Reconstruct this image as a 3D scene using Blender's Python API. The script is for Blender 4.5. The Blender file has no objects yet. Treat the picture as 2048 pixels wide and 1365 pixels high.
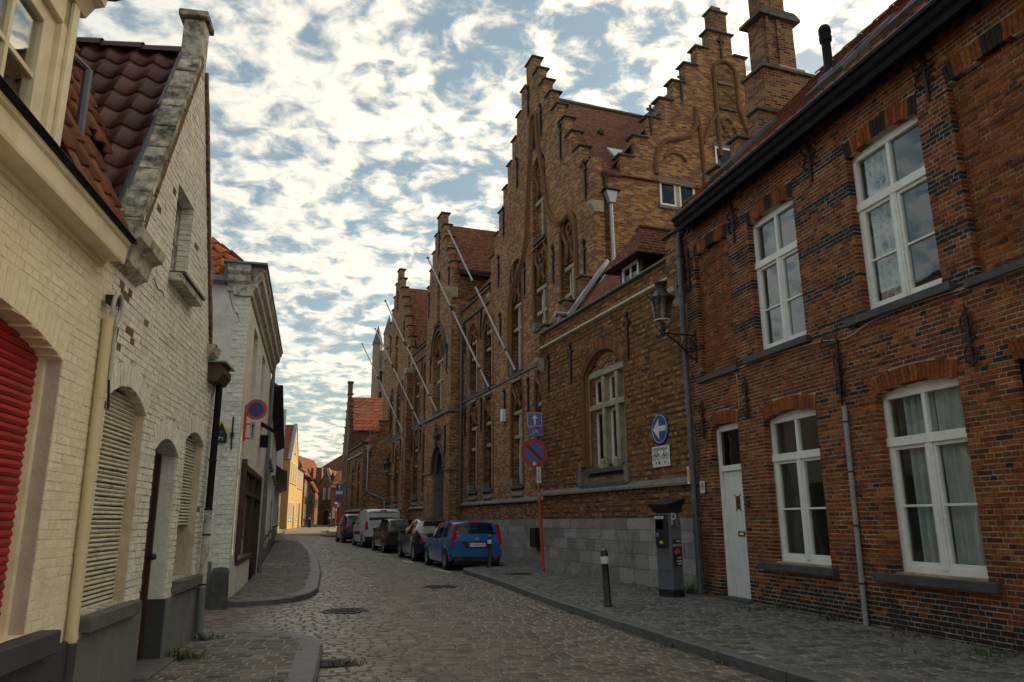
import bpy, math, random
import numpy as np
from mathutils import Vector, Matrix
from mathutils.geometry import tessellate_polygon
random.seed(11); rng = np.random.default_rng(11)
sc = bpy.context.scene
COL = sc.collection
PI = math.pi
R = math.radians

# ------------------------------------------------------------------ camera
F_PX, EYE = 1480.0, 1.46
PITCH = math.atan((1040.5 - 682.5) / F_PX); ROLL = math.atan(39 / 6067)
_fw = np.array([0, math.cos(PITCH), math.sin(PITCH)]); _r = np.array([1., 0, 0]); _u = np.array([0, -math.sin(PITCH), math.cos(PITCH)])
_rt = math.cos(ROLL) * _r - math.sin(ROLL) * _u; _up = math.sin(ROLL) * _r + math.cos(ROLL) * _u
cam_d = bpy.data.cameras.new('camera'); cam = bpy.data.objects.new('camera', cam_d); COL.objects.link(cam)
cam_d.sensor_width = 36; cam_d.lens = F_PX / 2048 * 36; cam_d.clip_end = 6000; cam_d.clip_start = .05
cam.matrix_world = Matrix(((_rt[0], _up[0], -_fw[0], 0), (_rt[1], _up[1], -_fw[1], 0), (_rt[2], _up[2], -_fw[2], EYE), (0, 0, 0, 1)))
sc.camera = cam

# ------------------------------------------------------------------ sky, sun, exposure
SUN_EL, SUN_AZ = 12.0, 58.0          # azimuth clockwise from the street's heading (+Y)
SKY_STRENGTH, SUN_STRENGTH, EXPOSURE = 0.10, 2.0, 1.42
CLOUD_GAIN = 1.0
world = bpy.data.worlds.new('World'); sc.world = world; world.use_nodes = True
wn, wl = world.node_tree.nodes, world.node_tree.links
def wnode(t, **k):
    n = wn.new(t)
    for a, v in k.items(): setattr(n, a, v)
    return n
bg = wn['Background']; bg.inputs['Strength'].default_value = SKY_STRENGTH
sky = wnode('ShaderNodeTexSky', sky_type='NISHITA', sun_disc=False)
sky.sun_elevation = R(SUN_EL); sky.sun_rotation = R(SUN_AZ); sky.altitude = 10; sky.air_density = 1.15; sky.dust_density = 3.0; sky.ozone_density = 1.6
tc = wnode('ShaderNodeTexCoord'); sep = wnode('ShaderNodeSeparateXYZ'); wl.new(tc.outputs['Generated'], sep.inputs[0])
def wmath(op, a, b=None, clamp=False):
    n = wnode('ShaderNodeMath', operation=op, use_clamp=clamp)
    for i, v in enumerate((a, b)):
        if v is None: continue
        if isinstance(v, (int, float)): n.inputs[i].default_value = v
        else: wl.new(v, n.inputs[i])
    return n.outputs[0]
zc = wmath('ADD', wmath('MAXIMUM', sep.outputs[2], 0.0), 0.16)
cx = wmath('DIVIDE', sep.outputs[0], zc); cy = wmath('DIVIDE', sep.outputs[1], zc)
comb = wnode('ShaderNodeCombineXYZ'); wl.new(cx, comb.inputs[0]); wl.new(cy, comb.inputs[1])
def wnoise(scale, detail, rough, off, dist=0.0):
    m = wnode('ShaderNodeMapping'); m.inputs['Location'].default_value = off; wl.new(comb.outputs[0], m.inputs[0])
    n = wnode('ShaderNodeTexNoise'); n.inputs['Scale'].default_value = scale; n.inputs['Detail'].default_value = detail
    n.inputs['Roughness'].default_value = rough; n.inputs['Distortion'].default_value = dist; wl.new(m.outputs[0], n.inputs[0]); return n.outputs[0]
CL_A, CL_B, CL_C = wnoise(12.5, 9, .56, (3.1, 7.7, 0), .35), wnoise(1.6, 3, .5, (1.3, 4.4, 2)), wnoise(34, 4, .6, (5, 1, 7))
dens = wmath('ADD', wmath('ADD', wmath('MULTIPLY', CL_A, .8), wmath('MULTIPLY', CL_B, .42)), wmath('MULTIPLY', CL_C, .16))
mr = wnode('ShaderNodeMapRange', interpolation_type='SMOOTHSTEP'); wl.new(dens, mr.inputs[0])
mr.inputs['From Min'].default_value = .58; mr.inputs['From Max'].default_value = .80
thick = wnode('ShaderNodeMapRange', interpolation_type='SMOOTHSTEP'); wl.new(dens, thick.inputs[0])
thick.inputs['From Min'].default_value = .72; thick.inputs['From Max'].default_value = .92
ccol = wnode('ShaderNodeMix', data_type='RGBA'); wl.new(thick.outputs[0], ccol.inputs[0])
ccol.inputs[6].default_value = (4.3, 4.15, 3.7, 1); ccol.inputs[7].default_value = (3.3, 3.3, 3.05, 1)
skyg = wnode('ShaderNodeMix', data_type='RGBA', blend_type='MULTIPLY'); skyg.inputs[0].default_value = 1; wl.new(sky.outputs[0], skyg.inputs[6]); skyg.inputs[7].default_value = (.72, .72, .68, 1)
veil = wnode('ShaderNodeMix', data_type='RGBA'); veil.inputs[0].default_value = .36; wl.new(skyg.outputs[2], veil.inputs[6]); veil.inputs[7].default_value = (1.75, 2.35, 2.45, 1)
# clouds brighten and warm towards the sun, as real ones do
sdv = wnode('ShaderNodeVectorMath', operation='DOT_PRODUCT'); wl.new(tc.outputs['Generated'], sdv.inputs[0]); sdv.inputs[1].default_value = (math.sin(R(SUN_AZ)) * math.cos(R(SUN_EL)), math.cos(R(SUN_AZ)) * math.cos(R(SUN_EL)), math.sin(R(SUN_EL)))
fwd = wmath('POWER', wmath('MAXIMUM', wmath('MULTIPLY', wmath('ADD', sdv.outputs['Value'], 1.0), .5), 0.0), 5.0)
glow = wnode('ShaderNodeMix', data_type='RGBA', blend_type='MULTIPLY'); glow.inputs[0].default_value = 1; wl.new(ccol.outputs[2], glow.inputs[6])
gl2 = wnode('ShaderNodeMix', data_type='RGBA'); wl.new(fwd, gl2.inputs[0]); gl2.inputs[6].default_value = (.72, .75, .79, 1); gl2.inputs[7].default_value = (4.0, 3.25, 2.25, 1); wl.new(gl2.outputs[2], glow.inputs[7])
cm = wnode('ShaderNodeMix', data_type='RGBA'); wl.new(wmath('MULTIPLY', mr.outputs[0], .93), cm.inputs[0]); wl.new(veil.outputs[2], cm.inputs[6]); wl.new(glow.outputs[2], cm.inputs[7])
wl.new(cm.outputs[2], bg.inputs[0])
sun_d = bpy.data.lights.new('sun', 'SUN'); sun_d.energy = SUN_STRENGTH; sun_d.angle = R(.6); sun_d.color = (1.0, .78, .50)
sun = bpy.data.objects.new('sun', sun_d); COL.objects.link(sun)
_sd = Vector((math.sin(R(SUN_AZ)) * math.cos(R(SUN_EL)), math.cos(R(SUN_AZ)) * math.cos(R(SUN_EL)), math.sin(R(SUN_EL))))
sun.rotation_euler = _sd.to_track_quat('Z', 'Y').to_euler(); sun.location = _sd * 80
sc.view_settings.view_transform = 'Standard'; sc.view_settings.look = 'None'; sc.view_settings.exposure = EXPOSURE; sc.view_settings.gamma = 1
sc.view_settings.use_curve_mapping = False
sc.cycles.max_bounces = 6; sc.cycles.diffuse_bounces = 4; sc.cycles.glossy_bounces = 3; sc.cycles.transparent_max_bounces = 12

# ------------------------------------------------------------------ helpers
def projpx(P):
    v = np.asarray(P, float) - np.array([0, 0, EYE]); z = v @ _fw
    z = np.where(z < .1, np.nan, z)
    return 1024 + F_PX * (v @ _rt) / z, 682.5 - F_PX * (v @ _up) / z

def zg(Y):
    "the street climbs gently away from the viewer"
    Y = np.asarray(Y, float)
    return .016 * (np.clip(Y, 25, 42) - 25) + .008 * np.clip(Y - 42, 0, 90)

MATS = {}
def nmat(name):
    m = bpy.data.materials.new(name); m.use_nodes = True; MATS[name] = m
    return m, m.node_tree.nodes, m.node_tree.links, m.node_tree.nodes['Principled BSDF']
def c4(c): return (c[0], c[1], c[2], 1)
def N(nt, t, ins=None, **k):
    n = nt.new(t)
    for a, v in k.items(): setattr(n, a, v)
    for i, v in (ins or {}).items(): n.inputs[i].default_value = v
    return n
def M_(name, col, rough=.6, col2=None, scale=6, mix=.5, bump=0, bscale=60, metal=0, spec=.5, coat=0, detail=6, stain=None, sscale=1.5, samt=.5, stretch=(1, 1, 1), trans=0):
    "general procedural paint / stone / metal: two-tone noise, optional stains, fine bump"
    m, n, l, b = nmat(name)
    t = N(n, 'ShaderNodeTexCoord'); mp = N(n, 'ShaderNodeMapping'); mp.inputs['Scale'].default_value = stretch; l.new(t.outputs['Object'], mp.inputs[0])
    no = N(n, 'ShaderNodeTexNoise', {'Scale': scale, 'Detail': detail, 'Roughness': .6}); l.new(mp.outputs[0], no.inputs['Vector'])
    rp = N(n, 'ShaderNodeMapRange', {'From Min': .35, 'From Max': .65}); l.new(no.outputs[0], rp.inputs[0])
    mx = N(n, 'ShaderNodeMix', data_type='RGBA'); c2 = col2 if col2 else tuple(x * (1 - .35 * mix) for x in col)
    mx.inputs[6].default_value = c4(col); mx.inputs[7].default_value = c4(c2); l.new(rp.outputs[0], mx.inputs[0])
    out = mx.outputs[2]
    if stain:
        s = N(n, 'ShaderNodeTexNoise', {'Scale': sscale, 'Detail': 8, 'Roughness': .7}); l.new(mp.outputs[0], s.inputs['Vector'])
        sr = N(n, 'ShaderNodeMapRange', {'From Min': .5, 'From Max': .68, 'To Max': samt}); l.new(s.outputs[0], sr.inputs[0])
        m2 = N(n, 'ShaderNodeMix', data_type='RGBA'); l.new(sr.outputs[0], m2.inputs[0]); l.new(out, m2.inputs[6]); m2.inputs[7].default_value = c4(stain); out = m2.outputs[2]
    l.new(out, b.inputs['Base Color'])
    b.inputs['Roughness'].default_value = rough; b.inputs['Metallic'].default_value = metal; b.inputs['Specular IOR Level'].default_value = spec
    if coat: b.inputs['Coat Weight'].default_value = coat; b.inputs['Coat Roughness'].default_value = .05
    if bump:
        bn = N(n, 'ShaderNodeTexNoise', {'Scale': bscale, 'Detail': 5}); l.new(mp.outputs[0], bn.inputs['Vector'])
        bp = N(n, 'ShaderNodeBump', {'Strength': bump, 'Distance': .01}); l.new(bn.outputs[0], bp.inputs['Height']); l.new(bp.outputs[0], b.inputs['Normal'])
    return m
def ramp(n, stops):
    r = N(n, 'ShaderNodeValToRGB'); e = r.color_ramp.elements
    e[0].position, e[0].color = stops[0][0], c4(stops[0][1]); e[1].position, e[1].color = stops[-1][0], c4(stops[-1][1])
    for p, c in stops[1:-1]:
        x = e.new(p); x.color = c4(c)
    return r
def M_piece(name, stops, kinds=(), rough=.85, mott=.35, mscale=25, bump=.35, bscale=70, stain=None, samt=.6, sscale=1.2, spec=.25):
    "bricks, setts, tiles: colour picked per piece from attribute rnd; kind 1, 2.. picks a special colour"
    m, n, l, b = nmat(name)
    at = N(n, 'ShaderNodeAttribute', attribute_name='rnd'); ak = N(n, 'ShaderNodeAttribute', attribute_name='kind')
    rp = ramp(n, stops); l.new(at.outputs['Fac'], rp.inputs[0]); out = rp.outputs[0]
    for i, kc in enumerate(kinds):
        g = N(n, 'ShaderNodeMath', {1: i + .5}, operation='GREATER_THAN'); l.new(ak.outputs['Fac'], g.inputs[0])
        mx = N(n, 'ShaderNodeMix', data_type='RGBA'); l.new(g.outputs[0], mx.inputs[0]); l.new(out, mx.inputs[6]); mx.inputs[7].default_value = c4(kc); out = mx.outputs[2]
    t = N(n, 'ShaderNodeTexCoord'); no = N(n, 'ShaderNodeTexNoise', {'Scale': mscale, 'Detail': 5, 'Roughness': .65}); l.new(t.outputs['Object'], no.inputs['Vector'])
    mr = N(n, 'ShaderNodeMapRange', {'From Min': .3, 'From Max': .7, 'To Min': 1 - mott, 'To Max': 1 + mott}); l.new(no.outputs[0], mr.inputs[0])
    mu = N(n, 'ShaderNodeMix', data_type='RGBA', blend_type='MULTIPLY'); mu.inputs[0].default_value = 1; l.new(out, mu.inputs[6]); l.new(mr.outputs[0], mu.inputs[7]); out = mu.outputs[2]
    if stain:
        s = N(n, 'ShaderNodeTexNoise', {'Scale': sscale, 'Detail': 7, 'Roughness': .68}); l.new(t.outputs['Object'], s.inputs['Vector'])
        sr = N(n, 'ShaderNodeMapRange', {'From Min': .52, 'From Max': .7, 'To Max': samt}); l.new(s.outputs[0], sr.inputs[0])
        m2 = N(n, 'ShaderNodeMix', data_type='RGBA'); l.new(sr.outputs[0], m2.inputs[0]); l.new(out, m2.inputs[6]); m2.inputs[7].default_value = c4(stain); out = m2.outputs[2]
    l.new(out, b.inputs['Base Color']); b.inputs['Roughness'].default_value = rough; b.inputs['Specular IOR Level'].default_value = spec
    bn = N(n, 'ShaderNodeTexNoise', {'Scale': bscale, 'Detail': 5}); l.new(t.outputs['Object'], bn.inputs['Vector'])
    bp = N(n, 'ShaderNodeBump', {'Strength': bump, 'Distance': .008}); l.new(bn.outputs[0], bp.inputs['Height']); l.new(bp.outputs[0], b.inputs['Normal'])
    return m
def M_brickfar(name, c1, c2, mortar, bw=.21, bh=.068, var=(.6, 1.35), stain=(.02, .016, .012), samt=.5, msize=.010, dirx=True, bump=.5):
    "brickwork too far away to tell the bricks apart"
    m, n, l, b = nmat(name)
    t = N(n, 'ShaderNodeTexCoord'); s = N(n, 'ShaderNodeSeparateXYZ'); l.new(t.outputs['Object'], s.inputs[0])
    ad = N(n, 'ShaderNodeMath', operation='ADD'); l.new(s.outputs[0], ad.inputs[0]); l.new(s.outputs[1], ad.inputs[1])
    cb = N(n, 'ShaderNodeCombineXYZ'); l.new(ad.outputs[0], cb.inputs[0]); l.new(s.outputs[2], cb.inputs[1])
    br = N(n, 'ShaderNodeTexBrick', {'Scale': 1.0, 'Mortar Size': msize, 'Brick Width': bw, 'Row Height': bh, 'Bias': 0.0, 'Mortar Smooth': .2}); l.new(cb.outputs[0], br.inputs[0])
    br.inputs['Color1'].default_value = (0, 0, 0, 1); br.inputs['Color2'].default_value = (1, 1, 1, 1); br.inputs['Mortar'].default_value = (.5, .5, .5, 1)
    rp = ramp(n, [(0, c1[0])] + [((i + 1) / len(c1), c) for i, c in enumerate(c1[1:])]) if len(c1) > 1 else None
    l.new(br.outputs['Color'], rp.inputs[0])
    no = N(n, 'ShaderNodeTexNoise', {'Scale': 7, 'Detail': 6, 'Roughness': .7}); l.new(t.outputs['Object'], no.inputs['Vector'])
    mr = N(n, 'ShaderNodeMapRange', {'From Min': .3, 'From Max': .7, 'To Min': var[0], 'To Max': var[1]}); l.new(no.outputs[0], mr.inputs[0])
    mu = N(n, 'ShaderNodeMix', data_type='RGBA', blend_type='MULTIPLY'); mu.inputs[0].default_value = 1; l.new(rp.outputs[0], mu.inputs[6]); l.new(mr.outputs[0], mu.inputs[7])
    mo = N(n, 'ShaderNodeMix', data_type='RGBA'); l.new(br.outputs['Fac'], mo.inputs[0]); l.new(mu.outputs[2], mo.inputs[6]); mo.inputs[7].default_value = c4(mortar)
    st = N(n, 'ShaderNodeTexNoise', {'Scale': .9, 'Detail': 8, 'Roughness': .7}); l.new(t.outputs['Object'], st.inputs['Vector'])
    sr = N(n, 'ShaderNodeMapRange', {'From Min': .5, 'From Max': .72, 'To Max': samt}); l.new(st.outputs[0], sr.inputs[0])
    m2 = N(n, 'ShaderNodeMix', data_type='RGBA'); l.new(sr.outputs[0], m2.inputs[0]); l.new(mo.outputs[2], m2.inputs[6]); m2.inputs[7].default_value = c4(stain)
    l.new(m2.outputs[2], b.inputs['Base Color']); b.inputs['Roughness'].default_value = .9; b.inputs['Specular IOR Level'].default_value = .2
    iv = N(n, 'ShaderNodeMath', {0: 1.0}, operation='SUBTRACT'); l.new(br.outputs['Fac'], iv.inputs[1])
    bp = N(n, 'ShaderNodeBump', {'Strength': bump, 'Distance': .012}); l.new(iv.outputs[0], bp.inputs['Height']); l.new(bp.outputs[0], b.inputs['Normal'])
    return m
def M_glass(name, tint=(.75, .78, .78), refl=.9, base=.06, rough=.015):
    "window pane: see-through with a mirror sheen that grows at grazing angles; slightly wavy old glass"
    m = bpy.data.materials.new(name); m.use_nodes = True; MATS[name] = m; n, l = m.node_tree.nodes, m.node_tree.links
    n.remove(n['Principled BSDF']); o = n['Material Output']
    tr = N(n, 'ShaderNodeBsdfTransparent'); tr.inputs[0].default_value = c4(tint); gl = N(n, 'ShaderNodeBsdfGlossy'); gl.inputs['Roughness'].default_value = rough; gl.inputs[0].default_value = (refl, refl, refl, 1)
    t = N(n, 'ShaderNodeTexCoord'); no = N(n, 'ShaderNodeTexNoise', {'Scale': 2.2, 'Detail': 1}); l.new(t.outputs['Object'], no.inputs['Vector'])
    bp = N(n, 'ShaderNodeBump', {'Strength': .06, 'Distance': .05}); l.new(no.outputs[0], bp.inputs['Height']); l.new(bp.outputs[0], gl.inputs['Normal'])
    fr = N(n, 'ShaderNodeLayerWeight', {'Blend': .5}); pw = N(n, 'ShaderNodeMath', {1: 3.6}, operation='POWER'); l.new(fr.outputs['Facing'], pw.inputs[0]); ad = N(n, 'ShaderNodeMath', {1: base}, operation='ADD', use_clamp=True); l.new(pw.outputs[0], ad.inputs[0])
    mx = N(n, 'ShaderNodeMixShader'); l.new(ad.outputs[0], mx.inputs[0]); l.new(tr.outputs[0], mx.inputs[1]); l.new(gl.outputs[0], mx.inputs[2]); l.new(mx.outputs[0], o.inputs[0])
    return m

def tag(o, label=None, cat=None, group=None, kind=None):
    if label: o['label'] = label
    if cat: o['category'] = cat
    if group: o['group'] = group
    if kind: o['kind'] = kind
    return o
def thing(name, label, cat, loc=(0, 0, 0), rz=0, group=None):
    o = bpy.data.objects.new(name, None); COL.objects.link(o); o.location = loc; o.rotation_euler = (0, 0, rz); o.empty_display_size = .3
    return tag(o, label, cat, group)
def link(name, me, mats, parent=None, smooth=False):
    o = bpy.data.objects.new(name, me); COL.objects.link(o)
    for m in (mats if isinstance(mats, (list, tuple)) else [mats]): me.materials.append(MATS[m] if isinstance(m, str) else m)
    if parent is not None: o.parent = parent
    if smooth: me.polygons.foreach_set('use_smooth', [True] * len(me.polygons))
    return o
def arr_mesh(V, Q, rnd=None, kind=None):
    "mesh from an (n,3) array and an (m,4) quad array"
    V = np.ascontiguousarray(V, np.float32); Q = np.ascontiguousarray(Q, np.int32); me = bpy.data.meshes.new('m')
    me.vertices.add(len(V)); me.vertices.foreach_set('co', V.ravel()); me.loops.add(Q.size); me.loops.foreach_set('vertex_index', Q.ravel())
    me.polygons.add(len(Q)); me.polygons.foreach_set('loop_start', np.arange(0, Q.size, 4, dtype=np.int32)); me.polygons.foreach_set('loop_total', np.full(len(Q), 4, np.int32))
    for nm, a in (('rnd', rnd), ('kind', kind)):
        if a is not None:
            at = me.attributes.new(nm, 'FLOAT', 'POINT'); at.data.foreach_set('value', np.ascontiguousarray(a, np.float32))
    me.polygons.foreach_set('use_smooth', np.zeros(len(Q), bool)); me.update(calc_edges=True); return me
BOXQ = np.array([[0, 1, 5, 4], [3, 7, 6, 2], [0, 3, 2, 1], [4, 5, 6, 7], [0, 4, 7, 3], [1, 2, 6, 5]])
class MB:
    "collects shapes; build() links them as ONE mesh object"
    def __init__(s): s.V, s.F, s.M = [], [], []
    def add(s, v, f, m=0):
        o = len(s.V); s.V += [tuple(map(float, p)) for p in v]; s.F += [tuple(i + o for i in q) for q in f]; s.M += [m] * len(f); return s
    def box(s, x0, x1, y0, y1, z0, z1, m=0):
        return s.add([(x0, y0, z0), (x1, y0, z0), (x1, y1, z0), (x0, y1, z0), (x0, y0, z1), (x1, y0, z1), (x1, y1, z1), (x0, y1, z1)], [tuple(q) for q in BOXQ], m)
    def prism(s, poly, a0, a1, axis='y', m=0):
        "poly of (u,v) extruded along an axis: y -> (x,z), x -> (y,z), z -> (x,y)"
        n = len(poly); f = {'y': lambda u, v, a: (u, a, v), 'x': lambda u, v, a: (a, u, v), 'z': lambda u, v, a: (u, v, a)}[axis]
        v = [f(u, w, a0) for u, w in poly] + [f(u, w, a1) for u, w in poly]
        tri = tessellate_polygon([[Vector((u, w, 0)) for u, w in poly]])
        fs = [tuple(t) for t in tri] + [tuple(i + n for i in t[::-1]) for t in tri] + [(i, (i + 1) % n, (i + 1) % n + n, i + n) for i in range(n)]
        return s.add(v, fs, m)
    def tube(s, pts, r, n=8, m=0, cap=True):
        pts = [Vector(p) for p in pts]; k = len(pts); rs = r if isinstance(r, (list, tuple)) else [r] * k; v, f = [], []; prev = None
        for i, p in enumerate(pts):
            d = (pts[min(i + 1, k - 1)] - pts[max(i - 1, 0)]).normalized()
            a = prev - d * prev.dot(d) if prev is not None else d.orthogonal()
            a.normalize(); prev = a; b = d.cross(a)
            v += [p + (a * math.cos(2 * PI * j / n) + b * math.sin(2 * PI * j / n)) * rs[i] for j in range(n)]
        for i in range(k - 1): f += [(i * n + j, i * n + (j + 1) % n, (i + 1) * n + (j + 1) % n, (i + 1) * n + j) for j in range(n)]
        if cap: f += [tuple(range(n))[::-1], tuple(range((k - 1) * n, k * n))]
        return s.add(v, f, m)
    def lathe(s, prof, n=14, c=(0, 0, 0), m=0, cap=True):
        v, f = [], []
        for r, z in prof: v += [(c[0] + r * math.cos(2 * PI * j / n), c[1] + r * math.sin(2 * PI * j / n), c[2] + z) for j in range(n)]
        for i in range(len(prof) - 1): f += [(i * n + j, i * n + (j + 1) % n, (i + 1) * n + (j + 1) % n, (i + 1) * n + j) for j in range(n)]
        if cap: f += [tuple(range(n))[::-1], tuple(range((len(prof) - 1) * n, len(prof) * n))]
        return s.add(v, f, m)
    def grid(s, P, m=0, closed=False):
        "P[i][j] -> points; quads between neighbours"
        a, b = len(P), len(P[0]); v = [p for row in P for p in row]
        f = [(i * b + j, i * b + (j + 1) % b, (i + 1) * b + (j + 1) % b, (i + 1) * b + j) for i in range(a - 1) for j in range(b if closed else b - 1)]
        return s.add(v, f, m)
    def torus(s, c, R0, r, axis='y', n=14, k=6, m=0, a0=0, a1=2 * PI):
        pts = []
        for i in range(n + 1):
            a = a0 + (a1 - a0) * i / n; u, w = R0 * math.cos(a), R0 * math.sin(a)
            pts.append({'y': (c[0] + u, c[1], c[2] + w), 'x': (c[0], c[1] + u, c[2] + w), 'z': (c[0] + u, c[1] + w, c[2])}[axis])
        return s.tube(pts, r, k, m)
    def build(s, name, mats, parent=None, smooth=False, bevel=0, rnd=None, kind=None):
        me = bpy.data.meshes.new(name); me.from_pydata(s.V, [], s.F); me.polygons.foreach_set('material_index', s.M)
        if rnd is not None:
            for nm, v in (('rnd', rnd), ('kind', kind or 0)):
                at = me.attributes.new(nm, 'FLOAT', 'POINT'); at.data.foreach_set('value', np.full(len(s.V), v, np.float32))
        me.update(); o = link(name, me, mats, parent, smooth)
        if bevel:
            b = o.modifiers.new('bevel', 'BEVEL'); b.width = bevel; b.segments = 1; b.limit_method = 'ANGLE'
        return o
def part(name, mats, parent, fn, **k):
    b = MB(); fn(b); return b.build(name, mats, parent, **k)
def boxpart(name, mat, parent, x0, x1, y0, y1, z0, z1, bevel=0, **k): return MB().box(x0, x1, y0, y1, z0, z1).build(name, mat, parent, bevel=bevel, **k)
def smoothshade(o, ang=35):
    me = o.data; me.polygons.foreach_set('use_smooth', [True] * len(me.polygons)); me.set_sharp_from_angle(angle=R(ang)); return o
def text_mesh(name, s, size, mat, parent, loc, rot=(PI / 2, 0, 0), ext=.001, align='CENTER', sx=1.0):
    cu = bpy.data.curves.new('t', 'FONT'); cu.body = s; cu.size = size; cu.extrude = ext; cu.align_x = align; cu.align_y = 'CENTER'
    to = bpy.data.objects.new('t', cu); me = bpy.data.meshes.new_from_object(to); bpy.data.objects.remove(to)
    M = Matrix.Translation(loc) @ Matrix.Rotation(rot[2], 4, 'Z') @ Matrix.Rotation(rot[0], 4, 'X') @ Matrix.Diagonal((sx, 1, 1, 1)); me.transform(M)
    return link(name, me, mat, parent)
def copy_tree(o, parent=None):
    c = o.copy(); COL.objects.link(c)
    if parent is not None: c.parent = parent
    for ch in list(o.children): copy_tree(ch, c)
    return c

def pieces(parent, name, V, Q, nv, nq, rnd, kind, mat, top=300, stuffname=None, shade=False):
    """V (n,nv,3) local vertices of n alike pieces, Q (nq,4) their common faces. The `top` pieces that show largest from the street
    become objects of their own, the rest one joined part of kind stuff."""
    n = len(V)
    if n == 0: return
    mw = Matrix(parent.matrix_basis) if parent is not None else Matrix()
    A = np.array(mw)[:3, :3]; t = np.array(mw)[:3, 3]
    W = V.reshape(-1, 3) @ A.T + t; px, py = projpx(W); px = px.reshape(n, nv); py = py.reshape(n, nv)
    cxp, cyp = px.mean(1), py.mean(1); inside = (cxp > 0) & (cxp < 2048) & (cyp > 0) & (cyp < 1365)
    ar = (px.max(1) - px.min(1)) * (py.max(1) - py.min(1)); ar = np.where(inside & ~np.isnan(ar), ar, 0)
    idx = np.argsort(-ar)[:top] if n > top else np.arange(n)
    idx = [i for i in idx if ar[i] > 0 or n <= top]
    sel = np.zeros(n, bool); sel[idx] = True
    for i in idx:
        me = arr_mesh(V[i], Q, np.full(nv, rnd[i]), np.full(nv, kind[i])); link(name, me, mat, parent, smooth=shade)
    rest = np.where(~sel)[0]
    if len(rest):
        VV = V[rest].reshape(-1, 3); QQ = (Q[None] + (np.arange(len(rest)) * nv)[:, None, None]).reshape(-1, 4)
        o = link(stuffname or name + 's', arr_mesh(VV, QQ, np.repeat(rnd[rest], nv), np.repeat(kind[rest], nv)), mat, parent, smooth=shade); o['kind'] = 'stuff'
        return o

# ---- wall openings: dict(x0,x1,z0,z1, rise) ; z1 = springing height, rise = arch rise (0 flat), band = arch brick depth
def void(op, z, grow=0.0):
    x0, x1, z0, z1 = op['x0'], op['x1'], op['z0'], op['z1']; r = op.get('rise', 0); w = x1 - x0; c = (x0 + x1) / 2
    if r <= 0:
        if z0 <= z < z1 + grow: return (x0 - (op.get('ext', .0) if z > z1 else 0), x1 + (op.get('ext', .0) if z > z1 else 0))
        return None
    if op.get('pointed'):
        if z < z0: return None
        if z < z1: return (x0, x1)
        Rr = (w * w / 4 + r * r) / w            # two-centred arch
        zz = z - z1
        if zz > r + grow: return None
        h = math.sqrt(max(0, (Rr + grow) ** 2 - zz * zz)) - (Rr - w / 2)
        return (c - h, c + h) if h > 0 else None
    Rr = (w * w / 4 + r * r) / (2 * r); zc = z1 + r - Rr
    if z < z0 or z > z1 + r + grow: return None
    if z < z1: return (x0, x1)
    h = math.sqrt(max(0, (Rr + grow) ** 2 - (z - zc) ** 2))
    if grow: h = min(h, w / 2 + (z - z1) * (w / 2) / max(.05, Rr - r))
    return (c - h, c + h) if h > 0 else None
def solids(x0, x1, z, ops, grow=False):
    iv = [(x0, x1)]
    for op in ops:
        v = void(op, z, op.get('band', 0) if grow else 0)
        if not v: continue
        nx = []
        for a, b in iv:
            if v[1] <= a or v[0] >= b: nx.append((a, b)); continue
            if v[0] > a: nx.append((a, v[0]))
            if v[1] < b: nx.append((v[1], b))
        iv = nx
    return [(a, b) for a, b in iv if b - a > .012]
def wall_slab(parent, name, mat, ext, z0, z1, ops, y0=0, y1=.25, step=.065, inset=.0):
    "solid wall with real openings, built of runs of equal courses; ext(z)->(x0,x1) or a list of spans"
    b = MB(); runs = {}
    nz = int(round((z1 - z0) / step)); out = []
    for k in range(nz + 1):
        z = z0 + k * step + step / 2
        cur = []
        if k < nz:
            e = ext(z) if callable(ext) else ext
            for s in (e if isinstance(e, list) else [e]):
                if s: cur += [(round(a + inset, 4), round(c - inset, 4)) for a, c in solids(s[0], s[1], z, ops)]
        for s in list(runs):
            if s not in cur: out.append((s, runs.pop(s), z0 + k * step))
        for s in cur: runs.setdefault(s, z0 + k * step)
    for s, a, c in out: b.box(s[0], s[1], y0, y1, a, c)
    return b.build(name, mat, parent)
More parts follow.
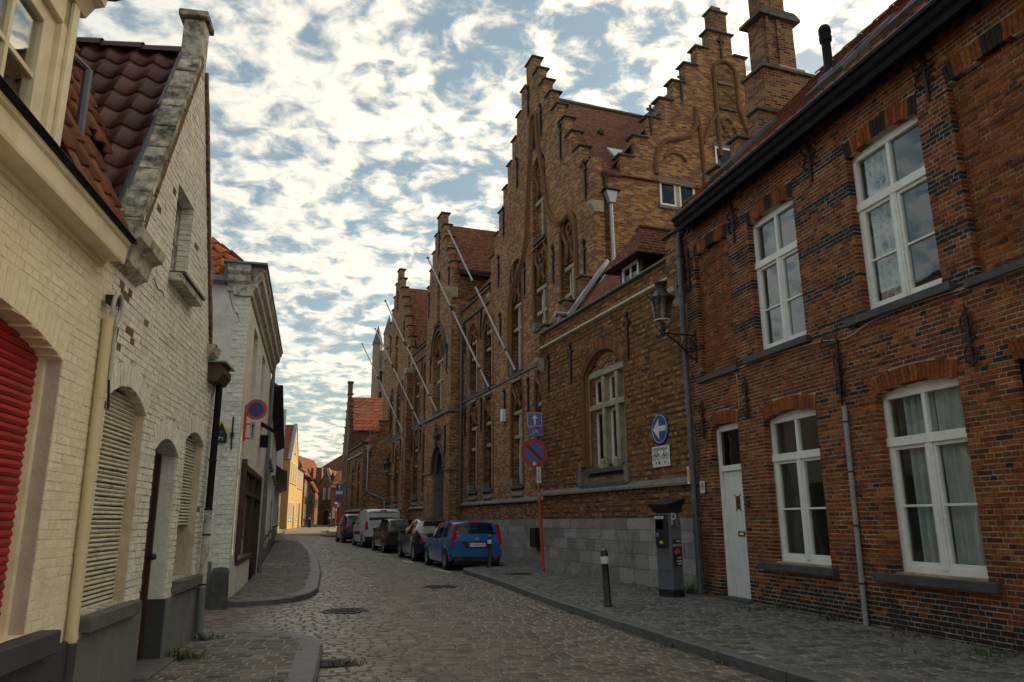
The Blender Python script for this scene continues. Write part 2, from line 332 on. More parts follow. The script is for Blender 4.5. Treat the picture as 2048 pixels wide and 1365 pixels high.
def brick_skin(parent, ext, z0, z1, ops, mat, course=.065, L=.20, joint=.010, y=0, proud=.008, depth=.10, top=300, kindf=None, rndf=None, jit=.003, name='brick', bond='cross', stuff='brickwork'):
    V, rn, kd = [], [], []
    nz = int((z1 - z0) / course)
    for k in range(nz):
        za, zb = z0 + k * course + joint / 2, z0 + (k + 1) * course - joint / 2; zm = (za + zb) / 2
        hdr = bond == 'cross' and k % 2 == 1
        st = L / 2 if hdr else L
        off = (L / 4 if hdr else (L / 2 if (k // 2) % 2 else 0)) if bond == 'cross' else (L / 2 if k % 2 else 0)
        e = ext(zm) if callable(ext) else ext
        for s in (e if isinstance(e, list) else [e]):
            if not s: continue
            for a, b in solids(s[0], s[1], zm, ops, True):
                i0 = math.floor((a - off) / st); edges = [a]
                i = i0 + 1
                while off + i * st < b - .035:
                    xx = off + i * st + (random.uniform(-.008, .008))
                    if xx > edges[-1] + .035: edges.append(xx)
                    i += 1
                edges.append(b)
                for p, q in zip(edges, edges[1:]):
                    l_ = p + (joint / 2 if p > a else 0); r_ = q - (joint / 2 if q < b else 0)
                    j = lambda: random.uniform(-jit, jit)
                    f = y - proud + random.uniform(-.4, .4) * proud
                    V.append([(l_ + j(), f + j() * .5, za + j()), (r_ + j(), f + j() * .5, za + j()), (r_, y + depth, za), (l_, y + depth, za), (l_ + j(), f + j() * .5, zb + j()), (r_ + j(), f + j() * .5, zb + j()), (r_, y + depth, zb), (l_, y + depth, zb)])
                    cxm = (l_ + r_) / 2
                    rn.append(rndf(cxm, zm, hdr) if rndf else random.random()); kd.append(kindf(cxm, zm, hdr) if kindf else 0)
    V = np.array(V); Q = BOXQ[[0, 2, 3, 4, 5]]
    # BOXQ order: bottom?, keep front, bottom, top, left, right
    pieces(parent, name, V, Q, 8, len(Q), np.array(rn), np.array(kd, float), mat, top, stuff)
def voussoirs(parent, op, mat, y=0, proud=.010, depth=.10, w=.062, kindf=None, name='voussoir', rr=(0, 1)):
    "bricks on edge over an opening, flat or segmental, each one a part"
    x0, x1, z1 = op['x0'], op['x1'], op['z1']; r = max(op.get('rise', 0), .02); W = x1 - x0 + 2 * op.get('ext', 0); c = (x0 + x1) / 2; h = op['band']
    Rr = (W * W / 4 + r * r) / (2 * r); zc = z1 + r - Rr; th = math.asin(min(1, W / 2 / Rr)); n = max(3, round(2 * th * Rr / (w + .008)))
    Vs, rn, kd = [], [], []
    for i in range(n):
        a, b = -th + 2 * th * i / n, -th + 2 * th * (i + 1) / n; g = .004 / Rr; a += g; b -= g
        pt = lambda ang, rad: (c + rad * math.sin(ang), zc + rad * math.cos(ang))
        o2 = h - .006
        q = [pt(a, Rr), pt(b, Rr), pt(b, Rr + o2), pt(a, Rr + o2)]; f = y - proud - random.uniform(0, .003)
        Vs.append([(q[0][0], f, q[0][1]), (q[1][0], f, q[1][1]), (q[1][0], y + depth, q[1][1]), (q[0][0], y + depth, q[0][1]), (q[3][0], f, q[3][1]), (q[2][0], f, q[2][1]), (q[2][0], y + depth, q[2][1]), (q[3][0], y + depth, q[3][1])])
        rn.append(random.uniform(*rr)); kd.append(kindf(i, n) if kindf else 0)
    pieces(parent, name, np.array(Vs), BOXQ, 8, 6, np.array(rn), np.array(kd, float), mat, 300)

class Fr:
    "a facade frame: x to the right along the wall seen from the street, y into the wall, z up"
    def __init__(s, ox, oy, az, side):
        a = R(az); far = np.array([math.sin(a), math.cos(a)]); s.x = -far if side == 'R' else far; s.y = np.array([-s.x[1], s.x[0]]); s.o = np.array([ox, oy]); s.rz = math.atan2(s.x[1], s.x[0])
    def w(s, x, y, z=0): q = s.o + s.x * x + s.y * y; return (float(q[0]), float(q[1]), z)
    def loc(s, P): d = np.asarray(P)[:2] - s.o; return float(d @ s.x), float(d @ s.y)
FR = Fr(3.4853, 14.1455, -14.87, 'R')      # red brick house
FB = Fr(3.4716, 14.2119, -20.57, 'R')      # the stepped-gable building and its wings
FL = Fr(-3.948, 9.9056, -10.8, 'L')        # cream and white houses
FS = Fr(-5.057, 13.680, -14.8, 'L')        # corner shop
# ------------------------------------------------------------------ materials
M_piece('red_brick', [(0, (.070, .020, .008)), (.25, (.13, .036, .012)), (.5, (.19, .053, .015)), (.75, (.25, .076, .019)), (1, (.33, .115, .030))], kinds=[(.026, .022, .021)], mott=.5, stain=(.035, .016, .010), samt=.6, sscale=1.6)
M_('mortar_pale', (.46, .40, .30), .95, (.20, .17, .125), 3.5, bump=.5, bscale=90, stain=(.12, .10, .08), sscale=1.8, samt=.65)
M_piece('yellow_brick', [(0, (.065, .027, .012)), (.3, (.135, .050, .019)), (.55, (.22, .090, .032)), (.7, (.26, .125, .040)), (.86, (.31, .18, .058)), (1, (.38, .25, .09))], mott=.4, stain=(.03, .022, .014), samt=.5)
M_('mortar_brown', (.24, .20, .15), .95, (.13, .11, .085), 14, bump=.4, bscale=90, stain=(.05, .045, .04), samt=.6)
YB = [(.080, .032, .015), (.14, .051, .021), (.20, .073, .028), (.25, .105, .037), (.36, .19, .066)]
M_brickfar('brick_main', YB, None, (.17, .135, .10), samt=.55)
M_brickfar('brick_gable', [(.12, .042, .018), (.19, .064, .024), (.25, .088, .031), (.31, .13, .044), (.42, .24, .09)], None, (.27, .20, .14), samt=.35)
M_('moulding', (.22, .105, .042), .9, (.12, .053, .022), 26, bump=.4, bscale=40, stain=(.06, .035, .02), sscale=2, samt=.5)
M_brickfar('brick_chimney', [(.07, .024, .014), (.15, .05, .022), (.22, .08, .03), (.3, .14, .05)], None, (.26, .20, .15), samt=.5)
M_brickfar('brick_old', [(.07, .034, .024), (.13, .060, .038), (.19, .095, .060)], None, (.17, .13, .10), samt=.35)
M_('stone_grey', (.20, .19, .175), .85, (.13, .125, .115), 9, bump=.35, bscale=50, stain=(.05, .048, .042), sscale=2.5, samt=.6)
M_piece('plinth_stone', [(0, (.20, .195, .18)), (.5, (.27, .26, .24)), (1, (.34, .325, .30))], mott=.22, mscale=18, bump=.4, stain=(.09, .085, .075), samt=.7, sscale=2.2)
M_('stone_buff', (.42, .36, .25), .8, (.30, .255, .18), 8, bump=.3, stain=(.10, .085, .065), sscale=3, samt=.55)
M_('stone_dark', (.085, .083, .078), .85, (.045, .045, .043), 8, bump=.5, bscale=40, stain=(.14, .135, .12), sscale=4, samt=.4)
M_('coping', (.13, .125, .105), .9, (.07, .075, .055), 6, bump=.4, stain=(.035, .04, .028), samt=.6)
M_('bluestone', (.066, .066, .068), .65, (.04, .04, .042), 9, bump=.3, stain=(.13, .13, .13), sscale=5, samt=.3)
M_('white_paint', (.80, .80, .77), .45, (.72, .72, .69), 5, bump=.05, stain=(.5, .47, .41), sscale=4, samt=.35)
M_('door_white', (.74, .76, .75), .5, (.66, .68, .67), 5, bump=.08, stain=(.42, .39, .34), sscale=3, samt=.3, stretch=(6, 6, 1))
M_('gutter_black', (.006, .007, .008), .6, (.009, .011, .013), 6, spec=.12, stain=(.03, .04, .044), sscale=3, samt=.3)
M_('iron', (.010, .009, .009), .55, (.022, .014, .011), 20, bump=.3, spec=.4)
M_('iron_rust', (.030, .014, .011), .6, (.016, .010, .009), 20, bump=.3, spec=.4)
M_('zinc', (.22, .25, .28), .45, (.15, .17, .19), 5, metal=.5, bump=.05)
M_('zinc_light', (.40, .43, .46), .42, (.32, .35, .38), 5, metal=.4)
M_('pipe_grey', (.10, .115, .135), .5, (.075, .085, .10), 6)
M_('pvc_grey', (.30, .31, .32), .45, (.24, .25, .26), 5)
M_('black', (.008, .008, .009), .5); M_('rubber', (.012, .012, .012), .8, bump=.1)
M_('room_dark', (.035, .03, .026), .9); M_('room_wall', (.22, .19, .15), .9); M_('brass', (.42, .26, .06), .35, (.25, .15, .04), 20, metal=.9)
M_('curtain', (.46, .47, .46), .9, (.38, .39, .38), 4, bump=.1); M_('curtain_print', (.70, .68, .62), .9, (.66, .64, .58), 4, stain=(.03, .03, .03), sscale=7, samt=1.0); M_('cable_white', (.5, .48, .42), .6); M_('cable_black', (.012, .012, .013), .5)
M_glass('glass', (.92, .95, .94), .9, .03); M_glass('glass_dark', (.30, .33, .34), .85, .04); M_glass('glass_sky', (.88, .91, .92), .9, .07); M_glass('glass_lamp', (.52, .47, .41), .5, .10, .25)
M_piece('roof_tile_red', [(0, (.11, .035, .022)), (.5, (.19, .058, .033)), (1, (.27, .095, .055))], mott=.3, stain=(.05, .03, .024), samt=.6, bump=.2)
M_piece('roof_tile_orange', [(0, (.30, .075, .025)), (.5, (.42, .115, .035)), (1, (.52, .17, .06))], mott=.25, stain=(.14, .05, .03), samt=.5, bump=.2)
M_piece('roof_tile_dark', [(0, (.055, .020, .018)), (.5, (.085, .030, .026)), (1, (.12, .042, .034))], mott=.25, stain=(.10, .05, .035), samt=.5, bump=.2, rough=.55, spec=.4)
M_piece('roof_tile_brown', [(0, (.10, .036, .020)), (.5, (.15, .055, .028)), (1, (.21, .085, .044))], mott=.3, stain=(.08, .04, .025), samt=.5, bump=.2)
M_brickfar('tile_far', [(.11, .040, .022), (.165, .060, .031), (.22, .085, .044)], None, (.06, .024, .016), bw=.17, bh=.11, msize=.012, samt=.35, bump=1.0)
M_brickfar('tile_far_pan', [(.22, .065, .032), (.34, .105, .048), (.44, .15, .07)], None, (.09, .03, .02), bw=.24, bh=.32, msize=.03, samt=.3, bump=1.0)
M_piece('sett', [(0, (.085, .076, .064)), (.35, (.13, .117, .094)), (.65, (.17, .152, .12)), (.85, (.175, .135, .102)), (1, (.235, .21, .165))], mott=.3, mscale=30, rough=.40, bump=.35, bscale=45, stain=(.06, .056, .048), samt=.55, sscale=.9, spec=.5)
M_piece('sett_pave', [(0, (.062, .062, .058)), (.4, (.098, .098, .090)), (.7, (.13, .128, .114)), (1, (.165, .155, .13))], mott=.3, mscale=30, rough=.65, bump=.5, bscale=55, stain=(.05, .05, .044), samt=.6, sscale=1.0, spec=.45)
M_piece('sett_red', [(0, (.095, .080, .072)), (.4, (.135, .108, .094)), (.75, (.175, .132, .112)), (1, (.20, .17, .14))], mott=.3, mscale=30, rough=.65, bump=.5, stain=(.07, .06, .052), samt=.5)
M_('sand_light', (.36, .32, .25), .97, (.20, .18, .14), 5, bump=.5, bscale=120, stain=(.08, .075, .06), sscale=1.6, samt=.75)
M_('band_stone', (.55, .48, .34), .8, (.45, .39, .27), 6, bump=.2, stain=(.2, .17, .12), sscale=3, samt=.4)
M_('sand', (.26, .23, .175), .97, (.13, .115, .088), 8, bump=.5, bscale=120, stain=(.065, .06, .045), sscale=2, samt=.7)
M_('kerb', (.125, .128, .13), .55, (.085, .087, .09), 10, bump=.3, stain=(.06, .06, .06), sscale=3, samt=.5)
M_('ground_far', (.12, .115, .10), .9, (.08, .078, .07), 4, bump=.3)
M_('cast_iron', (.05, .043, .037), .55, (.028, .025, .022), 18, bump=.3, metal=.3)
M_piece('cream_brick', [(0, (.74, .66, .47)), (1, (.80, .72, .53))], mott=.10, mscale=14, rough=.85, bump=.8, bscale=38, stain=(.50, .43, .29), samt=.5, sscale=1.7)
M_piece('white_brick', [(0, (.68, .65, .57)), (.5, (.74, .71, .63)), (1, (.79, .76, .68))], kinds=[(.16, .09, .065)], mott=.16, mscale=20, rough=.88, bump=.9, bscale=38, stain=(.40, .36, .28), samt=.6, sscale=2.4)
M_('cream_render', (.76, .68, .49), .8, (.71, .63, .45), 3, bump=.6, bscale=30, stain=(.5, .43, .29), sscale=2, samt=.35)
M_('cream_dirt', (.52, .46, .33), .9, (.36, .31, .22), 8, bump=.6, bscale=40)
M_('white_dirt_shade', (.58, .55, .46), .9, (.36, .33, .27), 12, bump=.7, bscale=45, stain=(.06, .05, .04), sscale=6, samt=.8)  # dirty white; its dark patches also paint in joint shadows, besides cracks and chips
M_('white_render', (.70, .68, .62), .88, (.60, .585, .53), 5, bump=.7, bscale=22, stain=(.32, .31, .27), sscale=2.2, samt=.55)
M_('reveal_pink', (.48, .385, .33), .85, (.40, .32, .27), 6, bump=.4, bscale=40)
M_('reveal_beige', (.60, .50, .37), .85, (.48, .40, .29), 6, bump=.5, bscale=40, stain=(.30, .16, .09), sscale=4, samt=.3)
M_('plinth_grey', (.155, .165, .16), .8, (.12, .128, .123), 5, bump=.2, stain=(.24, .235, .21), sscale=3, samt=.3, stretch=(3, 3, .6))
M_('plinth_dark', (.050, .053, .055), .75, (.038, .04, .042), 5, bump=.2)
M_('sill_grey', (.125, .128, .122), .7, (.085, .088, .085), 8, bump=.2)
M_('shutter_red', (.38, .010, .012), .55, (.29, .008, .010), 5, stain=(.10, .012, .010), sscale=3, samt=.6, stretch=(1, 1, 2.5))
M_('shutter_white', (.60, .57, .46), .6, (.50, .47, .37), 8, stain=(.20, .15, .09), sscale=7, samt=.8, stretch=(1, 1, 5))
M_('door_brown', (.060, .024, .013), .5, (.038, .016, .010), 9, bump=.2, stretch=(5, 5, .6))
M_('cream_wood', (.76, .68, .49), .5, (.64, .55, .37), 4, bump=.05, stain=(.5, .42, .28), sscale=2, samt=.3)
M_('cream_pvc', (.66, .55, .36), .5, (.60, .50, .32), 4)
M_('brown_wood', (.075, .045, .026), .6, (.05, .03, .018), 8, bump=.2)
M_('lead', (.10, .11, .125), .6, (.07, .075, .085), 6, bump=.1)
M_('mossy_stone', (.62, .57, .44), .9, (.050, .047, .038), 6.5, bump=.7, bscale=40, stain=(.030, .029, .026), sscale=4.5, samt=.95)
M_('leaf', (.055, .085, .022), .7, (.10, .105, .03), 9); M_('leaf_dry', (.17, .14, .045), .8, (.10, .09, .03), 9)
M_('sign_blue', (.012, .065, .30), .35, coat=.3); M_('sign_white', (.70, .69, .64), .4); M_('sign_red', (.42, .012, .012), .4); M_('sign_pinkred', (.50, .075, .075), .45)
M_('orange_paint', (.58, .075, .012), .45, (.5, .06, .012), 6, stain=(.25, .04, .015), sscale=5, samt=.4); M_('sign_yellow', (.62, .42, .03), .5); M_('teal', (.03, .16, .18), .5)
M_('meter_grey', (.105, .105, .125), .45, (.09, .09, .108), 5, spec=.4); M_('bollard_green', (.008, .013, .011), .45, (.013, .018, .016), 9, stain=(.3, .3, .27), sscale=14, samt=.2)
M_('person_black', (.010, .010, .012), .9, bump=.2); M_('skin', (.42, .25, .18), .6); M_('yellow_house', (.34, .225, .075), .85, (.27, .175, .058), 4, bump=.3)
M_('render_white', (.66, .66, .65), .85, (.58, .58, .57), 4); M_('render_beige', (.46, .43, .36), .85, (.38, .35, .29), 3, bump=.2, stain=(.22, .20, .16), samt=.4)
M_('church_stone', (.36, .28, .19), .9, (.25, .19, .13), 3, stain=(.12, .10, .08), sscale=1, samt=.5); M_('slate', (.10, .11, .12), .6, (.07, .08, .085), 6)
M_('flag_white', (.72, .72, .72), .35); M_('light_red', (.45, .012, .018), .15, coat=.6); M_('light_white', (.7, .7, .7), .15, coat=.5); M_('light_amber', (.6, .18, .02), .2)
for nm, c in (('car_blue', (.008, .115, .36)), ('car_navy', (.010, .014, .035)), ('car_black', (.010, .010, .011)), ('car_white', (.60, .61, .62)), ('car_dark', (.028, .022, .018))): M_(nm, c, .28, tuple(x * .93 for x in c), 3, coat=.8, spec=.5)
M_('car_trim', (.014, .014, .015), .6); M_('alloy', (.42, .42, .43), .35, (.3, .3, .31), 9, metal=.6); M_('plate_white', (.75, .75, .72), .4)
# ------------------------------------------------------------------ red brick house (right, near)
RH = thing('red_brick_house', 'two-storey red brick house with white windows and black gutter beside the stepped-gable wing', 'house', FR.w(0, 0), FR.rz)
XE = 9.6
def sash(parent, x0, x1, z0, z1, rise, zt, bars=(), inset=.13, mat='white_paint', fw=.062, glass='glass', mull=True, curtain=None, upper_mull=True, vent=.0, room=True, cmat='curtain'):
    "white timber window: outer frame, transom, casements, panes; every pane a piece of its own"
    c = (x0 + x1) / 2; b = MB(); y0, y1 = inset, inset + .07
    n = 9; arc = []
    for i in range(n):
        t = i / (n - 1); xx = x0 + (x1 - x0) * t; arc.append((xx, z1 + rise * (1 - (2 * t - 1) ** 2)))
    b.box(x0, x0 + fw, y0, y1, z0, z1 + .0); b.box(x1 - fw, x1, y0, y1, z0, z1)
    b.prism([(x0, z1 - fw), (x1, z1 - fw)] + arc[::-1], y0, y1)
    b.box(x0 + fw, x1 - fw, y0, y1, z0, z0 + fw * 1.5)
    b.box(x0 - .0, x1 + .0, y0 - .025, y1, zt - .055, zt + .055)
    if mull: b.box(c - .05, c + .05, y0 - .012, y1, z0 + fw, zt - .055)
    if mull: b.box(c - .022, c + .022, y0 - .022, y0 - .012, z0 + fw, zt - .06)
    if upper_mull: b.box(c - .028, c + .028, y0 + .004, y1, zt + .055, z1 - fw)
    for hx in ((x0 + fw, c - .05), (c + .05, x1 - fw)):
        b.box(hx[0], hx[0] + .035, y0 + .012, y1, z0 + fw * 1.5, zt - .055); b.box(hx[1] - .035, hx[1], y0 + .012, y1, z0 + fw * 1.5, zt - .055)
        b.box(hx[0] + .035, hx[1] - .035, y0 + .012, y1, zt - .1, zt - .055); b.box(hx[0] + .035, hx[1] - .035, y0 + .012, y1, z0 + fw * 1.5, z0 + fw * 1.5 + .045)
        for zb in bars: b.box(hx[0] + .035, hx[1] - .035, y0 + .018, y1 - .01, zb - .014, zb + .014)
    w = b.build('window', mat, parent, bevel=.006)
    yg = y0 + .045
    for hx in ((x0 + fw, c - .05), (c + .05, x1 - fw)):
        zz = [z0 + fw * 1.5] + list(bars) + [zt - .1]
        for a, d in zip(zz, zz[1:]): boxpart('pane', glass, w, hx[0] + .03, hx[1] - .03, yg, yg + .004, a + .01, d - .01)
    ups = ((x0 + fw, c - .028), (c + .028, x1 - fw)) if upper_mull else ((x0 + fw, x1 - fw),)
    for a, d in ups: boxpart('pane', glass, w, a, d, yg, yg + .004, zt + .05, z1 - fw + .005)
    if curtain:
        for (ca, cb, seed) in curtain:
            P = []; rr = random.Random(seed); ph = [rr.uniform(0, 6) for _ in range(4)]
            m = 40
            for k in range(2):
                row = []
                for i in range(m + 1):
                    t = i / m; yy = inset + .135 + .030 * math.sin(t * 26 + ph[0]) + .016 * math.sin(t * 47 + ph[1]); row.append((ca + (cb - ca) * t, yy, (z0 + .03, z1 - .02)[k]))
                P.append(row)
            MB().grid(P).build('curtain', cmat, w, smooth=True)
    if room:
        rb = MB(); X0, X1, Y0, Y1, Z0, Z1 = x0 - .12, x1 + .12, inset + .075, inset + 1.6, z0 - .08, z1 + rise + .06
        v = [(X0, Y0, Z0), (X1, Y0, Z0), (X1, Y1, Z0), (X0, Y1, Z0), (X0, Y0, Z1), (X1, Y0, Z1), (X1, Y1, Z1), (X0, Y1, Z1)]
        rb.add(v, [(3, 2, 6, 7), (0, 1, 2, 3), (4, 7, 6, 5), (0, 3, 7, 4), (1, 5, 6, 2)]); rb.build('room', 'room_wall', w)
    return w
o_door = dict(x0=.60, x1=1.50, z0=.0, z1=3.06, rise=.07, band=.21)
o_w1 = dict(x0=2.27, x1=3.58, z0=.80, z1=3.00, rise=.08, band=.21)
o_w2 = dict(x0=4.78, x1=6.10, z0=.80, z1=3.00, rise=.08, band=.21)
o_d2 = dict(x0=6.82, x1=7.85, z0=0, z1=3.04, rise=.06, band=.21)
o_u1 = dict(x0=2.28, x1=3.55, z0=4.10, z1=6.36, rise=.05, band=.24, ext=.0)
o_u2 = dict(x0=4.78, x1=6.08, z0=4.10, z1=6.36, rise=.05, band=.24)
o_n1 = dict(x0=.42, x1=1.62, z0=4.02, z1=6.44, rise=.05, band=.24)
o_n2 = dict(x0=6.55, x1=7.85, z0=4.02, z1=6.44, rise=.05, band=.24)
OPS = [o_door, o_w1, o_w2, o_d2, o_u1, o_u2, o_n1, o_n2]
ZT = 7.02
wall_slab(RH, 'wall', 'mortar_pale', (0, XE), 0, ZT, OPS, 0, .30, .0325, inset=.004)
def inpier(x): return not any(o['x0'] - .0 < x < o['x1'] for o in (o_u1, o_u2, o_n1, o_n2))
def rkind(x, z, h):
    if z < .62:
        p = .97 - max(0, z - .30) * 2.6 - (.25 if x < 2 else 0)
        return 1 if random.random() < p else 0
    if z > 4.0 and inpier(x):
        for zb in (4.06, 4.68, 5.31, 5.93, 6.53):
            if abs(z - zb) < .095: return 1 if random.random() < .82 else 0
    if abs(z - 3.10) < .05 and random.random() < .35: return 1
    return 1 if random.random() < .025 else 0
def rrnd(x, z, h): return min(1, max(0, random.gauss(.48 if z > 1.2 else .36, .23)))
brick_skin(RH, (0, XE), .02, 6.93, OPS, 'red_brick', .0585, .205, .0125, kindf=rkind, rndf=rrnd, jit=.0032, proud=.0045)
for o in (o_door, o_w1, o_w2, o_d2): voussoirs(RH, o, 'red_brick', rr=(.35, .85), w=.055)
for o in (o_u1, o_u2, o_n1, o_n2):
    voussoirs(RH, o, 'red_brick', w=.058, rr=(.4, .85), kindf=lambda i, n: 1 if (i < 2 or i >= n - 2 or abs(i - (n - 1) / 2) < 1.6) else 0)
for o in (o_n1, o_n2):
    boxpart('niche_back', 'mortar_pale', RH, o['x0'] - .05, o['x1'] + .05, .085, .2, o['z0'], o['z1'] + .1)
    brick_skin(RH, (o['x0'] - .02, o['x1'] + .02), o['z0'] + .02, o['z1'] + .08, [], 'red_brick', .0585, .205, .0125, y=.085, depth=.02, top=60, rndf=lambda x, z, h: min(1, max(0, random.gauss(.5, .2))), stuff='niche_brickwork')
for o in (o_door, o_d2): pass
# sills
for x0, x1, z0, z1, y in ((1.90, 3.70, .68, .79, -.09), (4.46, 6.26, .68, .79, -.09), (1.93, 3.64, 3.99, 4.10, -.09), (4.46, 6.24, 3.99, 4.10, -.09), (.28, 1.70, 3.95, 4.05, -.07), (6.42, 8.0, 3.95, 4.05, -.07)):
    boxpart('window_sill', 'bluestone', RH, x0, x1, y, .16, z0, z1, bevel=.008)
sash(RH, 2.275, 3.575, .80, 3.0, .075, 2.39, bars=(1.60,), inset=.11)
sash(RH, 4.785, 6.095, .80, 3.0, .075, 2.39, bars=(1.60,), inset=.11, curtain=[(4.96, 5.45, 3), (5.46, 6.09, 4)])
sash(RH, 2.285, 3.545, 4.10, 6.36, .045, 5.62, bars=(4.82,), inset=.10, glass='glass_sky')
wu2 = sash(RH, 4.785, 6.075, 4.10, 6.36, .045, 5.62, bars=(4.82,), inset=.10, glass='glass_sky', curtain=[(4.86, 5.30, 8)], cmat='curtain_print')
# plaster-smeared jambs beside the windows
# door with transom light
def door79():
    d = MB(); n = 5; x0, x1 = .67, 1.49
    d.box(x0, x1, .16, .20, .14, 2.28); dr = d.build('door', 'door_white', RH)
    w = (x1 - x0 - .02) / n
    for i in range(n): boxpart('plank', 'door_white', dr, x0 + .01 + i * w + .004, x0 + .01 + (i + 1) * w - .004, .148, .162, .15, 2.27, bevel=.004)
    g = MB(); g.box(1.03, 1.15, .135, .150, 1.62, 1.84)
    for sx in (1.03, 1.15):
        for sz in (1.62, 1.84): g.tube([(sx, .14, sz), (sx + (.02 if sx > 1.1 else -.02), .14, sz + (.03 if sz > 1.7 else -.03))], [.014, .005], 6)
    for k in range(5): g.box(1.04, 1.14, .131, .136, 1.64 + k * .04, 1.655 + k * .04)
    g.build('door_grille', 'brass', dr)
    lt = boxpart('letter_slot', 'brass', dr, 1.02, 1.24, .138, .150, 1.16, 1.25, bevel=.004); boxpart('letter_flap', 'plate_white', lt, 1.07, 1.19, .134, .139, 1.185, 1.225)
    f = MB(); f.box(.605, .67, .10, .20, .12, 3.05); f.box(1.49, 1.50, .10, .20, .12, 3.05); f.box(.67, 1.49, .11, .20, 2.28, 2.38); f.box(.67, 1.49, .11, .2, 2.99, 3.10); f.build('door_frame', 'white_paint', RH, bevel=.005)
    tl = boxpart('transom_light', 'glass_dark', RH, .67, 1.49, .15, .155, 2.38, 2.99)
    boxpart('transom_backing', 'room_dark', RH, .6, 1.5, .24, .26, .1, 3.1)
    boxpart('threshold', 'bluestone', RH, .55, 1.56, -.10, .2, .10, .155, bevel=.006)
    boxpart('doorbell', 'black', RH, 1.60, 1.68, -.025, 0, 1.65, 1.75, bevel=.006); MB().lathe([(.0, 0), (.03, 0), (.035, .02), (.02, .04)], 10, (0, 0, 0)).build('keyhole_cover', 'iron_rust', RH).location = (1.62, -.02, 1.28)
door79()
# next door, just at the picture's edge
d2 = boxpart('door', 'gutter_black', RH, 6.9, 7.8, .16, .21, .12, 2.3); f = MB(); f.box(6.82, 6.92, .06, .2, .12, 3.04); f.box(7.75, 7.85, .06, .2, .12, 3.04); f.box(6.92, 7.75, .06, .2, 2.96, 3.1); f.box(6.92, 7.75, .06, .2, 2.28, 2.4); f.build('door_frame', 'gutter_black', RH)
boxpart('transom_light', 'glass_dark', RH, 6.92, 7.75, .15, .155, 2.4, 2.96); boxpart('transom_backing', 'room_dark', RH, 6.8, 7.9, .25, .27, .1, 3.1); boxpart('threshold', 'bluestone', RH, 6.78, 7.9, -.08, .2, .1, .15)
# string course, stepped dentil frieze, gutter box
V, rn = [], []
x = 0.0
while x < XE - .1:
    V.append([(x, -.028, 6.935), (x + .195, -.028, 6.935), (x + .195, .05, 6.935), (x, .05, 6.935), (x, -.028, 6.99), (x + .195, -.028, 6.99), (x + .195, .05, 6.99), (x, .05, 6.99)]); rn.append(random.uniform(.45, .95)); x += .205
pieces(RH, 'string_course_brick', np.array(V), BOXQ, 8, 6, np.array(rn), np.zeros(len(rn)), 'red_brick', 60, 'string_course')
V, rn, kd = [], [], []
x = 0.0
while x < XE - .1:
    for r_ in range(3):
        w = .1; xx = x + r_ * .07; yy = -.045 - .03 * r_; za = 7.0 + r_ * .062
        V.append([(xx, yy, za), (xx + w, yy, za), (xx + w, .05, za), (xx, .05, za), (xx, yy, za + .055), (xx + w, yy, za + .055), (xx + w, .05, za + .055), (xx, .05, za + .055)]); rn.append(random.uniform(.0, .5)); kd.append(1 if random.random() < .75 else 0)
    x += .235
pieces(RH, 'dentil_brick', np.array(V), BOXQ, 8, 6, np.array(rn), np.array(kd, float), 'red_brick', 150, 'dentil_frieze')
boxpart('frieze', 'bluestone', RH, 0, XE, -.02, .3, 7.0, 7.30)
g = MB(); prof = [(-.10, 7.02), (-.30, 7.05), (-.36, 7.10), (-.38, 7.17), (-.44, 7.20), (-.45, 7.28), (-.43, 7.285), (-.42, 7.24), (-.30, 7.22), (.30, 7.22), (.30, 7.04), (-.02, 7.19)]
prof = [(.0, 7.19), (-.28, 7.00), (-.33, 7.00), (-.345, 7.08), (-.39, 7.12), (-.41, 7.19), (-.45, 7.21), (-.45, 7.26), (-.42, 7.27), (-.40, 7.22), (.1, 7.22)]
prof = [(y, z - .045) for y, z in prof]; g.prism(prof, .40, XE, axis='x'); g.build('gutter', 'gutter_black', RH)
MB().tube([(.39, -.44, 7.225), (XE, -.44, 7.225)], .010, 6).build('gutter_lip', 'zinc', RH)
# roof: pantile rows
def pantiles(parent, P0, U, Vv, nu, nv, w, l, mat, top=300, name='roof_tile', lift=.03, amp=.035, flat=False, stuff='roof_tiles', keep=None):
    "P0 = lower left corner, U across, V up the slope (unit vectors); every tile an S-shaped strip"
    P0, U, Vv = np.array(P0, float), np.array(U, float), np.array(Vv, float); Nn = np.cross(U, Vv); m = 6
    VV, rn = [], []
    for j in range(nv):
        for i in range(nu):
            if keep and not keep(i, j): continue
            row = []
            for vv, dz in ((0.0, lift), (l * 1.08, .004)):
                for k in range(m + 1):
                    t = k / m; h = 0 if flat else amp * (math.cos(t * 2 * PI * .92 + .5))
                    row.append(P0 + U * (i * w + t * w * 1.04) + Vv * (j * l + vv) + Nn * (h + dz + amp))
            for k in range(m + 1): row.append(np.array(row[k]) - Nn * .022)
            VV.append(row); rn.append(random.random())
    q = [(k, k + 1, m + 1 + k + 1, m + 1 + k) for k in range(m)] + [(2 * (m + 1) + k, 2 * (m + 1) + k + 1, k + 1, k) for k in range(m)]
    pieces(parent, name, np.array(VV), np.array(q), 3 * (m + 1), len(q), np.array(rn), np.zeros(len(rn)), mat, top, stuff, shade=True)
RID = (3.45, 11.05); EAV = (-.36, 7.22)
sl = math.hypot(RID[0] - EAV[0], RID[1] - EAV[1]); vy, vz = (RID[0] - EAV[0]) / sl, (RID[1] - EAV[1]) / sl
part('roof', 'room_dark', RH, lambda b: b.add([(.36, EAV[0], EAV[1]), (XE, EAV[0], EAV[1]), (XE, RID[0], RID[1]), (.36, RID[0], RID[1]), (.36, 7.0, 7.3), (XE, 7.0, 7.3)], [(0, 1, 2, 3), (3, 2, 5, 4)]))
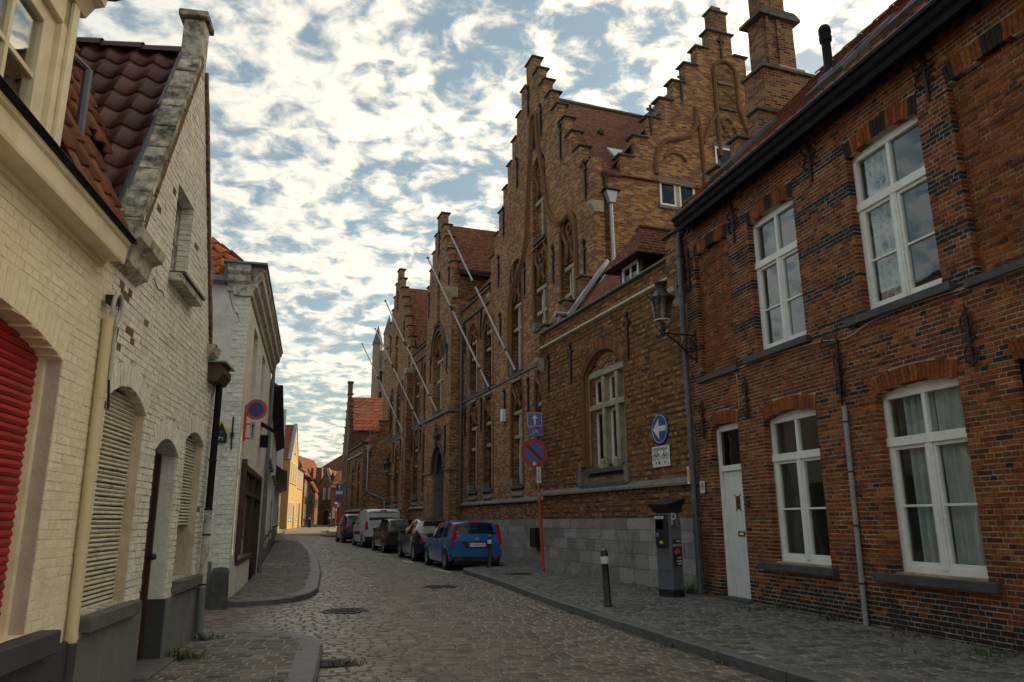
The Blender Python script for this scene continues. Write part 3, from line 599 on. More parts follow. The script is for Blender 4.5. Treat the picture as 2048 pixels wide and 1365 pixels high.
pantiles(RH, (.36, EAV[0], EAV[1] + .005), (1, 0, 0), (0, vy, vz), 40, 17, .232, sl / 17, 'roof_tile_red', 120)
V, rn = [], []
for i in range(22):
    x0 = .36 + i * .45; row = []
    for xx, r_ in ((x0, .125), (x0 + .46, .105)): row += [(xx, RID[0] + r_ * 1.1 * math.cos(a), RID[1] + .02 + r_ * math.sin(a)) for a in np.linspace(0, PI, 7)]
    V.append(row); rn.append(random.random())
pieces(RH, 'ridge_tile', np.array(V), np.array([(k, k + 1, 7 + k + 1, 7 + k) for k in range(6)]), 14, 6, np.array(rn), np.zeros(len(rn)), 'roof_tile_red')
part('gable_wall', 'brick_old', RH, lambda b: b.prism([(0.02, 0), (6.9, 0), (6.9, 7.2), (3.45, 11.0), (0.02, 7.2)], .02, .2, axis='x'))
def skylight(x, t0, t1, w):
    sk = MB(); pt = lambda xx, t, h: (xx, EAV[0] + vy * t - vz * h, EAV[1] + vz * t + vy * h)
    def fr(xa, xb, ta, tb): sk.add([pt(xa, ta, .05), pt(xb, ta, .05), pt(xb, tb, .05), pt(xa, tb, .05), pt(xa, ta, .15), pt(xb, ta, .15), pt(xb, tb, .15), pt(xa, tb, .15)], [tuple(q) for q in BOXQ])
    fr(x, x + .07, t0, t1); fr(x + w - .07, x + w, t0, t1); fr(x + .07, x + w - .07, t0, t0 + .07); fr(x + .07, x + w - .07, t1 - .1, t1)
    s = sk.build('skylight', 'lead', RH); gl = MB(); gl.add([pt(x + .06, t0 + .06, .125), pt(x + w - .06, t0 + .06, .125), pt(x + w - .06, t1 - .08, .125), pt(x + .06, t1 - .08, .125)], [(0, 1, 2, 3)]); gl.build('pane', 'glass_sky', s)
skylight(1.55, .35, 1.75, .75); skylight(4.3, .35, 1.85, .85); skylight(5.9, .5, 1.9, .85)
fl = MB(); fy = EAV[0] + vy * 2.0; fz = EAV[1] + vz * 2.0
fl.lathe([(.0, .0), (.10, .0), (.10, .28), (.085, .34), (.075, .36), (.075, .85), (.10, .87), (.105, .95), (.095, 1.0), (.105, 1.02), (.10, 1.12), (.07, 1.17), (0, 1.17)], 14, (3.45, fy, fz - .15)); fo = fl.build('flue_pipe', 'gutter_black', RH, smooth=False); smoothshade(fo)
boxpart('flue_flashing', 'lead', RH, 3.30, 3.66, fy - .12, fy + .12, fz - .02, fz + .08)
part('chimney', 'brick_chimney', RH, lambda b: (b.box(4.05, 5.0, 2.3, 3.1, 9.5, 13.4), b.box(3.98, 5.07, 2.23, 3.17, 13.4, 13.6)))
part('chimney_flashing', 'lead', RH, lambda b: b.add([(4.0, 2.25, 9.7), (5.1, 2.25, 9.7), (5.1, 2.25, 9.95), (4.0, 2.25, 9.95)], [(0, 1, 2, 3)]))
# wall anchors
def anchor(parent, x, z, s=1.0, mat='iron_rust', y=-.03):
    a = MB(); a.tube([(x, y, z - .34 * s), (x, y, z + .36 * s)], .020 * s, 6); a.tube([(x, y, z + .34 * s), (x, y, z + .46 * s)], [.022 * s, .002], 6)
    for sx in (-1, 1):
        for zz, fl_ in ((.10, 1), (-.12, -1)):
            a.tube([(x + sx * s * .105 * math.sin(t) * (1 - .12 * t), y - .01, z + s * (zz + fl_ * .12 * (1 - math.cos(t)) - .02 * fl_)) for t in np.linspace(0, 4.2, 12)], .013 * s, 5)
        a.box(x + sx * .02 * s, x + sx * .085 * s, y - .012, y + .01, z - .03 * s, z + .01 * s)
    a.box(x - .03 * s, x + .03 * s, y - .02, y + .02, z - .05 * s, z + .03 * s)
    return a.build('wall_anchor', mat, parent)
def crossanchor(parent, x, z, mat='iron_rust'):
    a = MB(); y = -.03; a.box(x - .022, x + .022, y - .01, y + .012, z - .42, z + .42)
    for sx in (-1, 1):
        for sz in (-1, 1): a.torus((x + sx * .10, y, z + sz * .12), .065, .013, 'y', 10, 5, a0=.0, a1=5.2)
    a.box(x - .16, x + .16, y - .008, y + .008, z - .014, z + .014)
    return a.build('wall_anchor', mat, parent)
for x, z in ((.36, 3.25), (1.86, 3.42), (4.2, 3.42), (6.35, 3.40)): anchor(RH, x, z, .92)
for x, z in ((1.88, 6.62), (4.06, 6.78), (6.30, 6.80), (.2, 6.3)): crossanchor(RH, x, z)
# conduit, cables, downpipe
cd = MB(); cd.tube([(4.19, -.045, .1), (4.24, -.045, 2.95)], .034, 10)
co = smoothshade(cd.build('conduit', 'pvc_grey', RH))
for z in (.62, 1.35, 2.05, 2.72): MB().lathe([(.038, 0), (.040, 0), (.040, .02), (.038, .02)], 10, (4.19 + .017 * z, -.045, z)).build('clip', 'black', co)
cb = MB(); zz = np.linspace(2.95, 3.95, 14)
for k, off in enumerate((-.02, .0, .025)): cb.tube([(4.24 + off - .02 * math.sin((z - 2.95) * 3 + k), -.05 - .02 * k, z) for z in zz], .009, 5)
cb.tube([(4.0 + .10 * math.cos(t), -.05, 3.85 + .13 * math.sin(t)) for t in np.linspace(.3, 5.5, 16)], .008, 5); cb.box(3.98, 4.26, -.07, -.03, 3.83, 3.875)
cb.build('cables', 'cable_black', RH)
part('cable', 'cable_white', RH, lambda b: b.tube([(x, -.03, 3.97 - .10 * math.exp(-((x - 4.4) / .35) ** 2) - .02 * math.sin(x * 2)) for x in np.linspace(1.7, 8.0, 40)], .007, 5))
part('cable', 'cable_white', RH, lambda b: b.tube([(1.62, -.025, z) for z in (3.3, 3.9)], .005, 4))
dp = MB(); dp.tube([(.02, -.10, 7.1), (.02, -.12, 6.95), (.03, -.12, .1)], .052, 12)
dpo = smoothshade(dp.build('downpipe', 'pipe_grey', RH))
for z in (1.2, 2.95, 4.35, 5.75, 6.6): MB().lathe([(.056, 0), (.066, 0), (.066, .05), (.056, .05)], 12, (.026, -.12, z)).build('collar', 'pipe_grey', dpo)
for xx in (-.10, -.17): part('conduit', 'pvc_grey', RH, lambda b: b.tube([(xx, -.05, .1), (xx, -.05, 2.4)], .022, 8))
hp = boxpart('notice', 'plate_white', RH, -.12, -.04, -.16, -.15, 2.1, 2.42); boxpart('notice_print', 'sign_yellow', hp, -.11, -.05, -.163, -.160, 2.16, 2.38)
nb = tag(boxpart('house_number', 'sign_white', None, .13, .30, -.05, -.035, 1.92, 2.14, bevel=.004), 'small white plate reading 19 on the brickwork beside the white plank door', 'number plate'); nb.location = FR.w(0, 0); nb.rotation_euler = (0, 0, FR.rz)
text_mesh('digits', '19', .16, 'black', nb, (.215, -.0525, 2.03), ext=.001, sx=.85)
# ------------------------------------------------------------------ ground, road, pavements
def poly_at(pts, y):
    return float(np.interp(y, [p[1] for p in pts], [p[0] for p in pts]))
RK = [(4.9, -2), (3.15, 5.06), (2.3, 7.79), (1.47, 10.61), (.83, 12.98), (-.31, 17.77), (-.86, 19.89), (-1.38, 21.7)]      # right kerb, road edge
pB = lambda x, y: FB.w(x, y)[:2]
RK += [pB(-9.45, -1.72), pB(-9.75, -1.35), pB(-9.9, -.9), pB(-10.0, -.2)]                                                 # rounded nose of the pavement, then the parking bay
RK2 = [pB(-10.02, -.12), pB(-38, -.12), pB(-40.5, -.3), pB(-42.5, -1.55), pB(-46, -1.7), (-15.3, 64), (-17.6, 72), (-18.6, 76.5), (-18.3, 78.5), (-15, 80.5)]
LK1 = [(-.05, -2), (-1.45, 5), (-1.78, 7.2), (-2.2, 9.1), (-2.45, 9.65), (-2.85, 10.05), (-3.3, 10.25), (-4.1, 10.3), (-6.5, 9.95), (-10, 9.3)]     # near left pavement, bending into the alley
LK2 = [(-10, 12.6), (-6.8, 13.55), (-5.3, 13.72), (-4.75, 13.9), (-4.35, 14.15), (-4.1, 14.55), (-4.0, 15.2), (-4.1, 16.3), (-5.35, 21.5), (-7.1, 28), (-9.0, 34.5), (-12.3, 44.5)]
LK3 = [(-13.0, 45.2), (-14.7, 50), (-18.2, 61), (-22.6, 76), (-25.6, 92), (-29.6, 108)]
PZ = .12
def zsheet(parent, name, mat, pts, dz):
    "polygon sheet that follows the rise of the street"
    tri = tessellate_polygon([[Vector((p[0], p[1], 0)) for p in pts]])
    me = bpy.data.meshes.new(name); me.from_pydata([(p[0], p[1], float(zg(p[1])) + dz) for p in pts], [], [tuple(t) for t in tri]); o = link(name, me, mat, parent)
    return o
def dens(pts, step=3.0):
    out = []
    for a, b in zip(pts, pts[1:]):
        n = max(1, int(math.dist(a, b) / step)); out += [(a[0] + (b[0] - a[0]) * i / n, a[1] + (b[1] - a[1]) * i / n) for i in range(n)]
    return out + [pts[-1]]
gme = MB(); gme.add([(-1500, -900, -.06), (1500, -900, -.06), (1500, 30, -.06), (-1500, 30, -.06), (1500, 140, .9), (-1500, 140, .9), (1500, 3000, .9), (-1500, 3000, .9)], [(0, 1, 2, 3), (3, 2, 4, 5), (5, 4, 6, 7)])
GR = gme.build('ground', 'ground_far'); tag(GR, 'grey ground beneath the street and the houses', 'ground', kind='structure')
road_poly = dens([(4.9, -2)] + RK[1:] + RK2) + [(-10, 100), (-20, 125), (-45, 128)] + dens((LK1[:-1] + [(-10, 9.3), (-10, 12.6)] + LK2[1:] + LK3)[::-1])
ROAD = thing('road', 'cobbled street of grey setts rising gently between the houses', 'road'); ROAD['kind'] = 'structure'
zs = zsheet(ROAD, 'road_bed', 'sand', road_poly, -.013)
def inside(poly, X, Y):
    P = np.array(poly); x, y = np.asarray(X), np.asarray(Y); c = np.zeros(x.shape, bool); j = len(P) - 1
    for i in range(len(P)):
        xi, yi, xj, yj = P[i, 0], P[i, 1], P[j, 0], P[j, 1]
        if yi != yj: c ^= ((yi > y) != (yj > y)) & (x < (xj - xi) * (y - yi) / (yj - yi) + xi)
        j = i
    return c
SETTQ = np.array([[0, 1, 2, 3], [0, 4, 5, 1], [1, 5, 6, 2], [2, 6, 7, 3], [3, 7, 4, 0], [4, 8, 9, 5], [5, 9, 10, 6], [6, 10, 11, 7], [7, 11, 8, 4]])
def setts(parent, poly, az, rows, cols, mat, dz, o=(0, 0), margin=.05, excl=(), v=(0, 60), u=(-14, 8), top=300, name='sett', stuff='setts', jit=.006, rise=.009, gap=.013, rndf=None):
    "rows of setts: `rows` = depth of one row along heading az, `cols` = mean length across it"
    a = R(az); e = np.array([math.sin(a), math.cos(a)]); w = np.array([math.cos(a), -math.sin(a)]); V, rn = [], []
    nr = int((v[1] - v[0]) / rows); cs, meta = [], []
    for k in range(nr):
        x = u[0] + random.uniform(-cols, 0)
        while x < u[1]:
            L = cols * random.uniform(.78, 1.22); cs.append((x + L / 2, v[0] + (k + .5) * rows, L)); x += L
    cs = np.array(cs); wig = .02 * np.sin(cs[:, 0] * 1.3 + cs[:, 1] * .35)
    X = o[0] + cs[:, 0] * w[0] + (cs[:, 1] + wig) * e[0]; Y = o[1] + cs[:, 0] * w[1] + (cs[:, 1] + wig) * e[1]
    ok = inside(poly, X, Y) & (Y > 1.5)
    for (ex, ey, er) in excl: ok &= (np.hypot(X - ex, Y - ey) > er)
    px, py = projpx(np.stack([X, Y, np.zeros_like(X)], 1)); ok &= (px > -150) & (px < 2200) & (py < 1520)
    cs, X, Y = cs[ok], X[ok], Y[ok]; n = len(cs)
    Lh = cs[:, 2] / 2 - gap / 2; Rh = np.full(n, rows / 2 - gap / 2); Z = zg(Y) + dz + rng.uniform(-.5, .5, n) * rise
    VV = np.zeros((n, 12, 3))
    for i, (su, sv) in enumerate(((-1, -1), (1, -1), (1, 1), (-1, 1))):
        ju, jv = rng.uniform(-jit, jit, n), rng.uniform(-jit, jit, n)
        for lay, (ins, dzz) in enumerate(((.016, .0), (.002, -.011), (0, -.045))):
            uu = su * (Lh - ins) + ju; vv = sv * (Rh - ins) + jv
            VV[:, lay * 4 + i, 0] = X + uu * w[0] + vv * e[0]; VV[:, lay * 4 + i, 1] = Y + uu * w[1] + vv * e[1]
            VV[:, lay * 4 + i, 2] = Z + dzz + (rng.uniform(-.35, .35, n) * rise if lay == 0 else 0)
    rn = rndf(X, Y) if rndf else rng.random(n)
    pieces(parent, name, VV, SETTQ, 12, 9, rn, np.zeros(n), mat, top, stuff)
MANH = [(-2.83, 13.1, .40), (-1.66, 17.6, .42), (-1.93, 8.38, .24)]
near_road = dens(RK + RK2[:5]) + dens((LK1[:8] + LK2[3:] + LK3[:3])[::-1])
setts(ROAD, near_road, -16.5, .135, .185, 'sett', .0, excl=MANH, v=(2, 66), u=(-9, 14), top=300)
alley = [(-10, 9.3), (-6.5, 9.95), (-4.1, 10.3), (-3.3, 10.25), (-2.8, 10.0), (-2.9, 12.0), (-3.35, 14.2), (-4.05, 14.5), (-4.35, 14.15), (-4.75, 13.9), (-5.3, 13.72), (-6.8, 13.55), (-10, 12.6)]
setts(ROAD, [(-10, 9.3), (-6.5, 9.95), (-4.1, 10.3), (-4.0, 13.8), (-4.75, 13.9), (-6.8, 13.55), (-10, 12.6)], -70, .17, .20, 'sett_red', .002, o=(-3, 12), v=(-2, 8), u=(-4, 4), top=120, name='alley_sett', stuff='alley_setts')
# pavements with kerb stones
def pavement(name, label, kerb, back, az, rows, cols, mat='sett_pave', kw=.16, kh=PZ, step=1.0, top=300, o=(0, 0), v=(0, 60), u=(-14, 14), group=None, setts_on=True, kerbmat='kerb', excl=()):
    P = thing(name, label, 'pavement'); P['kind'] = 'structure'
    kd = dens(kerb, .5); inner = []
    for i, p in enumerate(kd):
        a, b = kd[max(0, i - 1)], kd[min(len(kd) - 1, i + 1)]; d = np.array([b[0] - a[0], b[1] - a[1]]); d /= np.linalg.norm(d); nrm = np.array([d[1], -d[0]]); inner.append((p[0] + nrm[0] * kw, p[1] + nrm[1] * kw))
    poly = inner + back
    zsheet(P, 'pavement_bed', 'sand_light', dens(inner + back + [inner[0]], 3)[:-1], kh - .0095)
    # kerb stones, each about a metre long
    acc, seg = 0, [0]
    for i in range(1, len(kd)):
        acc += math.dist(kd[i], kd[i - 1])
        if acc > step * random.uniform(.85, 1.15) or i == len(kd) - 1: seg.append(i); acc = 0
    for a, b in zip(seg, seg[1:]):
        idx = list(range(a, b + 1)); m = MB(); rows_ = []
        j0 = random.uniform(-.004, .004)
        for ii, i in enumerate(idx):
            p, q = np.array(kd[i]), np.array(inner[i])
            if ii == 0: t = np.array(kd[i + 1]) - p; t = t / np.linalg.norm(t) * .008; p, q = p + t, q + t
            if ii == len(idx) - 1: t = np.array(kd[i - 1]) - p; t = t / np.linalg.norm(t) * .005; p, q = p + t, q + t
            z = float(zg(p[1])); top_ = z + kh + j0
            ch = p + (q - p) * .10
            rows_.append([(p[0], p[1], z - .05), (p[0], p[1], top_ - .02), (ch[0], ch[1], top_), (q[0], q[1], top_), (q[0], q[1], z - .05)])
        m.grid(rows_); n_ = len(rows_); m.F += [(0, 1, 2, 3, 4), tuple(range((n_ - 1) * 5, n_ * 5))[::-1]]; m.M += [0, 0]
        m.build('kerb_stone', kerbmat, P)
    if setts_on: setts(P, poly, az, rows, cols, mat, kh, o=o, v=v, u=u, top=top, name='paving_sett', stuff='paving_setts', excl=excl, gap=.016)
    return P
rback = [pB(-10.05, -.2 + .25), pB(-10.0, .06), pB(-7.55, .06), pB(-.05, .02), FR.w(.0, .02)[:2], FR.w(9.6, .02)[:2]]
pavement('pavement', 'near right pavement of small grey setts with a bluestone kerb below the red brick house', [(4.9, -2)] + RK[1:-1], [pB(-9.95, .2), pB(-9.0, .04), pB(-7.5, .04), pB(0, .04), FR.w(0, .04)[:2], FR.w(9.6, .04)[:2], (9, -2)], -15, .125, .165, top=300, v=(2, 30), u=(-2, 16), excl=[(.16, 19.85, .42)])
mk = [pB(-9.95, -.12)] + [pB(-x, -.12) for x in range(11, 39, 3)] + [pB(-40.5, -.3), pB(-42.5, -1.55), pB(-46, -1.7), (-15.3, 64), (-17.6, 72), (-18.6, 76.5), (-18.3, 78.5), (-15, 80.5)]
pavement('pavement', 'narrow pavement behind the parked cars below the stepped gables', mk, [(-9, 82), pB(-60, 6), pB(-46, .3), pB(-39.3, .3), pB(-39.2, 1.85), pB(-26.3, 1.85), pB(-21.4, 1.85), pB(-7.4, 1.85), pB(-7.4, .05), pB(-9.9, .05)], -20.5, .14, .18, top=120, v=(15, 62), u=(-2, 14))
pavement('pavement', 'near left pavement of grey setts curving into the alley below the white gabled house', LK1[::-1][:-1][::1] and [(-6.5, 9.95)] + LK1[::-1][2:], [(-.05 - 2.4, -2), FL.w(-12, .02)[:2], FL.w(0, .02)[:2], (-4.4, 9.9)], -11, .15, .20, kw=.26, kh=.10, top=300, v=(2, 14), u=(-8, 4), step=1.6)
pavement('pavement', 'left pavement in front of the corner shop with a broad curved bluestone kerb', (LK2[2:])[::-1], [FS.w(-.25, .1)[:2], FS.w(0, .04)[:2], FS.w(6.9, .04)[:2], (-9.0, 28), (-14.0, 45.5)], -15.5, .15, .19, kw=.28, kh=.10, top=300, v=(12, 50), u=(-6, 6), step=1.8)
pavement('pavement', 'far left pavement below the yellow house', LK3[::-1], [(-14.2, 45.2), (-25.6, 82), (-31, 108)], -17, .15, .2, kw=.3, kh=.08, setts_on=False, step=4)
# gutter line of flat setts along the left kerb, manholes, drain grates
def disc_cover(x, y, r, label, name='manhole_cover', tread=True):
    t = thing(name, label, 'manhole cover', (x, y, 0)); MB().lathe([(0, -.03), (r, -.03), (r, .006), (r - .03, .008), (r - .035, -.002), (0, -.002)], 28).build('frame', 'cast_iron', t)
    for i in range(-3, 4):
        for j in range(-3, 4):
            if math.hypot(i, j) * .09 < r - .1: boxpart('tread', 'cast_iron', t, i * .09 - .03, i * .09 + .03, j * .09 - .012 - .015 * ((i + j) % 2), j * .09 + .015, -.002, .010)
    return t
disc_cover(-2.83, 13.1, .38, 'round iron manhole cover with pale worn studs near the alley crossing')
disc_cover(-1.66, 17.6, .40, 'round dark iron manhole cover in the middle of the cobbles before the blue car')
def grate(x, y, z, w, l, rz, label, mat='cast_iron'):
    t = thing('drain_grate', label, 'drain', (x, y, z), rz); f = MB(); f.box(-w / 2, w / 2, -l / 2, -l / 2 + .03, -.02, .006); f.box(-w / 2, w / 2, l / 2 - .03, l / 2, -.02, .006); f.box(-w / 2, -w / 2 + .03, -l / 2 + .03, l / 2 - .03, -.02, .006); f.box(w / 2 - .03, w / 2, -l / 2 + .03, l / 2 - .03, -.02, .006); f.build('frame', mat, t)
    boxpart('pit', 'black', t, -w / 2 + .02, w / 2 - .02, -l / 2 + .02, l / 2 - .02, -.05, -.03)
    n = int((l - .06) / .045)
    for i in range(n): boxpart('bar', mat, t, -w / 2 + .03, w / 2 - .03, -l / 2 + .035 + i * .045, -l / 2 + .06 + i * .045, -.02, .003)
grate(-1.93, 8.38, .0, .34, .34, R(12), 'small rusty square street drain beside the near left kerb', 'iron_rust')
grate(.16, 19.85, PZ, .62, .5, R(20), 'dark rectangular iron grate let into the right pavement near the orange post')
# ------------------------------------------------------------------ low wing of yellow-brown brick (between the red house and the big gable)
BW = thing('low_brick_wing', 'low wing of yellow-brown brick with one big stone cross window and grey stone base', 'building', FB.w(0, 0), FB.rz)
o_bw = dict(x0=-4.92, x1=-2.55, z0=2.42, z1=4.95, rise=.62, band=.22)
XB0 = -7.48
wall_slab(BW, 'wall', 'mortar_brown', (XB0, 0.0), 1.47, 6.72, [o_bw], 0, .35, .0325, inset=.004)
def yr(x, z, h): return min(1, max(0, random.gauss(.60 if h else .30, .2)))
brick_skin(BW, (XB0, 0.0), 1.485, 6.70, [o_bw], 'yellow_brick', .0595, .205, .010, rndf=yr, jit=.002, proud=.006, top=300)
voussoirs(BW, o_bw, 'yellow_brick', rr=(.2, .75), w=.06, proud=.010)
# roll moulding inside the arch and down the jambs
def arch_pts(op, inset=0, y=0, n=16, base=None):
    x0, x1 = op['x0'] + inset, op['x1'] - inset; r = op['rise'] - inset * .3; W = x1 - x0; c = (x0 + x1) / 2; Rr = (W * W / 4 + r * r) / (2 * r); zc = op['z1'] + r - Rr; th = math.asin(min(1, W / 2 / Rr))
    p = [(c + Rr * math.sin(a), y, zc + Rr * math.cos(a)) for a in np.linspace(-th, th, n)]
    if base is not None: p = [(x0, y, base)] + p + [(x1, y, base)]
    return p
part('moulding', 'moulding', BW, lambda b: (b.tube(arch_pts(o_bw, .06, .05, base=2.75), .06, 7), b.tube(arch_pts(o_bw, .17, .13, base=2.75), .055, 7)))
part('tympanum', 'brick_gable', BW, lambda b: b.prism([(p[0], p[2]) for p in arch_pts(o_bw, .1)], .17, .3))
for k in range(3):
    cxk = -4.34 + k * .66
    part('relieving_arch', 'black', BW, lambda b: b.tube([(cxk + .27 * math.cos(a), .165, 5.06 + .16 * math.sin(a)) for a in np.linspace(.1, PI - .1, 9)], .014, 5))
def cross_window(parent, x0, x1, z0, zt, z1, nl, y=.12, mat='stone_buff', frame='white_paint', sillmat='stone_dark', deep=.22, foot=True):
    "stone mullioned window: lintel, transom, mullions, white casements and panes behind"
    w = (x1 - x0) / nl; b = MB(); b.box(x0 - .06, x1 + .06, y - .02, y + .2, z1, z1 + .15)
    st = b.build('window', mat, parent, bevel=.01)
    for k in range(1, nl): boxpart('mullion', mat, st, x0 + k * w - .07, x0 + k * w + .07, y, y + deep, z0 + .12, z1, bevel=.02)
    if zt:
        for k in range(nl): boxpart('transom', mat, st, x0 + k * w + (.07 if k else -.06), x0 + (k + 1) * w - (.07 if k < nl - 1 else -.06), y - .02, y + deep, zt - .07, zt + .07, bevel=.015)
    for k in range(nl):
        a, c = x0 + k * w + (.07 if k else .0), x0 + (k + 1) * w - (.07 if k < nl - 1 else 0)
        for za, zb in (((z0 + .12, zt - .07), (zt + .07, z1)) if zt else ((z0 + .12, z1),)):
            f = MB(); yy = y + .17; f.box(a, a + .07, yy, yy + .06, za, zb); f.box(c - .07, c, yy, yy + .06, za, zb); f.box(a + .07, c - .07, yy, yy + .06, zb - .07, zb); f.box(a + .07, c - .07, yy, yy + .06, za, za + .08); f.build('casement', frame, st)
            boxpart('pane', 'glass_dark', st, a + .06, c - .06, yy + .03, yy + .034, za + .07, zb - .06)
    boxpart('window_back', 'room_dark', st, x0 - .1, x1 + .1, y + .5, y + .52, z0, z1 + .1)
    s = MB(); s.prism([(y - .20, z0 + .02), (y + .3, z0 + .12), (y + .3, z0 - .02), (y - .20, z0 - .08)], x0 - .04, x1 + .04, axis='x'); s.build('window_sill', sillmat, parent)
    return st
cross_window(BW, -4.66, -2.60, 2.62, 4.17, 4.92, 3, y=.15)
sl_ = MB(); sl_.prism([(-.06, 2.30), (.15, 2.62), (.15, 2.2), (-.06, 2.2)], -4.85, -2.65, axis='x'); sl_.build('sloping_sill', 'stone_dark', BW)
for xx in (-5.0, -2.62): part('sill_block', 'stone_grey', BW, lambda b: (b.box(xx - .09, xx + .09, -.06, .2, 2.25, 2.62), b.box(xx - .07, xx + .07, -.04, .2, 2.62, 2.86)), bevel=.012)
for k in range(1, 3): part('mullion_foot', 'stone_buff', BW, lambda b: (b.box(-4.66 + k * .687 - .10, -4.66 + k * .687 + .10, .05, .2, 2.6, 2.78), b.lathe([(.05, 0), (.06, .05), (.03, .1)], 8, (-4.66 + k * .687, .09, 2.78))))
# ledge, base course stones
def ledge(parent, x0, x1, y=0, z=2.2, h=.10, out=.11, mat='stone_grey', step=.9, name='ledge_stone'):
    x = x0
    while x < x1 - .02:
        e = min(x1, x + step * random.uniform(.8, 1.2)); e = x1 if x1 - e < .25 else e
        MB().prism([(y - out, z - h), (y - out, z - h * .55), (y + .0, z + h * .6), (y + .05, z + h * .6), (y + .05, z - h)], x + .004, e - .004, axis='x').build(name, mat, parent); x = e
ledge(BW, XB0 - .06, .05)
def plinth(parent, x0, x1, zs, y=0, L=(.42, .78), depth=.3, gap=.009, mat='plinth_stone', name='plinth_stone', proud=.02):
    boxpart('plinth_core', 'mortar_brown', parent, x0 + .01, x1 - .01, y, y + depth, zs[0], zs[-1] - .012)
    V, rn = [], []
    for a, b in zip(zs, zs[1:]):
        x = x0
        while x < x1 - .01:
            e = min(x1, x + random.uniform(*L)); e = x1 if x1 - e < .2 else e; f = y - proud + random.uniform(-.006, .006); g = gap / 2
            V.append([(x + g, f, a + g), (e - g, f, a + g), (e - g, y + .1, a + g), (x + g, y + .1, a + g), (x + g, f, b - g), (e - g, f, b - g), (e - g, y + .1, b - g), (x + g, y + .1, b - g)]); rn.append(random.random()); x = e
    pieces(parent, name, np.array(V), BOXQ, 8, 6, np.array(rn), np.zeros(len(rn)), mat, 300)
plinth(BW, XB0, 0.0, [.05, .44, .74, 1.0, 1.24, 1.48])
# return wall at the red house end, band, parapet coping
part('end_wall', 'brick_main', BW, lambda b: b.box(0.0, .24, .0, .3, 0, 6.9))
part('band_course', 'band_stone', BW, lambda b: b.prism([(-.02, 6.26), (-.11, 6.29), (-.11, 6.34), (-.05, 6.36), (-.05, 6.38), (.02, 6.38), (.02, 6.26)], XB0, -.42, axis='x'))
ledge(BW, XB0 - .1, -.35, z=6.80, h=.07, out=.10, mat='coping', step=1.4, name='coping_stone')
part('parapet_top', 'coping', BW, lambda b: b.box(XB0 - .1, -.35, .04, .42, 6.7, 6.84))
for xx in (-.30, XB0): part('corbel', 'stone_buff', BW, lambda b: b.prism([(-.22, 5.92), (-.22, 6.02), (.05, 6.02), (.05, 5.62), (-.03, 5.66), (-.10, 5.80)], xx - .02, xx + .24, axis='x'))
part('pier', 'brick_main', BW, lambda b: (b.box(-.36, .02, -.16, .35, 6.02, 7.12), b.box(XB0 - .14, XB0 + .16, -.12, .35, 6.02, 6.75)))
part('pier_coping', 'coping', BW, lambda b: b.prism([(-.24, 7.12), (-.24, 7.16), (.05, 7.24), (.42, 7.16), (.42, 7.12)], -.46, .1, axis='x'))
# stepped end parapets (near one carries the tall chimney), roof
def step_parapet(parent, x0, x1, y0, z0, n, dy, dz, thick=.30):
    poly = [(y0, z0 - 2)]; 
    for k in range(n): poly += [(y0 + k * dy, z0 + k * dz), (y0 + (k + 1) * dy, z0 + k * dz)]
    poly += [(y0 + n * dy, z0 - 2)]
    part('stepped_parapet', 'brick_chimney', parent, lambda b: b.prism(poly, x0, x1, axis='x'))
    for k in range(n): boxpart('coping_stone', 'coping', parent, x0 - .06, x1 + .06, y0 + k * dy - .08, y0 + (k + 1) * dy + .02 - (.0 if k == n - 1 else .09), z0 + k * dz, z0 + k * dz + .07, bevel=.015)
step_parapet(BW, XB0 - .02, XB0 + .28, .05, 7.0, 3, .62, .82)
step_parapet(BW, -.38, -.06, .45, 8.0, 4, .62, .82)
part('chimney', 'brick_chimney', BW, lambda b: (b.box(-.75, -.05, 2.56, 4.05, 8, 11.62), b.box(-.62, -.1, 2.70, 3.60, 11.62, 13.05), b.box(-.58, -.14, 2.76, 3.0, 13.05, 16.2), b.box(-.58, -.14, 3.02, 3.44, 13.2, 16.2), b.box(-.55, -.02, 2.76, 2.82, 11.6, 13.0), b.box(-.55, -.04, 3.08, 3.18, 11.6, 13.0)))
part('chimney_cap', 'coping', BW, lambda b: b.prism([(2.55, 13.05), (2.55, 13.12), (2.72, 13.25), (3.58, 13.25), (3.75, 13.12), (3.75, 13.05)], -.75, .02, axis='x'))
boxpart('chimney_ledge', 'coping', BW, -.82, .02, 2.5, 4.12, 11.62, 11.69)
part('chimney_slab', 'stone_buff', BW, lambda b: b.box(-.8, .0, 3.0, 3.75, 11.69, 11.76))
part('roof', 'tile_far', BW, lambda b: b.add([(XB0 + .2, .38, 6.75), (-.2, .38, 6.75), (-.2, 2.25, 9.05), (XB0 + .2, 2.25, 9.05), (XB0 + .2, 4.2, 6.75), (-.2, 4.2, 6.75)], [(0, 1, 2, 3), (3, 2, 5, 4)]))
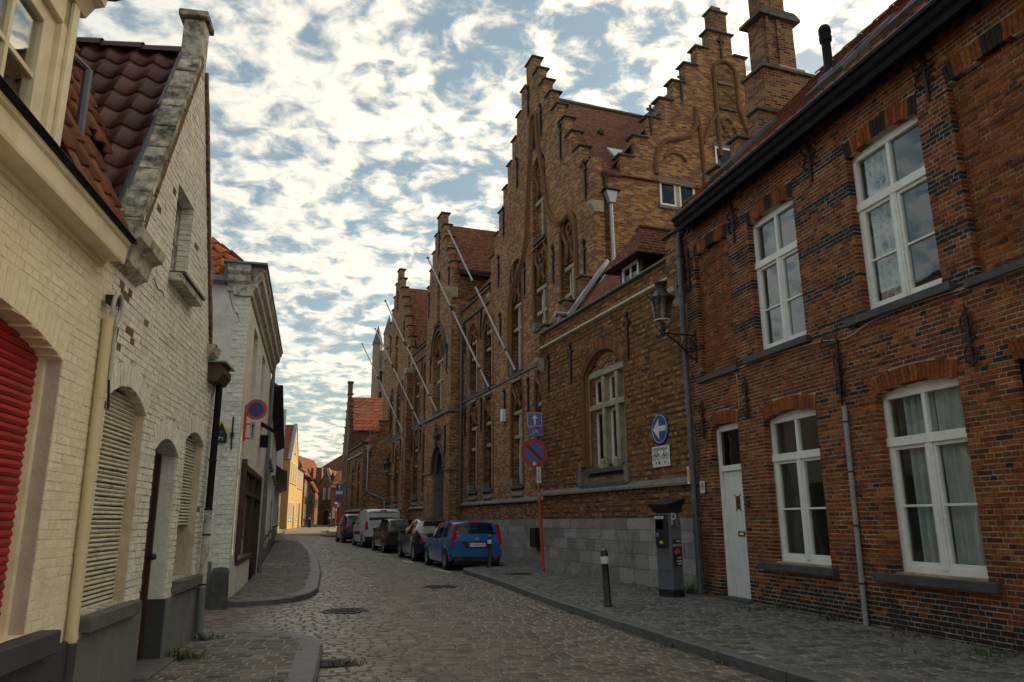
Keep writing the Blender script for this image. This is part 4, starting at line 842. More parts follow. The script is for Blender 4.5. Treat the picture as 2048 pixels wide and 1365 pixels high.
# dormer with hipped tile roof
def dormer():
    d = MB(); x0, x1, yf = -3.75, -2.55, .62; d.box(x0 + .05, x0 + .2, yf, yf + .5, 7.0, 7.62); d.box(x1 - .2, x1 - .05, yf, yf + .5, 7.0, 7.62); d.box(x0 + .05, x0 + .08, yf + .05, 2.0, 7.0, 7.7); d.box(x1 - .08, x1 - .05, yf + .05, 2.0, 7.0, 7.7)
    d.box(x0 + .05, x1 - .05, yf, yf + .1, 7.58, 7.75)
    do = d.build('dormer', 'iron_rust', BW)
    f = MB(); a, c = x0 + .2, x1 - .2; f.box(a, a + .07, yf - .02, yf + .05, 7.0, 7.6); f.box(c - .07, c, yf - .02, yf + .05, 7.0, 7.6); f.box(a, c, yf - .02, yf + .05, 7.53, 7.62); f.box((a + c) / 2 - .03, (a + c) / 2 + .03, yf - .01, yf + .05, 7.0, 7.55); f.build('dormer_window', 'white_paint', do)
    boxpart('pane', 'glass_dark', do, a + .05, c - .05, yf + .02, yf + .03, 7.0, 7.55)
    r = MB(); e0, e1, ef, zt, ze = x0 - .28, x1 + .28, yf - .32, 8.62, 7.60; xm = (x0 + x1) / 2
    # tile courses as stepped sheets
    n = 9
    for k in range(n):
        t0, t1 = k / n, (k + 1.15) / n; lp = lambda a_, b_, t: a_ + (b_ - a_) * t
        for side, sx in ((e0, 1), (e1, -1)):
            pass
        A = lambda t, h: (lp(e0, xm, t), lp(ef, yf + .35, t), lp(ze, zt, t) + h); B_ = lambda t, h: (lp(e1, xm, t), lp(ef, yf + .35, t), lp(ze, zt, t) + h); C_ = lambda t, h: (lp(e1, xm, t), 2.6, lp(ze, zt, t) + h); D_ = lambda t, h: (lp(e0, xm, t), 2.6, lp(ze, zt, t) + h)
        r.add([A(t0, .035), B_(t0, .035), B_(min(1, t1), .0), A(min(1, t1), .0)], [(0, 1, 2, 3)]); r.add([B_(t0, .035), C_(t0, .035), C_(min(1, t1), 0), B_(min(1, t1), 0)], [(0, 1, 2, 3)]); r.add([D_(t0, .035), A(t0, .035), A(min(1, t1), 0), D_(min(1, t1), 0)], [(0, 1, 2, 3)])
        for P_, Q_ in ((A, B_), (B_, C_), (D_, A)): r.add([P_(t0, -.01), Q_(t0, -.01), Q_(t0, .035), P_(t0, .035)], [(0, 1, 2, 3)])
    ro = r.build('dormer_roof', 'tile_far', do); part('soffit', 'iron_rust', do, lambda b: b.add([(e0, ef, ze), (e1, ef, ze), (e1, 2.4, ze), (e0, 2.4, ze)], [(0, 3, 2, 1)]))
    part('ridge', 'roof_tile_brown', do, lambda b: b.tube([(xm, yf + .3, zt + .02), (xm, 2.7, zt + .02)], .06, 6))
dormer()
for x, z in ((-6.9, 5.6), (-5.4, 5.6), (-2.32, 5.62)):
    a = MB(); a.box(x - .035, x + .035, -.05, -.01, z - .52, z + .36); a.tube([(x, -.03, z - .5), (x, -.03, z - .68)], [.035, .005], 6); a.box(x - .12, x + .12, -.055, -.015, z + .16, z + .22)
    for sx in (-1, 1): a.lathe([(0, -.02), (.045, -.02), (.045, .02), (0, .02)], 8, (x + sx * .10, -.04, z + .22)); 
    a.lathe([(.02, .0), (.055, .05), (.04, .12), (.0, .17)], 8, (x, -.035, z + .33)); a.build('wall_anchor', 'iron', BW)
for x, z in ((-1.5, 5.55), (-6.05, 5.2)): boxpart('putlog_hole', 'black', BW, x - .04, x + .04, -.0095, .0, z - .05, z + .05)
vp = MB(); vp.tube([(-6.6, .22, 6.8), (-6.6, .22, 7.15)], .07, 10); vp.tube([(-6.6, .45, 7.19), (-6.6, .08, 7.19)], .09, 10); vp.build('vent_cowl', 'zinc', BW)
zp = MB(); zp.tube([(XB0 + .55, .5, 7.05), (XB0 + .42, 2.1, 9.2)], .085, 4); zp.build('valley_pipe', 'zinc_light', BW)
# ------------------------------------------------------------------ stepped-gable building: big gable, balustraded bays, porch gable, far gable
MN = thing('stepped_gable_building', 'tall brown brick building with stepped gables, stone cross windows and an arched porch', 'building', FB.w(0, 0), FB.rz)
Y1 = 1.8
CO = .845
def gable_ext(cx, ztop, n, w0, dx, dz, zbase, xl, xr):
    def ext(z):
        if z < zbase: return (xl, xr)
        k = max(0, math.floor((ztop - z) / dz + 1e-6)); k = min(k, n)
        h = w0 + dx * k
        return (max(xl, cx - h), min(xr, cx + h)) if z < ztop else None
    return ext
def step_copings(parent, cx, ztop, n, w0, dx, dz, y0, y1, xl, xr, sides=(-1, 1)):
    boxpart('coping_stone', 'coping', parent, cx - w0 - .08, cx + w0 + .08, y0 - .07, y1 + .05, ztop, ztop + .07, bevel=.02)
    for k in range(1, n + 1):
        for s in sides:
            a, b = cx + s * (w0 + dx * (k - 1)), cx + s * (w0 + dx * k)
            a, b = min(a, b), max(a, b)
            if a > xr - .1 or b < xl + .1: continue
            boxpart('coping_stone', 'coping', parent, a - (.08 if s < 0 else 0), b + (.08 if s > 0 else 0), y0 - .07, y1 + .05, ztop - dz * k, ztop - dz * k + .065, bevel=.02)
def main_window(x, z0, zt, z1, w=1.16, arch=0.0, y=Y1, tracery=True, tr_h=1.6):
    cross_window(MN, x - w / 2, x + w / 2, z0, zt, z1, 2, y=y + .14, deep=.2)
    part('window_jamb_moulding', 'moulding', MN, lambda b: [b.tube([(x + s * (w / 2 + .10), y + .02, z0), (x + s * (w / 2 + .10), y + .02, z1 + tr_h)], .065, 6) for s in (-1, 1)])
    part('sill_stone', 'stone_grey', MN, lambda b: (b.box(x - w / 2 - .12, x - w / 2 + .14, y - .05, y + .2, z0 - .02, z0 + .32), b.prism([(y - .06, z0 - .30), (y + .14, z0 + .02), (y + .14, z0 - .35), (y - .06, z0 - .35)], x - w / 2, x + w / 2, axis='x')))
def tracery(parent, x, z0, z1, y, w=.9, mat='moulding'):
    "cut-brick tracery: two interlacing curves with cusps in the panel above a window"
    h = z1 - z0
    part('tracery', mat, parent, lambda b: (b.tube([(x - w * .36 + w * .22 * math.sin(t * PI * 2), y, z0 + h * t) for t in np.linspace(0, 1, 14)], .07, 6), b.tube([(x + w * .36 - w * .22 * math.sin(t * PI * 2), y, z0 + h * t) for t in np.linspace(0, 1, 14)], .07, 6), b.torus((x, y, z0 + h * .72), w * .20, .06, 'y', 10, 6), b.tube([(x - w * .2, y, z0 + h * .30), (x, y, z0 + h * .48), (x + w * .2, y, z0 + h * .30)], .055, 6)))
    part('tracery_panel', 'brick_main', parent, lambda b: b.box(x - w / 2 - .15, x + w / 2 + .15, y + .08, y + .3, z0 - .02, z1 + .05))
def mn_anchor(x, z, y=Y1, s=1.0):
    a = MB(); a.box(x - .04 * s, x + .04 * s, y - .07, y - .02, z - .65 * s, z + .45 * s); a.box(x - .13 * s, x + .13 * s, y - .075, y - .03, z + .18 * s, z + .27 * s); a.lathe([(.03 * s, 0), (.07 * s, .06 * s), (.05 * s, .15 * s), (0, .22 * s)], 8, (x, y - .05, z + .42 * s)); a.tube([(x, y - .045, z - .65 * s), (x, y - .045, z - .9 * s)], [.04 * s, .006], 6); a.build('wall_anchor', 'iron', MN)
# ---- big gable
G1 = dict(cx=-12.45, ztop=19.5, n=8, w0=.36, dx=.565, dz=CO)
XL1, XR1 = -17.25, -7.22
e1 = gable_ext(G1['cx'], G1['ztop'], G1['n'], G1['w0'], G1['dx'], G1['dz'], 12.74, XL1, XR1)
W1 = [-14.2, -11.72, -9.24]
ops1 = [dict(x0=x - .72, x1=x + .72, z0=6.95, z1=11.1, rise=.55, band=0) for x in (W1[0], W1[2])] + [dict(x0=W1[1] - .72, x1=W1[1] + .72, z0=8.15, z1=11.35, rise=0)] + [dict(x0=x - .68, x1=x + .68, z0=2.5, z1=6.55, rise=.25) for x in W1] + [dict(x0=-12.33, x1=-11.05, z0=11.5, z1=14.5, rise=.5)] + [dict(x0=-12.28, x1=-11.82, z0=15.4, z1=16.55, rise=.22)]
wall_slab(MN, 'gable_wall', 'brick_gable', lambda z: e1(z), 2.2, 19.5, ops1, Y1, Y1 + .34, CO / 13)
part('gable_backing', 'brick_main', MN, lambda b: b.box(XL1, XR1, Y1 + .36, Y1 + .5, 2.2, 12.6))
part('gable_backing', 'brick_main', MN, lambda b: b.box(-12.8, -11.0, Y1 + .2, Y1 + .4, 11.4, 17.2))
step_copings(MN, G1['cx'], G1['ztop'], G1['n'], G1['w0'], G1['dx'], G1['dz'], Y1, Y1 + .42, XL1, XR1)
for x in (W1[0], W1[2]): main_window(x, 7.0, 8.8, 9.68, tr_h=1.4); tracery(MN, x, 9.95, 11.5, Y1 + .06)
main_window(W1[1], 8.2, 8.85, 9.68, tr_h=1.4); tracery(MN, W1[1], 9.95, 11.3, Y1 + .06)
for x in W1: main_window(x, 2.68, 4.56, 5.42, tr_h=.9); tracery(MN, x, 5.65, 6.75, Y1 + .06, .9)
cross_window(MN, -12.25, -11.15, 11.55, None, 13.1, 2, y=Y1 + .12); tracery(MN, -11.7, 13.3, 14.7, Y1 + .06, .8)
# ogee moulding sweeping up both sides to the top niche
OG_L = [(-14.95, 7.0), (-14.95, 9.3), (-14.82, 10.1), (-14.5, 10.55), (-14.1, 10.85), (-13.6, 11.15), (-13.3, 11.45), (-13.1, 11.85), (-12.95, 12.4), (-12.8, 13.5), (-12.6, 14.8), (-12.42, 15.8), (-12.34, 16.5), (-12.28, 16.75), (-12.05, 16.95)]
OG_R = [(-8.55, 7.0), (-8.56, 9.5), (-8.58, 10.6), (-8.66, 11.1), (-8.85, 11.4), (-9.1, 11.52), (-9.4, 11.46), (-9.8, 11.5), (-10.15, 11.68), (-10.45, 11.95), (-10.75, 12.4), (-10.95, 12.95), (-11.2, 13.9), (-11.5, 15.0), (-11.7, 15.8), (-11.74, 16.5), (-11.82, 16.75), (-12.05, 16.95)]
def smooth_path(p, n=4):
    out = []
    for i in range(len(p) - 1):
        p0, p1, p2, p3 = p[max(0, i - 1)], p[i], p[i + 1], p[min(len(p) - 1, i + 2)]
        for k in range(n):
            t = k / n; out.append(tuple(.5 * (2 * p1[c] + (p2[c] - p0[c]) * t + (2 * p0[c] - 5 * p1[c] + 4 * p2[c] - p3[c]) * t * t + (3 * p1[c] - p0[c] - 3 * p2[c] + p3[c]) * t ** 3) for c in (0, 1)))
    return out + [p[-1]]
for og, s_ in ((OG_L, 1), (OG_R, -1)):
    sp_ = smooth_path(og); part('ogee_moulding', 'moulding', MN, lambda b: (b.tube([(x, Y1 - .02, z) for x, z in sp_], .095, 7), b.tube([(x + s_ * .16, Y1 + .01, z - .04) for x, z in sp_[:-4]], .07, 6)))
for x, z in ((-12.6, 17.9), (-11.35, 16.4), (-13.9, 15.4), (-9.6, 14.6), (-7.75, 12.3), (-15.55, 13.9), (-16.2, 11.9), (-10.45, 10.3), (-13.2, 10.6), (-8.0, 9.6), (-16.0, 9.3), (-12.95, 6.0), (-15.5, 6.0), (-10.4, 6.1)): mn_anchor(x, z)
for xx, zz in ((XR1 - .02, 10.9), (XL1 + .05, 10.75)): part('kneeler', 'stone_buff', MN, lambda b: b.prism([(Y1 - .16, zz + .20), (Y1 - .16, zz + .32), (Y1 + .3, zz + .32), (Y1 + .3, zz - .06), (Y1, zz - .06)], xx - .22, xx + .09, axis='x'))
# roof behind the big gable and the big gable wall that faces the viewer
RZ = 18.0
part('roof', 'tile_far', MN, lambda b: b.add([(XR1 + .1, Y1 + .3, 12.2), (G1['cx'], Y1 + .3, RZ), (XL1 - .1, Y1 + .3, 12.2), (XR1 + .1, 14, 12.2), (G1['cx'], 14, RZ), (XL1 - .1, 14, 12.2)], [(0, 3, 4, 1), (1, 4, 5, 2)]))
part('ridge', 'coping', MN, lambda b: b.tube([(G1['cx'], Y1 + .4, RZ + .03), (G1['cx'], 12, RZ + .03)], .1, 6))
part('roof', 'tile_far', MN, lambda b: b.add([(XR1 - .15, 2.1, 12.0), (XR1 - .15, 7.1, 18.2), (XR1 - .15, 12.1, 12.0), (-42, 2.1, 12.0), (-42, 7.1, 18.2), (-42, 12.1, 12.0)], [(0, 1, 4, 3), (1, 2, 5, 4)]).add([(-22, 2.5, 12.4), (-22, 2.6, 12.4), (-21, 2.6, 12.4)], [(0, 1, 2)]))
sp = MB(); sdir = np.array([XR1 - G1['cx'], 0, 12.2 - RZ]); sdir /= np.linalg.norm(sdir); 
def slope_pt(t, y, h): q = np.array([G1['cx'], y, RZ]) + sdir * t; nrm = np.array([-sdir[2], 0, sdir[0]]); return tuple(q + nrm * h)
sp.add([slope_pt(a, y, h) for h in (.06, .16) for a, y in ((5.5, 3.1), (6.7, 3.1), (6.7, 4.2), (5.5, 4.2))], [tuple(q) for q in BOXQ]); sp.build('roof_hatch', 'zinc_light', MN)
boxpart('vent_tile', 'black', MN, *(lambda q: (q[0] - .12, q[0] + .12, q[1] - .1, q[1] + .1, q[2] - .03, q[2] + .12))(slope_pt(3.6, 3.6, .02)))
# side wall: the stepped gable that looks down the street towards the viewer (plane x = XR1)
G2 = dict(cy=7.1, ztop=18.55, n=9, w0=.50, dx=.545, dz=.80)
poly = [(Y1 + .36, 2.0), (Y1 + .36, 12.5)]
for k in range(8, -1, -1):
    z = G2['ztop'] - G2['dz'] * k; h = G2['w0'] + G2['dx'] * k; poly += [(G2['cy'] - h, z)]
    poly += [(G2['cy'] - (h - (G2['dx'] if k else 0)), z)] if k else []
full = [(Y1 + .36, 2.0), (Y1 + .36, 12.15 + .0)]
for k in range(8, -1, -1):
    z = G2['ztop'] - G2['dz'] * k; h = G2['w0'] + G2['dx'] * k; full += [(G2['cy'] - h, z - G2['dz']), (G2['cy'] - h, z)]
rside = [(2 * G2['cy'] - a, b) for a, b in full[2:]][::-1]
full = full + rside + [(12.4, 12.1), (12.4, 2.0)]
clean = [p for i, p in enumerate(full) if i == 0 or math.dist(p, full[i - 1]) > 1e-4]
part('side_gable_wall', 'brick_gable', MN, lambda b: b.prism(clean, XR1 - .36, XR1, axis='x'))
for k in range(0, 9):
    z = G2['ztop'] - G2['dz'] * k; h = G2['w0'] + G2['dx'] * k
    for s in ((-1, 1) if k else (0,)):
        if k == 0: boxpart('coping_stone', 'coping', MN, XR1 - .45, XR1 + .09, G2['cy'] - h - .1, G2['cy'] + h + .1, z, z + .07, bevel=.02); continue
        a, b = sorted((G2['cy'] + s * (h - G2['dx']), G2['cy'] + s * h)); boxpart('coping_stone', 'coping', MN, XR1 - .45, XR1 + .09, a - (.1 if s < 0 else -.0), b + (.1 if s > 0 else 0), z, z + .065, bevel=.02)
part('gable_pinnacle', 'brick_chimney', MN, lambda b: (b.box(XR1 - .34, XR1 + .02, 6.76, 7.44, 18.62, 19.42), b.box(XR1 - .28, XR1 - .06, 6.9, 7.3, 19.42, 19.72)))
boxpart('coping_stone', 'coping', MN, XR1 - .4, XR1 + .08, 6.7, 7.5, 19.42, 19.48)
def side_tube(name, pts, r, mat='moulding', n=7): return part(name, mat, MN, lambda b: b.tube([(XR1 + .03, y, z) for y, z in pts], r * 1.05, n))
side_tube('niche_moulding', [(6.72, 13.6), (6.72, 15.3), (6.70, 16.9)] + [(7.18 - .46 * math.cos(a), 16.95 + .46 * math.sin(a)) for a in np.linspace(.2, PI - .2, 9)] + [(7.66, 16.9), (7.66, 15.6), (7.9, 14.9), (8.2, 14.5)], .075)
part('niche', 'brick_main', MN, lambda b: b.prism([(6.85, 15.5), (7.5, 15.5), (7.5, 16.9)] + [(7.18 + .32 * math.cos(a), 16.9 + .33 * math.sin(a)) for a in np.linspace(.1, PI - .1, 7)] + [(6.85, 16.9)], XR1 - .01, XR1 + .012, axis='x'))
boxpart('niche_shadow_sill', 'coping', MN, XR1, XR1 + .09, 6.82, 7.52, 15.44, 15.52); boxpart('niche_bar', 'stone_grey', MN, XR1, XR1 + .06, 6.85, 7.45, 16.45, 16.55)
side_tube('ogee_moulding', [(6.0, 10.5), (6.0, 13.2), (5.95, 14.6), (5.8, 15.3)] , .075); side_tube('ogee_moulding', [(5.85, 15.2), (5.8, 14.6), (5.5, 14.15), (5.0, 13.95), (4.55, 13.8), (4.25, 13.45), (4.12, 13.0), (4.1, 12.5)], .085)
side_tube('ogee_moulding', [(6.05, 14.0), (6.3, 14.5), (6.45, 14.9), (6.7, 15.2)], .07)
part('trefoil', 'moulding', MN, lambda b: [b.torus((XR1 + .02, 7.1 + .2 * math.cos(a), 14.72 + .2 * math.sin(a)), .21, .06, 'x', 12, 6) for a in (PI / 2 + 2.1, PI / 2 - 2.1, PI * 1.5 + PI)] )
part('shield', 'stone_buff', MN, lambda b: b.prism([(7.0, 14.6), (7.2, 14.6), (7.2, 14.82), (7.0, 14.82)], XR1, XR1 + .05, axis='x'))
part('cusp_moulding', 'moulding', MN, lambda b: b.tube([(XR1 + .02, 4.9 + .45 * math.cos(a), 13.05 + .35 * math.sin(a)) for a in np.linspace(.3, PI - .3, 9)], .055, 6))
def side_window(y0, y1, z0, z1, nl):
    b = MB(); b.box(XR1, XR1 + .04, y0 - .05, y1 + .05, z1, z1 + .13); st = b.build('window', 'stone_grey', MN)
    boxpart('window_back', 'glass_dark', st, XR1 + .004, XR1 + .012, y0, y1, z0, z1); w = (y1 - y0) / nl
    for k in range(1, nl): boxpart('mullion', 'stone_buff', st, XR1 + .0, XR1 + .05, y0 + k * w - .06, y0 + k * w + .06, z0, z1)
    for k in range(nl):
        a, c = y0 + k * w + (.06 if k else 0), y0 + (k + 1) * w - (.06 if k < nl - 1 else 0); f = MB()
        f.box(XR1 + .012, XR1 + .035, a, a + .07, z0, z1); f.box(XR1 + .012, XR1 + .035, c - .07, c, z0, z1); f.box(XR1 + .012, XR1 + .035, a + .07, c - .07, z1 - .07, z1); f.box(XR1 + .012, XR1 + .035, a + .07, c - .07, z0, z0 + .08); f.build('casement', 'white_paint', st)
    boxpart('window_sill', 'stone_grey', MN, XR1, XR1 + .07, y0 - .05, y1 + .05, z0 - .1, z0)
side_window(4.2, 5.55, 11.42, 12.28, 2); side_window(6.5, 7.3, 13.1, 13.95, 1)
for y, z in ((2.2, 11.9), (4.0, 14.6), (5.3, 16.1), (7.1, 18.0), (3.4, 10.2)):
    a = MB(); a.box(XR1 + .02, XR1 + .07, y - .04, y + .04, z - .55, z + .4); a.box(XR1 + .02, XR1 + .07, y - .14, y + .14, z + .18, z + .27); a.tube([(XR1 + .045, y, z - .55), (XR1 + .045, y, z - .8)], [.04, .006], 6); a.build('wall_anchor', 'iron', MN)
hp_ = MB(); hp_.prism([(2.12, 11.55), (2.52, 11.55), (2.42, 11.15), (2.22, 11.15)], XR1 + .02, XR1 + .24, axis='x'); hp_.tube([(XR1 + .12, 2.32, 11.2), (XR1 + .12, 2.34, 9.3), (XR1 + .25, 2.2, 9.0), (XR1 + .3, 1.5, 8.0)], .06, 10); hp_.build('downpipe', 'zinc_light', MN); boxpart('rain_hopper_lid', 'gutter_black', MN, XR1, XR1 + .28, 2.05, 2.6, 11.55, 11.6)
# ---- balustraded bays between big gable and porch
def bay(xl, xr, wins, first=True):
    ops = [dict(x0=x - .70, x1=x + .70, z0=6.95, z1=9.6, rise=.75) for x in wins] + [dict(x0=x - .68, x1=x + .68, z0=2.5, z1=6.3, rise=.3) for x in wins]
    wall_slab(MN, 'bay_wall', 'brick_main', (xl, xr), 2.2, 10.75, ops, Y1, Y1 + .3, .065)
    part('bay_backing', 'brick_main', MN, lambda b: b.box(xl, xr, Y1 + .36, Y1 + .5, 2.2, 10.7))
    for x in wins:
        main_window(x, 7.0, 8.75, 9.45, w=1.1, tr_h=.2); tracery(MN, x, 9.6, 10.3, Y1 + .08, .8); main_window(x, 2.68, 4.56, 5.42, w=1.1, tr_h=.9); tracery(MN, x, 5.65, 6.5, Y1 + .08, .8)
        part('arch_moulding', 'moulding', MN, lambda b: (b.tube([(x + .78 * math.cos(a), Y1 - .01, 9.6 + .78 * math.sin(a)) for a in np.linspace(0, PI, 13)], .075, 6), b.tube([(x + .62 * math.cos(a), Y1 + .06, 9.6 + .66 * math.sin(a)) for a in np.linspace(0, PI, 13)], .06, 6)))
    part('balustrade_rail', 'coping', MN, lambda b: (b.box(xl, xr, Y1 - .1, Y1 + .3, 11.38, 11.48), b.box(xl, xr, Y1 - .08, Y1 + .3, 10.75, 10.84)))
    n = int((xr - xl) / .22)
    for i in range(n): boxpart('baluster', 'stone_buff' if i % 1 else 'brick_gable', MN, xl + (i + .5) * .22 - .06, xl + (i + .5) * .22 + .06, Y1 - .02, Y1 + .12, 10.84, 11.38)
    part('balustrade_back', 'brick_main', MN, lambda b: b.box(xl, xr, Y1 + .12, Y1 + .25, 10.84, 11.38))
bay(-21.5, XL1, (-19.72, -17.6 + .0)); bay(-32.15, -26.3, (-30.9, -28.55))
for x, z in ((-18.6, 10.2), (-21.0, 10.0), (-18.5, 6.1), (-20.9, 6.0), (-29.7, 10.2), (-29.7, 6.0), (-31.8, 6.0)): mn_anchor(x, z)
# ---- porch gable (projects towards the street)
YP = 1.2; GP = dict(cx=-23.95, ztop=17.35, n=4, w0=.45, dx=.50, dz=.84)
eP = gable_ext(GP['cx'], GP['ztop'], GP['n'], GP['w0'], GP['dx'], GP['dz'], 14.0, -26.35, -21.5)
opsP = [dict(x0=-24.55, x1=-22.35, z0=0, z1=3.75, rise=1.25, pointed=True), dict(x0=-24.85, x1=-22.75, z0=6.75, z1=9.9, rise=1.2), dict(x0=-24.25, x1=-23.65, z0=11.3, z1=13.9, rise=.3)]
wall_slab(MN, 'porch_wall', 'brick_gable', lambda z: eP(z), 0, 17.35, opsP, YP, YP + .35, .07)
part('porch_side_wall', 'brick_main', MN, lambda b: (b.box(-21.86, -21.5, YP + .35, Y1 + 6, 0, 13.9), b.box(-26.35, -26.0, YP + .35, Y1 + 6, 0, 13.9), b.box(-26, -21.9, YP + 1.3, YP + 1.5, 0, 14), b.box(-25.2, -22.2, YP + .36, YP + .5, 6.3, 11.3), b.box(-24.4, -23.5, YP + .2, YP + .4, 11.2, 14.3)))
step_copings(MN, GP['cx'], GP['ztop'], GP['n'], GP['w0'], GP['dx'], GP['dz'], YP, YP + .42, -26.4, -21.45)
part('kneeler', 'stone_buff', MN, lambda b: b.prism([(YP - .25, 12.5), (YP - .25, 12.64), (YP + .3, 12.64), (YP + .3, 12.1), (YP, 12.1)], -21.75, -21.4, axis='x'))
part('roof', 'tile_far', MN, lambda b: b.add([(-21.2, YP + .3, 13.5), (GP['cx'], YP + .3, 16.9), (-26.6, YP + .3, 13.5), (-21.2, 10, 13.5), (GP['cx'], 10, 16.9), (-26.6, 10, 13.5)], [(0, 3, 4, 1), (1, 4, 5, 2)]))
part('eaves_gutter', 'iron_rust', MN, lambda b: b.box(-21.5, -21.12, YP + .4, 9, 13.25, 13.5)); MATS['iron_rust']
part('downpipe', 'zinc', MN, lambda b: b.tube([(-21.38, 3.4, 13.3), (-21.38, 3.4, 11)], .06, 8))
part('porch_string', 'stone_grey', MN, lambda b: (b.box(-26.4, -21.42, YP - .1, YP, 6.48, 6.62), b.box(-21.5, -21.42, YP, Y1, 6.48, 6.62), b.box(-22.3, -21.42, YP - .06, YP, 3.75, 3.85), b.box(-21.5, -21.42, YP, Y1, 3.75, 3.85), b.box(-26.4, -24.7, YP - .06, YP, 3.75, 3.85)))
def pointed(cx, w, z1, rise, y, n=9):
    Rr = (w * w / 4 + rise * rise) / w; pts = []
    for s in (-1, 1):
        seg = []
        for t in np.linspace(0, 1, n): zz = rise * t; h = math.sqrt(max(0, Rr * Rr - zz * zz)) - (Rr - w / 2); seg.append((cx + s * h, y, z1 + zz))
        pts.append(seg)
    return pts[0] + pts[1][::-1]
part('door_arch', 'stone_dark', MN, lambda b: (b.tube(pointed(-23.45, 2.3, 3.75, 1.35, YP - .03), .085, 7), b.tube(pointed(-23.45, 2.0, 3.75, 1.1, YP + .15), .10, 7)))
part('door_jamb', 'stone_grey', MN, lambda b: [b.box(-23.45 + s * 1.1 - .12, -23.45 + s * 1.1 + .12, YP + .02, YP + .9, 0, 3.75) for s in (-1, 1)])
part('porch_vault', 'stone_grey', MN, lambda b: b.grid([[(p[0], yy, p[2]) for p in pointed(-23.45, 2.1, 3.75, 1.2, 0)] for yy in (YP + .1, YP + 1.25)]))
boxpart('porch_door', 'door_brown', MN, -24.6, -22.3, YP + 1.15, YP + 1.25, 0, 5.0)
fin = MB(); fin.lathe([(.10, 0), (.14, .08), (.07, .16), (.09, .3), (.16, .38), (.18, .44), (.08, .5), (.07, .75), (.12, .8), (.06, .9), (.05, 1.0), (0, 1.12)], 8, (-23.45, YP - .14, 5.05)); fin.box(-23.85, -23.05, YP - .2, YP - .05, 5.5, 5.62); fin.build('finial', 'stone_dark', MN)
cross_window(MN, -24.35, -23.2, 6.75, 8.35, 9.3, 2, y=YP + .14)
part('arch_moulding', 'stone_dark', MN, lambda b: b.tube([(-23.8 + 1.3 * math.cos(a), YP - .03, 9.9 + 1.35 * math.sin(a)) for a in np.linspace(-.25, PI + .25, 17)], .075, 7))
part('arch_moulding', 'moulding', MN, lambda b: [b.tube([(-23.8 + r_ * math.cos(a), YP + y_, 9.9 + r_ * math.sin(a)) for a in np.linspace(0, PI, 15)], .07, 6) for r_, y_ in ((1.08, .0), (.9, .08), (.72, .15))])
tracery(MN, -23.8, 9.45, 10.7, YP + .16, .8)
for x, z in ((-22.1, 9.3), (-25.3, 9.3), (-22.2, 5.3), (-21.9, 13.2), (-25.9, 13.0), (-23.95, 15.9)): mn_anchor(x, z, YP)
boxpart('niche_sill', 'stone_dark', MN, -24.4, -23.5, YP - .15, YP + .05, 11.2, 11.35)
dpm = MB(); dpm.tube([(-21.36, Y1 - .1, 10.9), (-21.36, Y1 - .1, 2.2)], .062, 10); dpm.lathe([(.06, 0), (.15, .2), (.15, .35), (.06, .35)], 8, (-21.36, Y1 - .1, 10.3)); smoothshade(dpm.build('downpipe', 'pipe_grey', MN))
# ---- far gable
G4 = dict(cx=-37.4, ztop=18.7, n=9, w0=.36, dx=.545, dz=.82)
e4 = gable_ext(G4['cx'], G4['ztop'], G4['n'], G4['w0'], G4['dx'], G4['dz'], 11.35, -42.0, -32.15)
W4 = [-33.9, -36.2, -38.5]
ops4 = [dict(x0=x - .66, x1=x + .66, z0=6.95, z1=9.9, rise=.5) for x in W4] + [dict(x0=x - .62, x1=x + .62, z0=2.5, z1=6.0, rise=.3) for x in W4] + [dict(x0=-37.9, x1=-36.9, z0=11.3, z1=13.6, rise=.4)]
wall_slab(MN, 'far_gable_wall', 'brick_gable', lambda z: e4(z), 2.2, 18.7, ops4, Y1, Y1 + .34, .0745)
part('gable_backing', 'brick_main', MN, lambda b: (b.box(-42, -32.2, Y1 + .36, Y1 + .5, 2.2, 11.2), b.box(-38.2, -36.6, Y1 + .2, Y1 + .4, 11.2, 14.2)))
part('far_gable_pier', 'brick_main', MN, lambda b: b.box(-32.75, -32.15, Y1 - .35, Y1, .2, 10.3)); part('kneeler', 'stone_buff', MN, lambda b: b.box(-32.8, -32.1, Y1 - .45, Y1 + .1, 10.3, 10.65), bevel=.04)
step_copings(MN, G4['cx'], G4['ztop'], G4['n'], G4['w0'], G4['dx'], G4['dz'], Y1, Y1 + .42, -42, -32.1)
for x in W4: main_window(x, 7.0, 8.75, 9.4, w=1.0, tr_h=.5); main_window(x, 2.68, 4.56, 5.42, w=1.0, tr_h=.6); tracery(MN, x, 9.6, 10.4, Y1 + .08, .7); tracery(MN, x, 5.65, 6.3, Y1 + .08, .7)
cross_window(MN, -37.85, -36.95, 11.4, None, 13.2, 2, y=Y1 + .12)
part('roof', 'tile_far', MN, lambda b: b.add([(-32.0, Y1 + .3, 11.6), (G4['cx'], Y1 + .3, 17.5), (-42.6, Y1 + .3, 11.6), (-32.0, 12, 11.6), (G4['cx'], 12, 17.5), (-42.6, 12, 11.6)], [(0, 3, 4, 1), (1, 4, 5, 2)]))
for x, z in ((-35.0, 13.8), (-33.2, 11.6), (-37.4, 16.6), (-39.4, 13.8), (-32.5, 9.2), (-35.1, 6.0), (-37.3, 6.0), (-35.0, 9.8)): mn_anchor(x, z)
